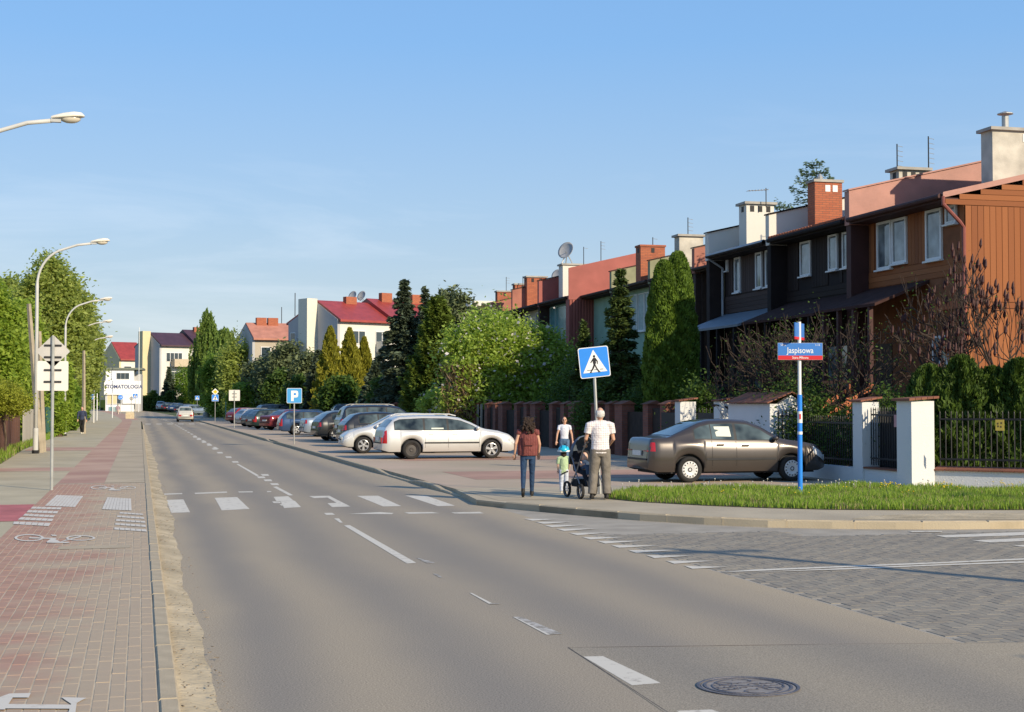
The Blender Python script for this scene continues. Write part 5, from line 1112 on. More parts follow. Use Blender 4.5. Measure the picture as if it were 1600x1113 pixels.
Z = 50; thuja('tall twin-topped thuja column left of the brown house, its lower part in shade', loc(1050, Z), hz(393,Z), ws(27,Z)*1.62, 80000, LM['thuja'], 3, tips=((-.26,0,.955),(.26,.1,1.0)), size=.065, lump=.10, pw=.36)
Z = 55; conifer('dark spruce between the mint house and the tall thuja', loc(970, Z), hz(415,Z), ws(62,Z), 26000, LM['spruceg'], 5, size=.11, droop=.1, whorl=.55, gap=.18)
Z = 60; conifer('small dark spruce by the teal house', loc(912, Z), hz(500,Z), ws(36,Z), 12000, LM['spruceg'], 6, size=.10)
for k, (x, Z, y, px) in enumerate(((890,62,575,40),(945,55,590,42),(1005,52,600,40),(872,78,600,30),(920,66,545,45),(1090,46,600,30),(985,60,560,40))):
    blob_tree('garden_shrub', ['dark shrub behind the walking-figure sign','dark shrub above the brick pillars','dark shrub below the tall thuja','dark shrub right of the lilac','dark laurel behind the walking-figure sign','dark shrub left of the white pillar','dark shrub under the spruce'][k], 'shrub', loc(x, Z), [(0,0,hz(y,Z)*.5,ws(px,Z),1.2,hz(y,Z)*.5),(ws(px*.5,Z),.5,hz(y,Z)*.6,ws(px*.6,Z),1.,hz(y,Z)*.35)], 10000, .07, LM['deep'], 80+k, ncl=90, trunk=.05, shell=.3)
Z = 66; thuja('small bright cone-shaped dwarf spruce above the dark fence', loc(838, Z), hz(605,Z), ws(13,Z), 5000, LM['mid'], 95, name='dwarf_spruce', pw=.9, size=.06)
Z = 74
blob_tree('lilac_bush', 'large lilac with white blossom, the higher of two round bushes', 'shrub', loc(768, Z), [(0,0,4.6,1.6,1.5,1.7),(-1.2,0,4.0,1.3,1.3,1.5),(1.0,0,4.4,1.2,1.2,1.5),(.1,-.3,2.6,1.6,1.4,1.6),(-.9,-.3,1.6,1.5,1.2,1.3),(.9,-.4,1.5,1.2,1.0,1.2)], 46000, .115, LM['lilac'], 7, ncl=240, sig=.19, extra=[(LM['flower'], .05, .15, 1.2)], trunk=.11)
blob_tree('lilac_bush', 'lilac with sparse white blossom on its right flank, right of the higher one', 'shrub', loc(842, Z), [(0,0,4.3,1.1,1.2,1.3),(.8,0,3.8,1.0,1.1,1.2),(-.6,0,3.8,1.0,1.1,1.3),(0,-.2,2.4,1.3,1.2,1.4)], 26000, .115, LM['lilac'], 8, ncl=160, sig=.2, extra=[(LM['flower'], .06, .15, 2.6)], trunk=.09)
blob_tree('lilac_bush', 'low lilac with pale blossom just right of the silver estate roof', 'shrub', loc(688, Z+3), [(0,0,1.9,.9,1,.9),(.9,0,1.5,.9,1,.8)], 8000, .11, LM['lilac'], 9, ncl=60, extra=[(LM['flower'], .09, .13, .9)], trunk=.06)
g_ = np.random.default_rng(5); P_ = np.concatenate([np.stack([g_.normal(0,.35,500)+.1*i, g_.normal(0,.4,500), 1.2+2.6*g_.random(500)],1) for i in range(8)])
t = thing('dry_shrub', 'brown dried shrub hanging left of the lilac', 'shrub', loc(712, Z-1)); leaves('twigs', P_, .045, LM['dry'], g_, t, 9, dirs=np.tile([.25,0,-1.],(len(P_),1))); MB().tube([(0,0,0),(0,0,3)], [.06,.03], 6).build('trunk', m_bark, t, world=False)
Z = 88; conifer('bright green conical cypress between the tall spruce and the lilac', loc(683, Z), hz(462,Z), ws(60,Z), 60000, LM['cypress'], 11, name='cypress_tree', whorl=.24, droop=-.25, size=.14, power=.62, tipup=.25)
Z = 98; conifer('tallest dark spruce, left of the green cypress', loc(631, Z), hz(430,Z), ws(66,Z), 40000, LM['spruce'], 12, size=.18, whorl=.6, gap=.2, droop=.2)
Z = 104; conifer('second dark spruce, its tip just right of the tallest', loc(664, Z), hz(447,Z), ws(48,Z), 24000, LM['spruce'], 13, size=.18, whorl=.6, gap=.2)
Z = 96; blob_tree('pine_tree', 'dark pine with a broken top right of the green cypress', 'tree', loc(712, Z), [(-.3,0,8.2,.8,.9,1.0),(0,0,7.2,1.3,1.3,1.0),(.3,0,5.8,1.7,1.6,1.2),(1.3,0,6.7,.8,.8,.9),(0,0,4,1.6,1.5,1.3)], 26000, .14, LM['pine'], 14, ncl=110, sig=.22, trunk=.16, aspect=2.4)
Z = 112; conifer('dark blue-green spruce low behind the off-roader', loc(588, Z), hz(560,Z), ws(50,Z), 22000, LM['spruce'], 15, size=.18, start=.02)
conifer('low dark spruce left of the gold thujas', loc(497, 128), hz(545,128), ws(36,128), 18000, LM['spruce'], 16, size=.2, start=.02)
Z = 124
for k, (x, y, px) in enumerate(((516,512,17),(546,513,17),(569,526,14))):
    thuja(['gold-green conical thuja, left of three','gold-green conical thuja, tallest middle one of three','gold-green conical thuja, right of three'][k], loc(x, Z+k*1.5), hz(y,Z), ws(px,Z)*1.4, 22000, LM['goldthuja'], 20+k, size=.19, pw=.72, lump=.38, group='gold-green thujas before the white flats', cat='tree')
for k, (x, Z, y, px, m_) in enumerate(((455,150,530,44,'pine'),(425,158,555,34,'pine'),(484,140,548,30,'pine'),(402,165,565,30,'pine'),(370,175,520,30,'willow'),(345,185,545,30,'mid'),(440,140,580,30,'deep'),(535,116,592,36,'deep'),(470,132,590,30,'deep'),(610,104,585,34,'deep'),(385,158,600,28,'mid'),(655,90,600,26,'deep'))):
    H_ = hz(y,Z); w_ = ws(px,Z)
    blob_tree('pine_tree' if m_=='pine' else 'garden_tree', ['broad grey-green pine in front of the beige flats','lower pine left of the broad one','pine just left of the low dark spruce','pine farthest left, before the beige flats','tall loose tree left of the beige flats','leafy tree just right of the birch','dark undergrowth tree below the broad pine','dark bush below the gold thujas','dark bush behind the square blue parking sign','dark bush below the tallest spruce','leafy bush over the small red car','dark bush behind the silver estate'][k], 'tree', loc(x, Z), [(0,0,H_*.78,w_*.6,w_*.6,H_*.2),(-w_*.4,0,H_*.6,w_*.6,w_*.6,H_*.2),(w_*.4,0,H_*.62,w_*.6,w_*.6,H_*.2),(0,0,H_*.4,w_*.8,w_*.7,H_*.28),(0,0,H_*.15,w_*.7,w_*.7,H_*.15)], 15000, .20 if m_=='pine' else .22, LM[m_], 100+k, ncl=110, sig=.2, trunk=.14, aspect=2.2 if m_=='pine' else 1.5)
m_birchb = M('birch_bark', (.55,.53,.48), .8, .35, 6)
weeping('tall drooping birch with a narrow top at the bend of the street', loc(324, 250), hz(487,250), ws(30,250), 40000, LM['birch'], 31, size=.24, trunkm=m_birchb, start=.25)
weeping('second drooping birch merging with the taller one on its left', loc(350, 240), hz(515,240), ws(36,240), 36000, LM['birch'], 32, size=.25, trunkm=m_birchb, start=.2)
for k, (x, Z, y, px, m_) in enumerate(((264,264,572,17,'spruce'),(290,266,575,18,'mid'),(302,262,590,20,'mid'))):
    if m_=='spruce': conifer('grey-green spruce in front of the cream flats', loc(x,Z), hz(y,Z), ws(px,Z), 12000, LM[m_], 34, size=.25)
    else: blob_tree('leafy_tree', ['','leafy tree before the balconies of the cream flats','leafy bush left of the birch'][k], 'tree', loc(x,Z), [(0,0,hz(y,Z)*.6,ws(px,Z),1.5,hz(y,Z)*.38),(.4,0,hz(y,Z)*.3,ws(px,Z),1.5,hz(y,Z)*.3)], 8000, .22, LM[m_], 35+k, ncl=70, trunk=.12)
hd = thing('clipped_hedge', 'dark clipped hedge closing the view where the street bends left', 'hedge', loc(176, 262)); g_ = np.random.default_rng(44); a_, b_ = np.array(loc(176,262)), np.array(loc(270,255)); n_ = 26000; u = g_.random(n_)
hh = 2.3+.5*np.sin(u*21)+.3*np.sin(u*47+1)+.8*(u>.35); P_ = (b_-a_)[None,:]*u[:,None] + np.stack([g_.normal(0,.2,n_), g_.uniform(-.8,.8,n_), (g_.random(n_)**.6)*hh+.4],1); leaves('foliage', P_, .22, LM['deep'], g_, hd)
MB().obox(((b_-a_)[0]/2, (b_-a_)[1]/2, 1.3), (np.linalg.norm(b_-a_), .9, 2.6)).build('inner_foliage', LM['deep'], hd, world=False)
# larch behind the roofs
Z = 52; p = at(1278, 300, 56); lz = p.z
conifer('thin larch top showing above the roofs behind the brick chimney', (at(1276,300,58).x, at(1276,300,58).y, 0), hz(246,58), 5.2, 11000, LM['larch'], 71, name='larch_tree', size=.07, whorl=.6, gap=.4, droop=-.1, start=.5, power=.7, tipup=.1)
# far tree masses closing the horizon
g_ = np.random.default_rng(77); bg_ = []
for k in range(46):
    Z = 350 + 30*g_.random(); x = 120 + 20*k; bg_.append((x, Z))
P_ = np.concatenate([np.array(loc(x,Z))[None,:] + g_.normal(0,1,(520,3))*np.array([3.,2.0,2.4]) + np.array([0,0,4.8]) for x, Z in bg_]); P_[:,2] = np.abs(P_[:,2])
o = leaves('woodland', P_, .9, LM['mid'], g_); o['kind'] = 'stuff'; o['label'] = 'far belt of trees closing the view behind the flats'

# ---- left side
sig_ = [('tall rounded willow rising over the left footway', 112, 104, 403, 58), ('second willow, lower, reaching toward the lamp posts', 155, 122, 470, 32)]
def left_tree(label, x, Z, y, px, m_, seed, n=30000, size=.17, name='willow_tree', lowk=1, cat='tree'):
    H_ = hz(y,Z); w_ = ws(px,Z)
    return blob_tree(name, label, cat, loc(x, Z), [(0,0,H_*.80,w_*.55,w_*.6,H_*.19),(-w_*.55,0,H_*.66,w_*.55,w_*.6,H_*.22),(w_*.5,0,H_*.62,w_*.5,w_*.6,H_*.22),(0,-w_*.2,H_*.5,w_*.85,w_*.8,H_*.26),(w_*.2*lowk-w_*.3*(1-lowk),0,H_*.27,w_*.7*lowk,w_*.7,H_*.2),(-w_*.4,0,H_*.25,w_*.6,w_*.7,H_*.2)], n, size, LM[m_], seed, ncl=240, sig=.17, trunk=.2, aspect=1.9, limbs=24)
left_tree('tall rounded willow rising over the left footway', 80, 104, 403, 56, 'willow', 201, 60000, .17, lowk=.5)
left_tree('second willow reaching right toward the far lamp posts', 124, 138, 475, 32, 'willow', 202, 42000, .18, lowk=.5)
left_tree('third willow low behind the row of lamp posts', 110, 150, 540, 26, 'mid', 203, 20000, .2, lowk=.6)
left_tree('grey-green willow behind, at the left edge', 8, 112, 425, 42, 'willow', 204, 26000, .18)
left_tree('bright leafy tree over the brown fence at the left edge', -12, 64, 440, 44, 'fresh', 205, 46000, .115, 'leafy_tree')
left_tree('bright leafy tree behind the leaning concrete poles', 34, 82, 462, 30, 'fresh', 206, 36000, .125, 'leafy_tree')
left_tree('leafy tree behind the square sign backs', 88, 92, 540, 22, 'fresh', 207, 26000, .13, 'leafy_tree')
left_tree('leafy bush right of the pale fence', 93, 80, 612, 9, 'fresh', 208, 10000, .11, 'leafy_bush', cat='shrub')
left_tree('dark leafy bush above the green fence', 106, 98, 590, 17, 'mid', 209, 14000, .13, 'leafy_bush', cat='shrub')
left_tree('leafy bush among the far lamp posts', 116, 126, 600, 13, 'mid', 210, 10000, .15, 'leafy_bush', cat='shrub')
left_tree('leafy bush at the far end of the grass verge', 128, 165, 596, 11, 'mid', 211, 9000, .2, 'leafy_bush', cat='shrub')
blob_tree('hanging_shrub', 'yellow-green shrub hanging over the brown plank fence', 'shrub', loc(8, 50), [(0,0,2.05,.65,.8,.42),(.35,.6,1.9,.4,.7,.35),(-.6,-.6,2.1,.7,1.2,.45),(-.4,.5,2.25,.6,.8,.4)], 22000, .055, LM['yellow'], 212, ncl=200, trunk=.05, shell=.3, limbs=8)
blob_tree('bramble', 'bramble growing through the brown plank fence at the left edge', 'shrub', (-4.2, 42.5, 0), [(0,0,.45,.15,.7,.5)], 1800, .06, LM['fresh'], 213, ncl=40, trunk=.02, shell=.2, limbs=4)
# ============================================================ CARS
def paintmat(name, c, metal=.35, rough=.32):
    m = M(name, c, rough, .05, 3, metal=metal, spec=.5, coat=.6); nodes(m)[1].inputs['Coat Roughness'].default_value = .08; return m
m_carglass = M('car_glass', (.012,.017,.018), .03, .2, 2.2, spec=.6, col2=(.10,.135,.14), detail=2); m_tail = M('tail_lens', (.38,.012,.015), .15, .1, 8, spec=.7); m_head = M('head_lens', (.55,.56,.56), .08, .3, 20, spec=1.0)
m_trim = M('black_trim', (.03,.03,.032), .6, .1); m_plate = M('number_plate', (.68,.68,.64), .5, .05); m_rim = M('alloy', (.55,.55,.54), .3, .05, metal=.7); m_steelrim = M('steel_rim', (.07,.065,.06), .6, .2); m_seam = M('panel_gap', (.01,.01,.01), .8, 0)
TYPES = {  # L, W, roof height, sill, wheelbase positions (rear, front from centre), profile top (u,z), belt(u,z)
 'wagon': dict(L=4.45, W=1.70, wr=-1.27, wf=1.36, r=.305, top=[(0,.56),(.004,.66),(.015,.90),(.03,1.02),(.085,1.28),(.13,1.365),(.30,1.40),(.48,1.39),(.58,1.325),(.66,1.185),(.735,1.0),(.76,.965),(.86,.90),(.94,.79),(.98,.66),(1,.52)], belt=[(0,.92),(.5,.90),(.74,.93),(1,.75)],
               dlo=[(.095,.30),(.315,.475),(.49,.70)], scr=(.585,.735), rear=(.028,.085)),
 'sedan': dict(L=4.32, W=1.66, wr=-1.20, wf=1.29, r=.292, top=[(0,.50),(.004,.64),(.010,.90),(.022,1.0),(.09,1.01),(.12,1.025),(.29,1.35),(.35,1.405),(.47,1.42),(.56,1.395),(.63,1.275),(.735,.995),(.76,.965),(.88,.90),(.955,.83),(.982,.70),(1,.50)], belt=[(0,.93),(.3,.95),(.5,.92),(.74,.92),(1,.72)],
               dlo=[(.255,.345),(.35,.475),(.49,.70)], scr=(.565,.735), rear=(.13,.32)),
 'hatch': dict(L=4.05, W=1.69, wr=-1.22, wf=1.27, r=.298, top=[(0,.54),(.004,.66),(.02,.92),(.045,1.02),(.13,1.33),(.20,1.405),(.34,1.44),(.47,1.43),(.56,1.37),(.65,1.18),(.74,.99),(.77,.95),(.88,.85),(.95,.75),(.985,.64),(1,.50)], belt=[(0,.95),(.3,.95),(.5,.90),(.74,.91),(1,.70)],
               dlo=[(.17,.36),(.375,.695)], scr=(.565,.735), rear=(.045,.15)),
 'suv': dict(L=4.65, W=1.82, wr=-1.34, wf=1.38, r=.36, top=[(0,.65),(.004,.78),(.012,1.05),(.03,1.15),(.06,1.55),(.09,1.68),(.30,1.72),(.50,1.71),(.60,1.63),(.66,1.45),(.725,1.16),(.75,1.12),(.90,1.03),(.96,.92),(.985,.75),(1,.60)], belt=[(0,1.12),(.5,1.08),(.74,1.09),(1,.88)],
               dlo=[(.07,.27),(.285,.46),(.475,.70)], scr=(.61,.725), rear=(.035,.07)),
 'mpv': dict(L=4.2, W=1.72, wr=-1.3, wf=1.32, r=.30, top=[(0,.56),(.004,.70),(.012,.95),(.025,1.06),(.055,1.45),(.09,1.60),(.28,1.65),(.46,1.63),(.60,1.50),(.70,1.25),(.80,1.03),(.83,1.0),(.93,.86),(.98,.66),(1,.52)], belt=[(0,1.0),(.5,.97),(.78,.97),(1,.75)],
               dlo=[(.07,.27),(.285,.48),(.495,.74)], scr=(.61,.80), rear=(.03,.07)),
 'notch': dict(L=4.40, W=1.71, wr=-1.24, wf=1.33, r=.30, top=[(0,.54),(.004,.66),(.012,.88),(.03,.99),(.16,1.02),(.18,1.03),(.27,1.27),(.33,1.38),(.45,1.425),(.55,1.40),(.63,1.27),(.73,1.01),(.755,.97),(.88,.88),(.95,.77),(.985,.64),(1,.50)], belt=[(0,.95),(.3,.95),(.5,.92),(.74,.92),(1,.72)],
               dlo=[(.215,.30),(.31,.475),(.49,.70)], scr=(.57,.73), rear=(.18,.31))}
def car_meshes(kind, paint, rim='alloy', rimR='alloy', moulding=True):
    T = TYPES[kind]; L_, W0 = T['L'], T['W']/2; sill = .24 if kind != 'suv' else .34; ra = T['r'] + .055
    tu, tz = zip(*T['top']); bu, bz = zip(*T['belt']); roof = max(tz)
    def X(u): return -L_/2 + L_*u
    def U(x): return (x + L_/2)/L_
    _u = np.linspace(0,1,401); _z = np.interp(_u, tu, tz); ker = np.hanning(9); ker /= ker.sum(); zs = np.convolve(np.pad(_z,4,'edge'), ker, 'valid'); edge = np.minimum(_u, 1-_u) < .02; zs[edge] = _z[edge]
    def top(u): return float(np.interp(u, _u, zs))
    def belt(u): return min(float(np.interp(u, bu, bz)), top(u) - .035)
    def plan(u): v = abs(2*u-1); return 1 - .045*v**3 - .13*max(0,(v-.88)/.12)**2.4
    def bottom(x):
        b = sill
        for w_ in (T['wr'], T['wf']):
            d = abs(x-w_)
            if d < ra: b = max(b, T['r'] + math.sqrt(ra*ra-d*d))
        v = abs(2*U(x)-1); return b + (.06*max(0,(v-.9)/.1))
    def sect(x):
        u = U(x); zb, zt, be, W = bottom(x), top(u), belt(u), W0*plan(u); be = max(be, zb+.02); zt = max(zt, be+.02)
        k = min(1, max(0, (zt-be-.06)/(roof-be-.05))) if be < roof else 0
        yr = W*(.86*(1-k)+.70*k); h_ = be - zb
        return [(W*.93, zb), (W*.985, zb+h_*.16), (W*1.0, zb+h_*.42), (W*.995, zb+h_*.66), (W*.965, zb+h_*.88), (W*.925, be), (W*.925*.5+yr*.5+.01*k, be+(zt-be)*.47), (yr+.012, zt-.075*k-.012), (yr-.04, zt-.03*k-.004), (yr*.72, zt-.004), (yr*.38, zt), (0, zt+.004)]
    xs = sorted(set([X(u) for u in list(np.linspace(0,1,64)) + [.002,.004,.008,.012,.02,.03,.97,.98,.985,.992]] + [w_+ra*c for w_ in (T['wr'],T['wf']) for c in (-1.001,-.99,-.95,-.88,-.75,-.5,-.25,0,.25,.5,.75,.88,.95,.99,1.001)]))
    body = MB(); rows = []
    for x in xs:
        s = sect(x); b = len(body.v); body.v += [(x, y, z) for y, z in s] + [(x, -y, z) for y, z in s[:-1]]; rows.append(b)
    n = 12
    for i in range(len(xs)-1):
        a, b = rows[i], rows[i+1]
        for j in range(n-1): body.f.append((a+j, b+j, b+j+1, a+j+1)); body.m.append(0)
        R_ = lambda base, j: base + n + j if j < n-1 else base + n - 1
        for j in range(n-1): body.f.append((R_(a,j), R_(a,j+1), R_(b,j+1), R_(b,j))); body.m.append(0)
    for a in (rows[0], rows[-1]): body.f.append(tuple([a+j for j in range(n)] + [a+n+j for j in range(n-2,-1,-1)])); body.m.append(0)
    def side(x, z, off=.004):
        s = sect(x); y = s[0][0]
        for (y0,z0),(y1,z1) in zip(s[:9], s[1:9]):
            if z0 <= z <= z1 + 1e-6: y = y0+(y1-y0)*(z-z0)/max(1e-6,z1-z0); break
            y = y1 if z > z1 else y
        return y + off
    def spatch(mb, poly4, sg, off=.005, nx=8, nz=4):       # patch on the side between corner points (x,z)
        (a, b, c, d) = poly4; base = len(mb.v)
        for i in range(nx+1):
            for j in range(nz+1):
                s_, t_ = i/nx, j/nz; x = (a[0]*(1-s_)+b[0]*s_)*(1-t_) + (d[0]*(1-s_)+c[0]*s_)*t_; z = (a[1]*(1-s_)+b[1]*s_)*(1-t_) + (d[1]*(1-s_)+c[1]*s_)*t_
                mb.v.append((x, sg*side(x,z,off), z))
        for i in range(nx):
            for j in range(nz): q = base+i*(nz+1)+j; mb.f.append((q, q+nz+1, q+nz+2, q+1)); mb.m.append(0)
    P = []
    P.append(('body', body.mesh('body', paint, smooth=True)))
    me = P[-1][1]; 
    P.append(('underbody', MB().box(X(.06), X(.94), -W0*.80, W0*.80, sill-.04, .62).mesh('underbody', m_black)))
    for sg in (1, -1):
        mb = MB(); ua, ub_ = T['dlo'][0][0]-.006, T['dlo'][-1][1]+.008; nx, nz = 30, 5
        for i in range(nx+1):
            x = X(ua+(ub_-ua)*i/nx); z0 = belt(U(x))+.012; z1 = max(z0+.004, min(top(U(x))-.090, roof-.090))
            for j in range(nz+1): z = z0+(z1-z0)*j/nz; mb.v.append((x, sg*side(x,z,.003), z))
        for i in range(nx):
            for j in range(nz): q = i*(nz+1)+j; mb.f.append((q,q+nz+1,q+nz+2,q+1)); mb.m.append(0)
        P.append(('window_surround', mb.mesh('window_surround', m_trim, smooth=True)))
        for (u0, u1) in T['dlo']:
            mb = MB(); nx, nz = 12, 5; base = 0
            for i in range(nx+1):
                x = X(u0+(u1-u0)*i/nx); z0 = belt(U(x))+.03; z1 = max(z0+.004, min(top(U(x))-.105, roof-.105))
                for j in range(nz+1):
                    z = z0+(z1-z0)*j/nz; mb.v.append((x, sg*side(x,z,.006), z))
            for i in range(nx):
                for j in range(nz): q = i*(nz+1)+j; mb.f.append((q,q+nz+1,q+nz+2,q+1)); mb.m.append(0)
            P.append(('side_window', mb.mesh('side_window', m_carglass, smooth=True)))
        # seams, sill moulding, handles
        sm = MB(); dl = T['dlo']; us = [dl[-1][0]-.008, dl[-1][1]+.012] + ([dl[-2][0]-.004] if len(dl) > 1 else [])
        for u in us:
            x = X(u)
            for z0, z1 in ((sill+.07, belt(u)),): spatch(sm, ((x-.004,z0),(x+.004,z0),(x+.004,z1),(x-.004,z1)), sg, .002, 1, 10) if bottom(x) < sill+.05 else spatch(sm, ((x-.004,bottom(x)+.03),(x+.004,bottom(x)+.03),(x+.004,z1),(x-.004,z1)), sg, .002, 1, 6)
        P.append(('door_seam', sm.mesh('door_seam', m_seam)))
        if moulding:
            mm = MB(); spatch(mm, ((T['wr']+ra+.05,.50),(T['wf']-ra-.05,.50),(T['wf']-ra-.05,.545),(T['wr']+ra+.05,.545)), sg, .012, 20, 1); P.append(('moulding', mm.mesh('moulding', m_trim)))
        for (u0, u1) in dl[-2:]:
            x = X(u0)+.10; z = belt(U(x))-.10; P.append(('door_handle', MB().box(x, x+.17, min(sg*side(x,z),sg*(side(x,z)+.03)), max(sg*side(x,z),sg*(side(x,z)+.03)), z-.012, z+.018).mesh('door_handle', paint)))
        x = X(dl[-1][1])-.02; z = belt(U(x))+.06; y = side(x,z)
        P.append(('mirror', MB().ball((x+.02, sg*(y+.10), z), (.07,.10,.065), 10, 6).mesh('mirror', paint, smooth=True)))
        # lamps
        hm = MB(); xf = X(.992); spatch(hm, ((X(.925),top(.94)-.20),(xf,top(.99)-.16),(xf,top(.985)-.05),(X(.925),top(.925)-.055)), sg, .005, 6, 3)
        zt_ = top(.985)-.06; hm.box(X(.995)-.02, X(1)+.006, *sorted((sg*W0*.42, sg*W0*.78)), zt_-.12, zt_-.01); P.append(('headlight', hm.mesh('headlight', m_head)))
        tm_ = MB(); zt_ = belt(.03)-.03; zb_ = zt_-(.38 if kind in ('wagon','mpv','suv') else .20); up_ = .14 if kind in ('wagon','mpv') else 0
        spatch(tm_, ((X(.003),zb_),(X(.035),zb_),(X(.035),zt_+up_*.3),(X(.016),zt_)), sg, .006, 4, 4)
        tm_.box(X(0)-.008, X(.012), *sorted((sg*W0*.50, sg*W0*.80)), zb_, min(zt_, top(.006)-.01)); P.append(('taillight', tm_.mesh('taillight', m_tail)))
    def screen(u0, u1, nm):
        mb = MB(); nx, ny = 8, 10
        for i in range(nx+1):
            u = u0+(u1-u0)*i/nx; x = X(u); s = sect(x); slope = (top(u+.01)-top(u-.01))/(.02*L_); nv = Vector((-slope,0,1)).normalized()
            ys = [p[0] for p in s[8:]][::-1]; zs_ = [p[1] for p in s[8:]][::-1]; ym = ys[-1]-.01
            for j in range(ny+1):
                y = -ym + 2*ym*j/ny; z = float(np.interp(abs(y), ys, zs_)); mb.v.append((x+nv.x*.006, y, z+nv.z*.006))
        for i in range(nx):
            for j in range(ny): q = i*(ny+1)+j; mb.f.append((q,q+1,q+ny+2,q+ny+1)); mb.m.append(0)
        P.append((nm, mb.mesh(nm, m_carglass, smooth=True)))
    screen(T['scr'][0]+.012, T['scr'][1]-.008, 'windscreen'); screen(T['rear'][0]+.004, T['rear'][1]-.004, 'rear_window')
    P.append(('number_plate', MB().box(X(0)-.018, X(0)+.01, -.26, .26, .60 if kind!='suv' else .7, .71 if kind!='suv' else .81).mesh('number_plate', m_plate)))
    P.append(('number_plate', MB().box(X(1)-.01, X(1)+.018, -.26, .26, .37, .47).mesh('number_plate', m_plate)))
    P.append(('grille', MB().box(X(.98), X(1)+.008, -W0*.36, W0*.36, top(.99)-.13 if kind!='suv' else .72, top(.995)-.03).mesh('grille', m_trim)))
    P.append(('bumper_strip', MB().box(X(1)-.02, X(1)+.014, -W0*.74, W0*.74, .49, .525).mesh('bumper_strip', m_trim)))
    P.append(('bumper_strip', MB().box(X(0)-.014, X(0)+.02, -W0*.74, W0*.74, .50, .54).mesh('bumper_strip', m_trim)))
    if kind in ('wagon','suv'):
        for sg in (1,-1): P.append(('roof_rail', MB().tube([(X(.12),sg*W0*.66,roof-.02),(X(.16),sg*W0*.67,roof+.035),(X(.50),sg*W0*.67,roof+.035),(X(.55),sg*W0*.66,roof-.02)], .018, 6).mesh('roof_rail', m_steel if kind=='suv' else paint)))
    P.append(('antenna', MB().tube([(X(.50),0,roof-.02),(X(.44),0,roof+.35)], [.006,.003], 5).mesh('antenna', m_black)))
    def wheel(style):
        r_ = T['r']; ty = MB().lathe([(r_*.66,-.085),(r_*.80,-.098),(r_*.96,-.085),(r_,-.05),(r_,.05),(r_*.96,.085),(r_*.80,.098),(r_*.66,.085),(r_*.64,.0),(r_*.66,-.085)], 28, axis='y').mesh('tyre', m_rubber, smooth=True)
        rm = MB()
        if style == 'steel': rm.lathe([(0,.05),(r_*.18,.06),(r_*.22,.035),(r_*.5,.03),(r_*.62,.075),(r_*.66,.08)], 24, axis='y'); q = rm.mesh('rim', m_steelrim)
        elif style == 'cover':
            rm.lathe([(0,.085),(r_*.16,.085),(r_*.2,.07),(r_*.45,.09),(r_*.60,.085),(r_*.66,.075)], 28, axis='y')
            for k in range(14): a = 2*math.pi*k/14; rm.obox((math.cos(a)*r_*.53,.092,math.sin(a)*r_*.53), (.034,.006,.022), Matrix.Rotation(-a,3,'Y'), 1)
            rm.lathe([(r_*.10,.088),(r_*.17,.088)], 16, axis='y', mi=1); q = rm.mesh('rim', [M('wheel_cover', (.60,.60,.58), .45, .06), m_trim])
        else:
            rm.lathe([(0,.03),(r_*.62,.02),(r_*.64,.05)], 24, axis='y', mi=1); rm.lathe([(r_*.58,.07),(r_*.62,.082),(r_*.67,.078),(r_*.67,.03)], 28, axis='y'); rm.lathe([(0,.085),(r_*.13,.08),(r_*.15,.05)], 14, axis='y')
            for k in range(5):
                a = 2*math.pi*k/5+.3; e1 = Vector((math.cos(a),0,math.sin(a))); e2 = Vector((-math.sin(a),0,math.cos(a))); y0, y1 = .075, .02
                pts = [e1*r_*.08+e2*r_*.09, e1*r_*.60+e2*r_*.15, e1*r_*.60-e2*r_*.15, e1*r_*.08-e2*r_*.09]
                rm.add([(p.x,y0,p.z) for p in pts]+[(p.x,y1,p.z) for p in pts], [(0,1,2,3),(0,4,5,1),(1,5,6,2),(2,6,7,3)])
            q = rm.mesh('rim', [m_rim, m_black])
        return ty, q
    return P, T, wheel(rim), wheel(rimR), side, X, top, belt
CC = {}
def car(kind, paint, label, loc, rz, name='parked_car', cat='car', group='cars parked side by side along the fence', rim='alloy', rimR=None, moulding=True):
    key = (kind, paint.name, rim, rimR)
    if key not in CC: CC[key] = car_meshes(kind, paint, rim, rimR or rim, moulding)
    P, T, wf, wr, side, X, top, belt = CC[key]; t = thing(name, label, cat, loc, rz, group)
    for nm, me in P: put(nm, me, t)
    for x, wm in ((T['wf'], wf), (T['wr'], wr)):
        for sg in (1, -1):
            w_ = bpy.data.objects.new('wheel', wm[0]); COL.objects.link(w_); w_.parent = t; w_.location = (x, sg*(T['W']/2-.10), T['r']); w_.rotation_euler = (0, rnd.uniform(0,6), 0 if sg > 0 else math.pi)
            put('rim', wm[1], w_)
    return t, side, X
c_silver = paintmat('silver_paint', (.62,.62,.59), .35, .35); c_silver2 = paintmat('pale_silver_paint', (.44,.46,.47), .45); c_grey = paintmat('grey_brown_paint', (.060,.050,.044), .35, .30); c_dk = paintmat('dark_blue_paint', (.018,.024,.038), .2); c_blk = paintmat('anthracite_paint', (.025,.027,.03), .3)
c_blue = paintmat('blue_paint', (.035,.075,.16), .35); c_lblue = paintmat('ice_blue_paint', (.27,.33,.40), .4); c_red = paintmat('red_paint', (.26,.015,.018), .1); c_wine = paintmat('wine_red_paint', (.20,.02,.025), .2); c_white = paintmat('champagne_paint', (.50,.48,.42), .35); c_green = paintmat('dark_green_paint', (.02,.04,.035), .3)
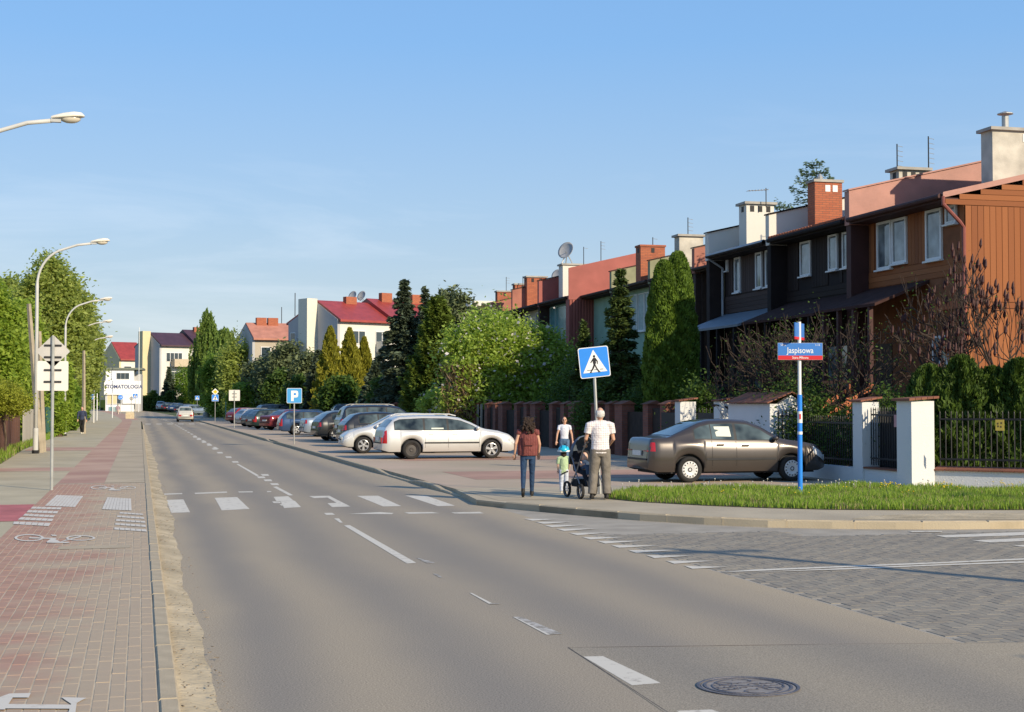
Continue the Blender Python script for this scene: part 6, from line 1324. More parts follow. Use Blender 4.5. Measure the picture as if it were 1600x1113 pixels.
# grey-brown saloon with a paper in the window, side on
def place_side(xl, xr, ybase, L_, zc=PZ):
    a, b = gp(xl, ybase, zc), gp(xr, ybase, zc); return (a + b) / 2
YS = gp(1078, 754.5, PZ).y + .83
X0 = (gp(1078, 754.5, PZ).x + gp(1236, 752, PZ).x) / 2 - .05
t, side, Xf_ = car('sedan', c_grey, 'grey-brown fastback saloon with a paper in its rear side window, behind the verge', (X0 + .0, YS, PZ), R(1.0), group=None, rim='cover')
for sg in (-1,):
    xa = Xf_(.375); MB().add([(xa, sg*(side(xa,1.03,.012)), 1.03), (xa+.36, sg*side(xa+.36,1.02,.012), 1.02), (xa+.34, sg*side(xa+.34,1.24,.012), 1.25), (xa-.03, sg*side(xa-.03,1.25,.012), 1.25)], [(0,1,2,3)]).build('paper', M('paper', (.62,.64,.55), .8, .04), t, world=False)
# the parking row: side-on estate first
pE = gp(640, 718, PZ); pF = gp(752, 714, PZ); xe = (pE.x + pF.x) / 2 - .05
t, side, Xf_ = car('wagon', c_silver, 'silver estate car seen side on with one bare steel rear wheel', (xe, pE.y + .85, PZ), R(2), rimR='steel')
xa = Xf_(.36); MB().add([(xa, -side(xa,.95,.010), .955), (xa+.40, -side(xa+.4,.95,.010), .955), (xa+.40, -side(xa+.4,1.0,.010), 1.0), (xa, -side(xa,1.0,.010), 1.0)], [(0,1,2,3)]).build('paper', M('paper', (.62,.64,.55)), t, world=False)
p = gp(570, 709, PZ); car('hatch', c_silver, 'silver hatchback parked nose to the street beyond the silver estate', (p.x + 1.27, p.y + .90, PZ), R(178))
p = gp(596, 703, PZ); Yb = pE.y
def slot(kind, paint, label, xpx, ybase, rz, corner='r', dx=0, **k):
    """xpx, ybase: ground point under the bumper that faces the street"""
    p = gp(xpx, ybase, PZ); L_ = TYPES[kind]['L']; return car(kind, paint, label, (p.x + L_/2 + dx, p.y, PZ), R(rz), **k)
slot('hatch', c_blk, 'dark hatchback with rounded tail, between the silver hatchback and the off-roader', 529, 698, 4)
slot('suv', c_dk, 'dark tall off-roader with pale roof rails behind the black hatchback', 512, 692.5, 3, dx=.35)
slot('hatch', c_blk, 'black hatchback with upright red tail lamps, left of the off-roader', 489, 689, 8)
slot('notch', c_lblue, 'ice-blue silver saloon with round tail lamp beside the blue estate', 470, 682.5, 5)
slot('wagon', c_blue, 'mid-blue estate car with silver roof rails by the square blue parking sign', 434, 679.5, 2)
slot('suv', c_dk, 'dark blue van-like car behind the blue estate', 452, 668.5, 3, dx=3.0)
slot('notch', c_wine, 'wine-red saloon with white number plate, tail to the street', 406, 672, 26)
slot('wagon', c_green, 'dark green estate beside the wine-red saloon', 386, 670.5, 20)
slot('hatch', c_blk, 'black hatchback squeezed left of the dark green estate', 378, 668, 20)
slot('wagon', c_silver2, 'silver-grey estate far along the parking row', 367, 666.5, 20)
slot('suv', c_dk, 'dark car roof showing behind the silver-grey estate', 362, 663, 15, dx=2)
slot('hatch', c_red, 'small bright red hatchback, farthest of the parking row', 353, 661.5, 30)
# the driving car and the far cars at the bend
p = gp(290, 659.5, 0); car('mpv', c_white, 'champagne people carrier driving away on the street', (p.x, p.y + 2, 0), R(90), 'driving_car', group=None)
far = [('wagon', c_silver2, 'grey estate farthest left at the bend, in front of the hedge', 239, 262, 100), ('mpv', c_silver, 'silver people carrier parked at the bend beside the grey estate', 251, 256, 90), ('hatch', c_dk, 'dark hatchback at the bend, right of the silver people carrier', 262, 248, 80), ('wagon', c_blk, 'black estate at the bend', 270, 240, 70), ('notch', c_blue, 'blue saloon at the bend', 279, 232, 60), ('wagon', c_dk, 'dark estate just above the champagne people carrier', 293, 218, 50), ('wagon', c_lblue, 'pale blue estate roof behind the champagne people carrier', 305, 208, 40)]
for kd, pn, lb, x, Z, rz in far:
    p = at(x, 640, Z); car(kd, pn, lb, (p.x, p.y, gz(p.y) + .02), R(rz), group='cars parked at the far bend')

# ============================================================ STREET FURNITURE
m_lampw = M('lamp_shell', (.72,.68,.58), .5, .05); m_pole = M('lamp_pole', (.50,.50,.47), .55, .1, 2); m_lens = M('lamp_lens', (.55,.50,.40), .2, .1, spec=.6)
def street_lamp(base, label, toX=1.85, H_=7.55):
    t = thing('street_lamp', label, 'street lamp', base, group='curved street lamps along the footway')
    pts = [(0,0,0),(0,0,H_-1.55)] + [(toX*(1-math.cos(a))*.62 , 0, H_-1.55 + 1.35*math.sin(a)) for a in np.linspace(.12, 1.35, 9)]; e = Vector(pts[-1]); pts += [tuple(e.lerp(Vector((toX,0,H_)), .5)+Vector((0,0,.05))), (toX,0,H_)]
    MB().tube(pts, [.075,.06]+[.045]*(len(pts)-2), 10).build('pole', m_pole, t, world=False, smooth=True)
    MB().tube([(0,0,-.05),(0,0,.9)], .095, 10).build('base', m_pole, t, world=False)
    MB().tube([(0,0,0),(0,0,.12)], .12, 10).build('foot', m_black, t, world=False)
    x0 = toX - .02; hd = MB(); prof = [(0,.05,.045),(.05,.085,.06),(.25,.13,.10),(.45,.155,.115),(.6,.13,.085),(.66,.03,.02)]; b = 0
    for (dx, wy, hz_) in prof:
        for k in range(12):
            a = 2*math.pi*k/12; zz_ = math.sin(a); hd.v.append((x0+dx, math.cos(a)*wy, H_ + .05+dx*.10 + (zz_*hz_ if zz_ > 0 else zz_*.02)))
    for i in range(5):
        for k in range(12): hd.f.append((i*12+k, i*12+(k+1)%12, (i+1)*12+(k+1)%12, (i+1)*12+k)); hd.m.append(0)
    h_ = hd.build('lamp_head', m_lampw, t, world=False, smooth=True)
    ln = MB().ball((x0+.38, 0, H_+.06), (.21,.11,.10), 12, 8); ln.build('lens', m_lens, h_, world=False, smooth=True); MB().box(x0,x0+.20,-.05,.05,H_-.03,H_+.05).build('housing', m_steel, t, world=False)
    return t
lamps = [((97, 30), 'nearest street lamp, only its arm and head in view at the top left'), ((152, 53), 'street lamp behind the leaning poles and the square sign backs'), ((163, 82), 'second full street lamp, behind the man in dark blue'), ((166, 104), 'third full street lamp, by the willow'), ((169, 128), 'fourth full street lamp by the far grass verge'), ((160, 150), 'farthest street lamp, lowest in the row')]
for (x, Z), lb in lamps:
    p = at(x, 600, Z); street_lamp((p.x - 2.1, p.y, PZ), lb)
# two more lamp posts stand outside the frame on the side street; only their shadows reach the picture
for i_, (x, y, H_) in enumerate(((15.4, 2.6, 8.2), (13.3, -1.2, 6.0), (24.0, 8.0, 9.0))):
    t = thing('utility_pole', ['pole beside the side street, its long shadow nearest the crossing','shorter pole beside the side street, nearest the camera','pole beside the side street, farthest along it'][i_], 'pole', (x, y, 0), group='poles by the side street'); MB().tube([(0,0,0),(0,0,H_)], [.14,.09], 10).build('shaft', m_concrete, t, world=False)
    for z in (H_-.3,): MB().box(-.8,.8,-.05,.05,z,z+.1).build('crossarm', m_steel, t, world=False)
# leaning concrete poles
def pole2(pxs, label):
    (xb, yb), (xt, yt), Z = pxs; a = at(xb, yb, Z); b = at(xt, yt, Z); a.z = 0; t = thing('concrete_pole', label, 'pole', tuple(a), group='old concrete poles at the fence'); MB().tube([(0,0,0), tuple(b-a)], [.125,.08], 4, flat=(1,1)).build('shaft', M('old_pole', (.34,.29,.21), .95, .2, 3, .4, 20), t, world=False)
pole2(((63,708),(45,475),53.5), 'taller old concrete pole leaning left beside the street lamp'); pole2(((67,706),(61,518),54.2), 'shorter old concrete pole between the leaning pole and the street lamp'); pole2(((131,668),(131,548),88), 'thin brown pole by the third street lamp')
# signs
m_blue = M('sign_blue', (.022,.225,.72), .35, .03, spec=.5); m_signw = M('sign_white', (.74,.74,.72), .4, .02); m_signb = M('sign_black', (.012,.012,.014), .5, 0); m_signred = M('sign_red', (.55,.02,.03), .4, 0); m_back = M('sign_back', (.50,.48,.44), .5, .08, 3, metal=.3); m_syel = M('sign_yellow', (.75,.45,.02), .4, 0); m_lblue = M('parking_blue', (.06,.30,.60), .35, .03)
def rsq(s, r_=.05, n=5): 
    o = []
    for cx_, cy_, a0 in ((s-r_,s-r_,0),(-s+r_,s-r_,90),(-s+r_,-s+r_,180),(s-r_,-s+r_,270)):
        for k in range(n): a = R(a0+90*k/(n-1)); o.append((cx_+r_*math.cos(a), cy_+r_*math.sin(a)))
    return o
def plate(par, name, poly, y, th, mat, M4=None, p2=None):
    mb = MB().prism([(a, y, b) for a, b in poly], (0, th, 0))
    if M4: mb.v = [tuple(M4 @ Vector(v)) for v in mb.v]
    return mb.build(name, mat, p2 or par, world=False)
def walker(par, y, s, M4, mat=m_signb):
    for pl_ in ([(-.02,.17),(.03,.17),(.05,.04),(.02,-.03),(-.03,-.03),(-.04,.05)], [(-.03,-.02),(.02,-.02),(-.03,-.12),(-.11,-.22),(-.15,-.22),(-.075,-.11)], [(-.01,-.02),(.03,-.03),(.07,-.13),(.13,-.22),(.085,-.225),(.03,-.13)], [(.03,.165),(.05,.16),(.10,.07),(.09,-.01),(.07,-.005),(.07,.06),(.03,.11)], [(-.02,.165),(-.04,.15),(-.11,.05),(-.10,.03),(-.03,.09)], [(-.15,-.235),(-.09,-.235),(-.09,-.22),(-.15,-.22)], [(.08,-.24),(.15,-.235),(.14,-.22),(.085,-.22)], [(-.22,-.15),(-.10,-.15),(-.10,-.165),(-.22,-.165)], [(.14,-.15),(.23,-.15),(.23,-.165),(.14,-.165)], [(-.03,-.15),(.05,-.15),(.05,-.165),(-.03,-.165)]):
        plate(par, 'figure', [(a*s, b*s) for a, b in pl_], y, .002, mat, M4)
    plate(par, 'figure', [(.01*s+.032*s*math.cos(t_), .21*s+.036*s*math.sin(t_)) for t_ in np.linspace(0,6.28,14)[:-1]], y, .002, mat, M4)
def ped_sign(label, base, rz, zc, size=.3, H_=None, tilt=0, extra=None, roll=0):
    t = thing('crossing_sign', label, 'traffic sign', base, rz); M4 = Matrix.Rotation(tilt, 3, 'Y') ; Mv = lambda q: q
    top_ = H_ or zc + size
    MB().tube([(0,.04,-.1),(0,.04,top_)], .03, 8).build('post', m_steel, t, world=False)
    M5 = Matrix.Translation((0,0,zc)).to_4x4() @ M4.to_4x4()
    pl_ = plate(t, 'sign_plate', rsq(size, .04), -.01, .02, m_signw, M5); plate(t, 'sign_face', rsq(size*.95, .035), -.013, .0025, m_blue, M5, pl_)
    plate(t, 'triangle', [(-size*.80,-size*.66),(size*.80,-size*.66),(0,size*.82)], -.016, .0025, m_signw, M5, pl_)
    walker(pl_, -.019, size/.42, M5 @ Matrix.Translation((0,0,-size*.12))); return t
# main crossing sign by the strollers, leaning slightly
b_ = gp(938, 772, PZ); top_p = at(932, 566, (b_.y*math.cos(YAW)+b_.x*math.sin(YAW)))
sgn = ped_sign('large blue pedestrian crossing sign leaning slightly, above the man in the checked shirt', (b_.x, b_.y, PZ), -YAW + R(6), top_p.z - PZ, .30, tilt=R(-3.5))
sgn.rotation_euler = (0, R(-2.6), -YAW + R(6))
for (x, yb, yc, lb) in ((211, 655, 619, 'small far crossing sign on the left, right of the square grey sign back'), (308, 650, 622, 'small crossing sign at the far right kerb'), (336, 660.5, 622, 'crossing sign under a yellow diamond at the far right kerb')):
    p = gp(x, yb, 0); Z = p.y*math.cos(YAW)+p.x*math.sin(YAW); zc = hz(yc, Z); tt = ped_sign(lb, (p.x, p.y, 0), 0, zc, .34 if x > 300 else .30)
    if x == 336:
        M5 = Matrix.Translation((0,0,zc+.62)).to_4x4() @ Matrix.Rotation(R(45),3,'Y').to_4x4(); q = plate(tt, 'priority_plate', rsq(.25,.03), -.01, .02, m_signw, M5); plate(tt, 'yellow_field', rsq(.16,.02), -.013, .0025, m_syel, M5, q); MB().tube([(0,.04,zc),(0,.04,zc+.9)], .03, 6).build('post', m_steel, tt, world=False)
# blue parking sign
p = gp(459.5, 698, 0); Z = p.y*math.cos(YAW)+p.x*math.sin(YAW); zc = hz(618.5, Z); t = thing('parking_sign', 'square pale-blue parking sign with white P at the kerb before the blue estate', 'traffic sign', (p.x, p.y, 0), 0)
MB().tube([(0,.04,0),(0,.04,zc+.2)], .03, 8).build('post', m_steel, t, world=False); M5 = Matrix.Translation((0,0,zc)).to_4x4(); q = plate(t, 'sign_plate', rsq(.33,.05), -.01, .02, m_signw, M5); plate(t, 'sign_face', rsq(.315,.045), -.013, .0025, m_lblue, M5, q)
for nm_, pl_ in (('letter', [(-.14,-.24),(-.03,-.24),(-.03,.22),(-.14,.22)]), ('letter', [(-.029,.12),(.07,.12),(.07,.22),(-.029,.22)]), ('letter', [(-.029,-.08),(.07,-.08),(.07,.02),(-.029,.02)]), ('letter', [(.071,-.08),(.13,-.07),(.16,-.02),(.17,.07),(.16,.16),(.13,.21),(.071,.22)])): plate(q, nm_, pl_, -.016, .0025, m_signw, M5)
plate(q, 'dot', [(.02+.035*math.cos(a), .07+.035*math.sin(a)) for a in np.linspace(0,6.28,10)[:-1]], -.020, .003, m_blue, M5)
# square white back signs
def back_sign(label, px_, yb, yc, parts, rz=0, zb=PZ):
    p = gp(px_, yb, zb); Z = p.y*math.cos(YAW)+p.x*math.sin(YAW); t = thing('sign_post', label, 'traffic sign', (p.x, p.y, zb), rz)
    zt = 0
    for (kind, yc_, sz) in parts:
        zc = hz(yc_, Z) - zb; M5 = Matrix.Translation((0,0,zc)).to_4x4() @ (Matrix.Rotation(R(45),3,'Y') if kind == 'd' else Matrix.Identity(3)).to_4x4(); q = plate(t, 'sign_back', rsq(sz,.03), .035, .018, m_back if kind == 'd' else M('white_back', (.66,.64,.58), .5, .06, 2), M5); zt = max(zt, zc+sz*(1.3 if kind=='d' else .9))
        for dz in (-.12,.12):
            MB().box(-.17,.17,.012,.034,zc+dz-.018,zc+dz+.018).build('bracket', m_trim if kind != 'd' else m_iron, q, world=False)
    MB().tube([(0,0,0),(0,0,zt)], .032, 10).build('post', M('grey_post', (.33,.34,.32), .5, .15), t, world=False); return t
back_sign('near sign post with a grey diamond and a white square, both seen from behind', 80.5, 766, 0, [('d', 549, .24), ('s', 587.5, .305)])
back_sign('far white square sign seen from behind at the right kerb', 366, 671, 0, [('s', 618, .40)], zb=0)
back_sign('small far grey diamond sign back on the left footway', 205, 651, 0, [('d', 623, .26)])
# round blue signs of the cycle path
for (x, yb, yc, lb) in ((143.5, 652, 620, 'round blue path sign behind the second row of lamp posts'), (188, 651, 621, 'round blue path sign by the far pedestrians')):
    p = gp(x, yb, PZ); Z = p.y*math.cos(YAW)+p.x*math.sin(YAW); zc = hz(yc, Z)-PZ; t = thing('path_sign', lb, 'traffic sign', tuple(p)); MB().tube([(0,.03,0),(0,.03,zc+.3)], .03, 8).build('post', m_steel, t, world=False)
    q = MB().lathe([(0,0),(.36,0),(.36,.02),(0,.02)], 24, (0,-.01,zc), 'y').build('sign_plate', m_signw, t, world=False); MB().lathe([(0,0),(.335,0)], 24, (0,-.013,zc), 'y').build('sign_face', m_blue, q, world=False)
    MB().box(-.012,.012,-.018,-.014,zc-.18,zc+.18).build('symbol', m_signw, q, world=False); MB().lathe([(.05,0),(.07,0)], 12, (-.13,-.016,zc-.06), 'y').build('symbol', m_signw, q, world=False); MB().box(.08,.16,-.018,-.014,zc-.10,zc+.10).build('symbol', m_signw, q, world=False)
# Jaspisowa street name post
pb = gp(1250.5, 775, PZ); Zp = pb.y*math.cos(YAW)+pb.x*math.sin(YAW); sp = thing('street_name_post', 'street name post, white above and blue below, reading Jaspisowa', 'street sign', (pb.x, pb.y, PZ), -YAW + R(3))
def zj(y): return hz(y, Zp) - PZ
MB().tube([(0,0,0),(0,0,zj(617))], .046, 14).build('pole_sleeve', m_blue, sp, world=False); MB().tube([(0,0,zj(617)),(0,0,zj(503))], .034, 12).build('pole', m_signw, sp, world=False)
MB().tube([(0,0,zj(661)),(0,0,zj(643))], .050, 14).build('sticker', m_signw, sp, world=False); MB().tube([(0,0,zj(679)),(0,0,zj(674.5))], .050, 14).build('sticker', m_signw, sp, world=False); MB().box(-.02,.01,-.056,-.049,zj(655),zj(647)).build('print', m_signred, sp, world=False)
wd = ws(70, Zp); zt_, zm_, zb_ = zj(536.5), zj(556), zj(562.5)
pb_ = MB().box(-wd/2-.003, wd/2+.003, -.065, -.040, zb_-.003, zt_+.003).build('name_board', m_signw, sp, world=False)
MB().box(-wd/2, wd/2, -.068, -.0655, zm_, zt_).build('blue_field', M('street_blue', (.035,.17,.50), .35, .03, spec=.5), pb_, world=False); MB().box(-wd/2, wd/2, -.068, -.0655, zb_, zm_-.0005).build('red_field', m_signred, pb_, world=False)
rx = (math.pi/2, 0, 0); hh_ = zt_-zm_
text('Jaspisowa', hh_*.66, 'lettering', m_signw, pb_, (0, -.069, zm_+hh_*.40), rx, .001, .84); text('Stara Miłosna', hh_*.27, 'lettering', m_signw, pb_, (.0, -.069, (zb_+zm_)/2), rx, .001, .9)
text('Ulica', hh_*.24, 'lettering', m_signw, pb_, (-wd*.38, -.069, zt_-hh_*.15), rx, .001, .9); text('1-15', hh_*.24, 'lettering', m_signw, pb_, (wd*.39, -.069, zt_-hh_*.15), rx, .001, .9)
cb = MB().box(-.012, .012, -ws(9,Zp)-.30, -.036, zj(531), zj(505)); cb.v = [tuple(rotm(R(-62)) @ Vector(v)) for v in cb.v]
u_ = rotm(R(60)); MB().obox((0,0,(zj(531)+zj(505))/2), (.62,.02,zj(505)-zj(531)), u_).build('crossing_board', M('street_blue', (.035,.17,.50)), sp, world=False); MB().obox((0,0,zj(531)+.025), (.622,.022,.05), u_).build('red_field', m_signred, sp, world=False)
# small things on the far footway
p = gp(203, 655, PZ); t = thing('stone_block', 'sand-coloured concrete block beside the far path', 'block', tuple(p)); MB().bev(-.5,.5,-.4,.4,0,.85,.12).build('block', M('sand_stone', (.50,.42,.28), .9, .15), t, world=False)
p = gp(322, 655, 0); t = thing('stone_bollard', 'pale rounded stone bollard at the far right kerb', 'bollard', tuple(p)); MB().lathe([(.42,0),(.42,.55),(.32,.85),(0,.95)], 14).build('stone', m_concrete, t, world=False)
for k, (x, Z, h_) in enumerate(((147,140,6.0),(152,160,5.5),(176,180,6.0),(217,232,14.0))): 
    p = at(x, 600, Z); t = thing('slim_post', ['slim pale post behind the round path sign','slim pale post at the grass verge','slim pale post left of the dental practice','tall thin mast before the cream flats'][k], 'post', (p.x,p.y,0)); MB().tube([(0,0,0),(0,0,h_*.55 if k<3 else h_)], .05, 6).build('shaft', m_white, t, world=False)
c1 = at(425, 636, 128); t = thing('playground_frame', 'yellow painted frame glimpsed between the pines behind the cars', 'frame', (c1.x+1.5, c1.y, .1)); my = M('bright_yellow', (.60,.60,.05), .6, .1)
for dx in (0, 1.1, 2.3, 3.4): MB().box(dx,dx+.12,-.05,.05,0,2.1).build('post', my, t, world=False)
MB().box(0,1.22,-.05,.05,2.101,2.3).build('beam', my, t, world=False); MB().box(2.3,3.52,-.05,.05,2.101,2.3).build('beam', my, t, world=False)
c1 = at(352, 628, 165); t = thing('green_gate_frame', 'pale green metal frame over the far parked cars', 'frame', (c1.x, c1.y, .1)); mg = M('pale_green', (.20,.36,.28), .6, .1)
for dx in (0, 4.4): MB().box(dx,dx+.12,-.05,.05,0,2.5).build('post', mg, t, world=False)
for z in (1.8, 2.4): MB().box(.121,4.399,-.04,.04,z,z+.12).build('beam', mg, t, world=False)
# ============================================================ PEOPLE
def fuse(name, mb, mat, par, vox=.009, smooth=3):
    o = mb.build(name, mat, par, world=False); m_ = o.modifiers.new('fuse', 'REMESH'); m_.mode = 'VOXEL'; m_.voxel_size = vox; m_.use_smooth_shade = True
    s_ = o.modifiers.new('soft', 'SMOOTH'); s_.iterations = smooth; s_.factor = .5; return o
def hand(mb, w_, d, side, s, hold=False):
    """palm and five unequal curled fingers hanging along d"""
    d = Vector(d).normalized(); sd = Vector((0, 1, 0)) if abs(d.y) < .8 else Vector((0,0,1)); sd = (sd - d*sd.dot(d)).normalized(); nrm = d.cross(sd)*side
    p = w_ + d*.045*s; mb.tube([w_, p, w_+d*.085*s], [.024*s,.036*s,.034*s], 8, flat=(1,.55), up=sd)
    for k, L_ in enumerate((.068,.078,.072,.056)):
        a = w_ + d*.078*s + sd*(.027-.018*k)*s; q = a + d*L_*.5*s + nrm*.006*s; e = q + d*L_*.42*s + nrm*(.035 if hold else .022)*s; mb.tube([a-d*.02*s, a, q, e], [.0095*s,.0095*s,.0088*s,.007*s], 6)
    a = w_ + d*.02*s + sd*.028*s; mb.tube([a, a+d*.03*s+sd*.022*s, a+d*.062*s+sd*.028*s+nrm*.012*s], [.013*s,.011*s,.008*s], 6)
def person(label, loc, rz, h, J, skin, top, legs, shoes, hair, torso=(1,1), name='person', group=None, sleeve=.45, hold=False, dress=None, waist=.93):
    """local axes: +x is the way the person faces, +y their left. J: joint offsets for a 1.75 m body"""
    s = h/1.75; t = thing(name, label, 'person', loc, rz, group); V = lambda *a: Vector(a)*s
    hip = {1: V(0,.09,.93), -1: V(0,-.09,.93)}; sh = {1: V(J.get('lean',0),.185*torso[0],1.42), -1: V(J.get('lean',0),-.185*torso[0],1.42)}
    ln = J.get('lean',0); ch = V(ln*.7,0,1.25); nk = V(ln,0,1.48); hd = V(ln+J.get('nod',0),0,1.635); HK_ = J.get('head', 1.0)
    sk = MB(); sk.tube([V(0,0,.90), V(ln*.3,0,1.05), ch, V(ln,0,1.40), nk], [.13*s,.115*s,.135*s,.10*s,.058*s], 14, flat=(.75,1.0), up=(1,0,0)); sk.tube([nk-V(0,0,.03), nk+V(0.01,0,.09)], .052*s, 10)
    sk.ball(hd, (.096*s,.080*s,.120*s), 18, 12); sk.ball(hd+V(.045,0,-.055), (.05*s,.05*s,.055*s), 12, 8)
    sk.tube([hd+V(.085,0,.02), hd+V(.105,0,-.015), hd+V(.092,0,-.03)], [.010*s,.016*s,.012*s], 6)
    for y in (1,-1): sk.ball(hd+V(-.005,y*.078,-.005), (.02*s,.012*s,.032*s), 8, 6)
    shp = MB(); shs = MB(); tr = MB()
    for y in (1,-1):
        el, wr = V(*J['el'][y]), V(*J['wr'][y]); sk.tube([sh[y], el, wr], [.046*s,.038*s,.026*s], 10); sk.ball(el, .036*s, 8, 6); hand(sk, wr, (wr-el), y, s, hold)
        kn, an = V(*J['kn'][y]), V(*J['an'][y]); toe = J.get('toe', {1:0,-1:0})[y]
        sk.tube([hip[y], kn, an], [.075*s,.052*s,.036*s], 10)
        tr.tube([hip[y]+V(0,0,.03), hip[y].lerp(kn,.5), kn, kn.lerp(an,.35), an+V(0,0,.02)], [c*s for c in legs[1]], 14); tr.ball(kn, legs[1][2]*s, 10, 8)
        f = V(math.cos(toe)*.12, 0, -math.sin(toe)*.12); hl = an + V(-.03,0,-.045)
        shs.tube([hl+V(-.02,0,0), hl+V(.03,0,.005), hl+f*.9, hl+f*1.45], [.038*s,.042*s,.04*s,.028*s], 10, flat=(.8,1), up=(0,0,1)); shs.tube([an+V(0,0,.05), an-V(0,0,.03)], [.045*s,.045*s], 8)
        # sleeve
        u_ = sh[y].lerp(el, sleeve*2 if sleeve < .5 else 1); w2 = torso[1]
        shp.tube([sh[y]-V(0,y*.05,-.01), sh[y]+V(0,y*.01,0), sh[y].lerp(el, min(1, sleeve*1.6))], [.070*s*w2,.070*s*w2,.066*s*w2], 12)
        if sleeve > .62: shp.tube([el, el.lerp(wr, .9)], [.052*s,.042*s], 10)
    tr.tube([V(0,0,.82), V(0,0,.92), V(0,0,1.0)], [.135*s,.16*s*legs[2],.145*s*legs[2]], 16, flat=(.72,1), up=(1,0,0))
    w_, w2 = torso; shp.tube([V(0,0,waist-.02), V(0,0,waist+.06), V(ln*.3,0,1.10), ch, V(ln,0,1.38), V(ln,0,1.45), V(ln,0,1.475)], [q*s for q in (.165*w2,.165*w2,.155*w2,.170*w_,.165*w_,.12*w_,.062)], 20, flat=(.68,1.0), up=(1,0,0))
    shp.tube([V(ln,-.175*w_,1.405), V(ln,-.09,1.435), V(ln,0,1.445), V(ln,.09,1.435), V(ln,.175*w_,1.405)], [q*s*w2 for q in (.062,.070,.072,.070,.062)], 12)
    b = fuse('body', sk, skin, t, .008*s); 
    fuse('trousers', tr, legs[0], t, .010*s); fuse('shirt', shp, top, t, .011*s, 4); fuse('shoes', shs, shoes, t, .010*s)
    fm = MB()
    for y in (1,-1): fm.ball(hd+V(.079,y*.03,.012), (.007*s,.012*s,.006*s), 8, 5)
    fm.build('eyes', m_black, t, world=False); MB().ball(hd+V(.088,0,-.058), (.008*s,.024*s,.006*s), 8, 5).build('mouth', M('lips', (.32,.10,.09), .6, 0), t, world=False)
    if hair:
        hm = MB(); hmat, kind = hair; g = random.Random(len(label))
        if kind == 'bald':
            for y in (1,-1): hm.ball(hd+V(-.025,y*.055,.0), (.065*s,.032*s,.070*s), 10, 8)
            hm.ball(hd+V(-.055,0,.0), (.050*s,.070*s,.080*s), 10, 8)
        elif kind == 'curly':
            for k in range(150):
                a = g.uniform(0,6.28); z = g.uniform(-.24,.10); r_ = .10+.045*min(1,max(0,(.06-z)*6))*g.uniform(.5,1.1); 
                if math.cos(a) > .35 and z < .05: continue
                hm.ball(hd+V(-.03+r_*math.cos(a)*.85, r_*math.sin(a)*1.05, z), g.uniform(.018,.034)*s, 6, 5)
            hm.ball(hd+V(-.03,0,.01), (.105*s,.105*s,.115*s), 12, 8); hm.ball(hd+V(-.07,0,-.11), (.05*s,.09*s,.12*s), 10, 8)
        elif kind == 'long':
            hm.ball(hd+V(-.022,0,.022), (.098*s,.088*s,.108*s), 12, 8)
            for y in (1,-1): hm.tube([hd+V(-.03,y*.07,.03), hd+V(-.035,y*.083,-.07), hd+V(-.03,y*.07,-.18)], [.035*s,.032*s,.018*s], 8)
            hm.ball(hd+V(-.07,0,-.08), (.035*s,.075*s,.11*s), 10, 8)
        else: hm.ball(hd+V(-.022,0,.030), (.090*s,.082*s,.100*s), 12, 8); hm.ball(hd+V(-.05,0,-.02), (.050*s,.074*s,.07*s), 10, 8)
        fuse('hair', hm, hmat, t, .008*s, 2 if kind != 'curly' else 1)
    return t, s, hd, sh, hip
m_skin = M('skin', (.52,.30,.20), .55, .08, 8); m_skinp = M('skin_pale', (.60,.38,.28), .55, .06, 8)
m_jean = M('jeans', (.022,.05,.105), .85, .45, 7, 1, 22); m_jeanl = M('light_jeans', (.08,.14,.23), .85, .4, 7, 1, 22); m_hairb = M('hair_brown', (.028,.016,.010), .7, .4, 40, .6, 90); m_hairg = M('hair_grey', (.55,.53,.50), .7, .2, 40, .4, 90)
m_tee = M('white_top', (.62,.64,.70), .85, .08, 8, 1, 14); m_shoe = M('dark_shoe', (.02,.018,.016), .6, .2); m_shoew = M('pale_shoe', (.62,.58,.48), .7, .1); m_greyt = M('grey_trousers', (.17,.15,.125), .9, .2, 8, 1, 12); m_greent = M('green_top', (.40,.52,.31), .85, .1, 8, 1, 16)
def checkmat():
    m = bpy.data.materials.new('checked_shirt'); m.use_nodes = True; t, p = nodes(m); tcn = t.nodes.new('ShaderNodeTexCoord'); s_ = t.nodes.new('ShaderNodeSeparateXYZ'); t.links.new(tcn.outputs['Object'], s_.inputs[0]); fs = []
    for ax in ('Y','Z'):
        a = t.nodes.new('ShaderNodeMath'); a.operation = 'MULTIPLY'; a.inputs[1].default_value = 24; b = t.nodes.new('ShaderNodeMath'); b.operation = 'FRACT'; c = t.nodes.new('ShaderNodeMath'); c.operation = 'LESS_THAN'; c.inputs[1].default_value = .24
        t.links.new(s_.outputs[ax], a.inputs[0]); t.links.new(a.outputs[0], b.inputs[0]); t.links.new(b.outputs[0], c.inputs[0]); fs.append(c)
    ad = t.nodes.new('ShaderNodeMath'); ad.operation = 'ADD'; t.links.new(fs[0].outputs[0], ad.inputs[0]); t.links.new(fs[1].outputs[0], ad.inputs[1]); cr = t.nodes.new('ShaderNodeValToRGB'); e = cr.color_ramp.elements; e[0].color = (.74,.70,.68,1); e[1].color = (.42,.33,.34,1)
    dv = t.nodes.new('ShaderNodeMath'); dv.operation = 'MULTIPLY'; dv.inputs[1].default_value = .5; t.links.new(ad.outputs[0], dv.inputs[0]); t.links.new(dv.outputs[0], cr.inputs[0]); t.links.new(cr.outputs[0], p.inputs['Base Color']); p.inputs['Roughness'].default_value = .85; return m
m_check = checkmat()
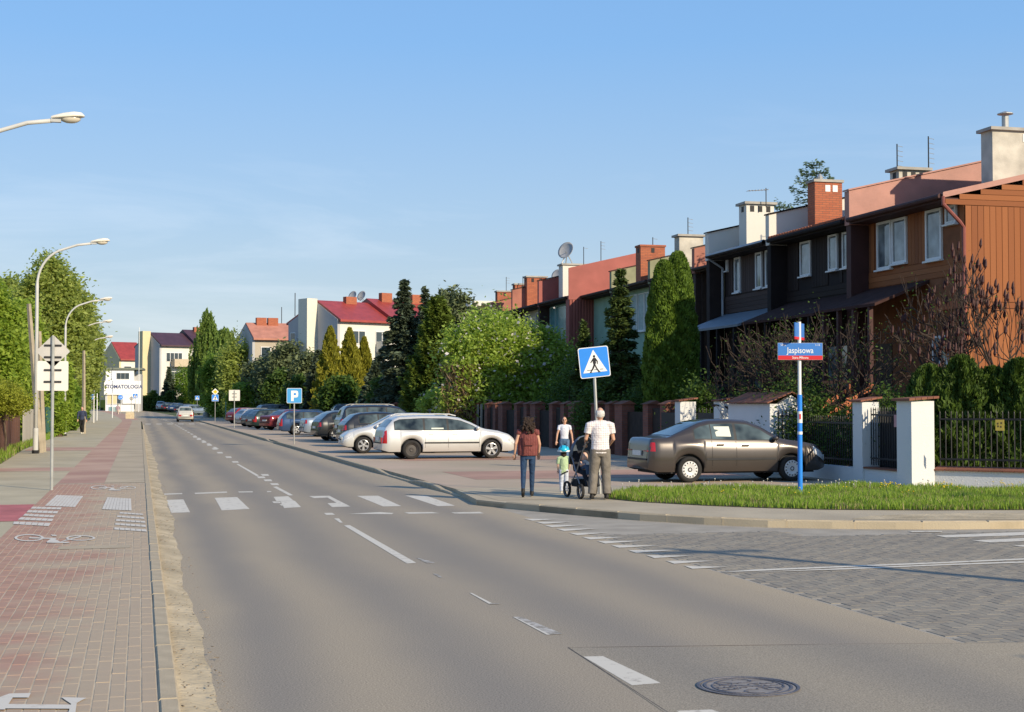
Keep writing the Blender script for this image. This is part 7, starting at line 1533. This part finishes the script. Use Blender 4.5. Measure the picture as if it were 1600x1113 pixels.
def folds(m, sc=11):
    t, p = nodes(m); tcn = t.nodes.new('ShaderNodeTexCoord'); n2 = t.nodes.new('ShaderNodeTexNoise'); n2.inputs['Scale'].default_value = sc; n2.inputs['Detail'].default_value = 2; bn = t.nodes.new('ShaderNodeBump'); bn.inputs['Strength'].default_value = 1; bn.inputs['Distance'].default_value = .03
    t.links.new(tcn.outputs['Object'], n2.inputs['Vector']); t.links.new(n2.outputs['Fac'], bn.inputs['Height']); t.links.new(bn.outputs[0], p.inputs['Normal'])
folds(m_check)
def stripemat(name, c1, c2, f, ax='Y', w_=.5):
    m = bpy.data.materials.new(name); m.use_nodes = True; t, p = nodes(m); tcn = t.nodes.new('ShaderNodeTexCoord'); s_ = t.nodes.new('ShaderNodeSeparateXYZ'); t.links.new(tcn.outputs['Object'], s_.inputs[0])
    a = t.nodes.new('ShaderNodeMath'); a.operation = 'MULTIPLY'; a.inputs[1].default_value = f; b = t.nodes.new('ShaderNodeMath'); b.operation = 'FRACT'; c = t.nodes.new('ShaderNodeMath'); c.operation = 'LESS_THAN'; c.inputs[1].default_value = w_; mx_ = t.nodes.new('ShaderNodeMix'); mx_.data_type = 'RGBA'; mx_.inputs[6].default_value = (*c1,1); mx_.inputs[7].default_value = (*c2,1)
    t.links.new(s_.outputs[ax], a.inputs[0]); t.links.new(a.outputs[0], b.inputs[0]); t.links.new(b.outputs[0], c.inputs[0]); t.links.new(c.outputs[0], mx_.inputs[0]); t.links.new(mx_.outputs[2], p.inputs['Base Color']); p.inputs['Roughness'].default_value = .85; return m
m_maroon = stripemat('maroon_knit', (.13,.030,.026), (.20,.055,.045), 30, 'Y', .4); folds(m_maroon, 13)
FWD = math.pi/2 - YAW                                       # facing straight away from the camera
WALK = dict(kn={1:(.13,.09,.50), -1:(-.04,-.09,.50)}, an={1:(.16,.085,.085), -1:(-.30,-.085,.12)}, toe={1:0,-1:.5})
STAND = dict(kn={1:(.02,.095,.50), -1:(.02,-.095,.50)}, an={1:(0,.10,.08), -1:(0,-.10,.08)})
PG = PZ + .006
# woman in the maroon vest, walking away
p = gp(825, 777, PZ); HW = hz(652, (p.y*math.cos(YAW)+p.x*math.sin(YAW))) - PZ
J = dict(el={1:(-.03,.27,1.16), -1:(.05,-.25,1.15)}, wr={1:(.03,.29,.93), -1:(.13,-.24,.95)}, lean=.02, kn={1:(-.03,.10,.50), -1:(.10,-.09,.50)}, an={1:(-.22,.11,.15), -1:(.12,-.085,.085)}, toe={1:.6,-1:0})
t, s, hd, sh, hip = person('woman seen from behind walking in a maroon sleeveless top and jeans, dark curly hair', (p.x, p.y, PG), FWD, HW, J, m_skin, m_maroon, (m_jean, (.085,.076,.060,.058,.042), .93), m_shoe, (m_hairb, 'curly'), torso=(1.0,.98), sleeve=.16)
vs = MB(); V = lambda *a: Vector(a)*s
vs.tube([V(0,.01,.90), V(0,.01,.98), V(.01,0,1.12), V(.01,0,1.27), V(.02,0,1.37)], [.215*s,.225*s,.225*s,.22*s,.19*s], 20, flat=(.62,1.0), up=(1,0,0)); fuse('vest', vs, m_maroon, t, .011*s, 2)
MB().box(-.145*s,-.128*s,-.10*s,.08*s,1.115*s,1.135*s).build('belt', M('dark_maroon', (.05,.012,.012), .7, .1), t, world=False); MB().box(-.150*s,-.135*s,.085*s,.10*s,.93*s,1.32*s).build('seam', M('dark_maroon', (.05,.012,.012)), t, world=False)
# man in checked shirt with the pushchair
p = gp(938, 781, PZ); HM = hz(638, (p.y*math.cos(YAW)+p.x*math.sin(YAW))) - PZ
J = dict(el={1:(.05,.27,1.16), -1:(.03,-.265,1.15)}, wr={1:(.30,.22,1.03), -1:(.24,-.20,1.0)}, lean=.015, kn={1:(.05,.12,.50), -1:(.03,-.12,.50)}, an={1:(.0,.16,.085), -1:(-.03,-.12,.085)})
man, sM, hd, sh, hip = person('grey-haired man from behind in a checked shirt and grey trousers, pushing the pushchair', (p.x, p.y, PG), FWD + R(8), HM, J, m_skin, m_check, (m_greyt, (.108,.105,.088,.088,.082), 1.12), m_shoe, (m_hairg, 'bald'), torso=(1.08,1.10), sleeve=.38, hold=True, waist=.90)
# pushchair, to the left of and before him, its side toward the camera
q0 = gp(917, 778, PZ); pc = thing('pushchair', 'dark grey pushchair with raised hood, pushed by the man in the checked shirt', 'pushchair', (q0.x, q0.y, PG), FWD + R(20) + math.pi)
m_pf = M('pram_fabric', (.022,.024,.030), .9, .2, 12, .3, 60); m_ph = M('hood_fabric', (.11,.14,.18), .85, .15, 6, .3, 40); m_fr = M('pram_frame', (.25,.25,.26), .4, .1, metal=.5)
def wheelp(x, y, r_):
    w_ = MB().lathe([(r_*.80,-.02),(r_*.93,-.028),(r_,-.012),(r_,.012),(r_*.93,.028),(r_*.80,.02),(r_*.80,-.02)], 24, axis='y').build('wheel', m_rubber, pc, world=False, smooth=True); w_.location = (x,y,r_)
    MB().lathe([(r_*.76,.014),(r_*.80,.018),(r_*.80,-.018),(r_*.76,-.014)], 24, axis='y').build('rim', m_fr, w_, world=False)
    for k in range(6): a = k*math.pi/3; MB().tube([(0,0,0),(math.cos(a)*r_*.78,0,math.sin(a)*r_*.78)], .006, 4).build('spoke', m_fr, w_, world=False)
wheelp(.34,.27,.14); wheelp(.34,-.27,.14); wheelp(-.32,.27,.15); wheelp(-.32,-.27,.15)
for y in (.22,-.22):
    MB().tube([(-.32,y*1.1,.15),(.02,y,.48),(.34,y,.88),(.50,y,1.04)], .014, 8).build('frame', m_fr, pc, world=False); MB().tube([(.02,y,.45),(.34,y*1.1,.14)], .014, 8).build('frame', m_fr, pc, world=False); MB().tube([(.02,y,.45),(-.28,y,.86)], .014, 8).build('frame', m_fr, pc, world=False)
MB().tube([(.50,-.22,1.04),(.52,0,1.05),(.50,.22,1.04)], .02, 8).build('handle', m_black, pc, world=False)
st = MB(); st.tube([(-.30,0,.86),(-.18,0,.50),(.16,0,.46)], [.20,.21,.20], 12, flat=(.25,1), up=(1,0,.4)); st.tube([(.16,0,.46),(.30,0,.22)], [.18,.15], 10, flat=(.25,1)); fuse('seat', st, m_pf, pc, .014)
bk = MB(); bk.box(-.28,.0,-.20,.20,.20,.34); fuse('basket', bk, m_pf, pc, .02)
hm = MB()
for k in range(9):
    a = R(188 - 105*k/8)
    for j in range(9):
        b_ = math.pi*j/8; hm.v.append((-.14+.36*math.cos(a)*(.35+.65*math.sin(b_)), .25*math.cos(b_), .66+.50*math.sin(a)*(.25+.75*math.sin(b_))))
for k in range(8):
    for j in range(8): q = k*9+j; hm.f.append((q,q+1,q+10,q+9)); hm.m.append(0)
ho = hm.build('hood', m_ph, pc, world=False, smooth=True); so = ho.modifiers.new('th','SOLIDIFY'); so.thickness = .012
tod = thing('toddler', 'toddler lying in the pushchair in dark clothes', 'person', (q0.x, q0.y, PG), FWD + R(20) + math.pi); bm_ = MB(); bm_.ball((-.14,0,.76), (.085,.075,.09), 14, 10); bm_.tube([(-.14,0,.70),(-.08,0,.58),(.02,0,.54)], [.045,.09,.09], 10)
for y in (.06,-.06): bm_.tube([(.02,y,.55),(.17,y,.57),(.24,y,.40)], [.05,.042,.03], 8); bm_.tube([(-.10,y*1.5,.66),(.0,y*2,.60),(.08,y*1.2,.63)], [.03,.026,.02], 8)
fuse('body', bm_, m_skinp, tod, .01); cl = MB(); cl.tube([(-.13,0,.68),(-.08,0,.59),(.03,0,.555)], [.06,.102,.105], 12); [cl.tube([(.0,y,.56),(.17,y,.58),(.23,y,.43)], [.06,.052,.045], 8) for y in (.06,-.06)]; fuse('clothes', cl, M('toddler_navy', (.05,.08,.13), .85, .3, 14), tod, .01); MB().ball((-.165,0,.785), (.082,.080,.082), 12, 8).build('hair', m_hairb, tod, world=False)
# child with the turquoise helmet
p = gp(881, 772.5, PZ); HK = hz(703, (p.y*math.cos(YAW)+p.x*math.sin(YAW))) - PZ
J = dict(el={1:(.02,.24,1.13), -1:(.03,-.24,1.13)}, wr={1:(.10,.22,.92), -1:(.12,-.20,.95)}, lean=0, kn={1:(.03,.09,.48), -1:(.0,-.09,.48)}, an={1:(.0,.09,.09), -1:(-.06,-.09,.10)})
ch, sK, hd, sh, hip = person('small child from behind in a turquoise helmet, pale green top and light trousers', (p.x, p.y, PG), FWD, HK, J, m_skinp, m_greent, (M('child_trousers', (.48,.52,.60), .85, .3, 20), (.105,.102,.085,.078,.07), 1.05), m_shoew, (m_hairb, 'long'), torso=(1.02,1.08), sleeve=.5, waist=.84)
for o in ch.children:                                    # a child's head is larger for its body
    pass
hc = hd + Vector((-.01,0,.045)); hl_ = MB().ball(hc, (.135,.112,.10), 18, 12); hl_.v = [(a,b,max(c, hc.z-.028)) for a,b,c in hl_.v]; he = hl_.build('helmet', M('helmet_turquoise', (.02,.42,.60), .3, .05, spec=.6), ch, world=False, smooth=True)
MB().lathe([(.118,-.03),(.128,-.03),(.128,.0),(.118,.0)], 20, tuple(hc)).build('helmet_rim', m_signw, ch, world=False)
for y in (-.045,0,.045): MB().tube([hc+Vector((-.10,y,.055)), hc+Vector((-.03,y,.098)), hc+Vector((.05,y,.09))], .010, 6, flat=(.5,1)).build('vent', M('helmet_dark', (.01,.08,.14), .5, 0), ch, world=False)
MB().tube([Vector((-.165,.10,.78))*sK, Vector((-.15,-.05,.86))*sK, Vector((-.10,-.16,.90))*sK], .014, 6).build('strap', m_black, ch, world=False)
# woman in the white top facing the camera
p = gp(882, 731, PZ); HT = hz(652, (p.y*math.cos(YAW)+p.x*math.sin(YAW))) - PZ
J = dict(el={1:(.02,.25,1.15), -1:(.02,-.25,1.15)}, wr={1:(.06,.28,.92), -1:(.06,-.28,.92)}, lean=0, kn={1:(.08,.08,.50), -1:(-.02,-.08,.50)}, an={1:(.10,.08,.085), -1:(-.16,-.08,.11)}, toe={1:0,-1:.4})
tw, s, hd, sh, hip = person('woman in a white T-shirt, jeans and sunglasses walking toward the camera', (p.x, p.y, PG), FWD + math.pi, HT, J, m_skin, m_tee, (m_jeanl, (.092,.085,.068,.062,.05), .98), m_shoe, (m_hairb, 'long'), torso=(.92,.86), sleeve=.28)
gl = MB()
for y in (1,-1): gl.ball(hd+Vector((.088,y*.032,.014))*s, (.010*s,.026*s,.019*s), 10, 6)
gl.bar(hd+Vector((.09,-.02,.016))*s, hd+Vector((.09,.02,.016))*s, .008*s); gl.build('sunglasses', m_black, tw, world=False)
# far people
def simple(label, x, yb, yt, top, legm, hair, rz, J, shoe=m_shoew, slv=.85, tors=(1.05,1.05), zb=PZ):
    p = gp(x, yb, zb); Z = p.y*math.cos(YAW)+p.x*math.sin(YAW); return person(label, (p.x, p.y, zb+.006), rz, hz(yt, Z)-zb, J, m_skin, top, (legm, (.095,.09,.07,.066,.06), 1), shoe, hair, torso=tors, sleeve=slv)
J = dict(el={1:(-.03,.25,1.14), -1:(.05,-.25,1.15)}, wr={1:(-.01,.27,.90), -1:(.15,-.25,.93)}, lean=.02, **WALK)
simple('man in a dark blue jacket and black trousers walking on the left footway', 128, 678.5, 636, M('navy_jacket', (.035,.045,.085), .85, .2, 9), M('black_trousers', (.018,.017,.017), .9, .2), (m_hairb, 'short'), FWD + math.pi + R(8), J)
J2 = dict(J); simple('distant walker in a pale blouse and beige trousers by the round path sign', 184, 651.5, 632, M('mauve_blouse', (.35,.25,.27), .85, .2), M('beige_trousers', (.50,.40,.33), .9, .1), (m_hairb, 'short'), FWD, J2)
simple('distant walker in dark clothes, left of a pair near the dental practice', 169, 645.5, 626.5, M('navy_jacket', (.035,.045,.085)), M('black_trousers', (.018,.017,.017)), (m_hairb, 'short'), FWD, J, shoe=m_shoe)
simple('distant walker with light trousers, right of a pair near the dental practice', 174, 645.5, 626.5, M('navy_jacket', (.035,.045,.085)), M('pale_trousers', (.50,.50,.52), .9, .1), (m_hairb, 'short'), FWD, J, shoe=m_shoe)
simple('distant person in a pink top behind the far parked cars', 295, 647, 628, M('pink_top', (.50,.25,.25), .85, .1), m_jean, (m_hairb, 'short'), FWD, J, zb=0)
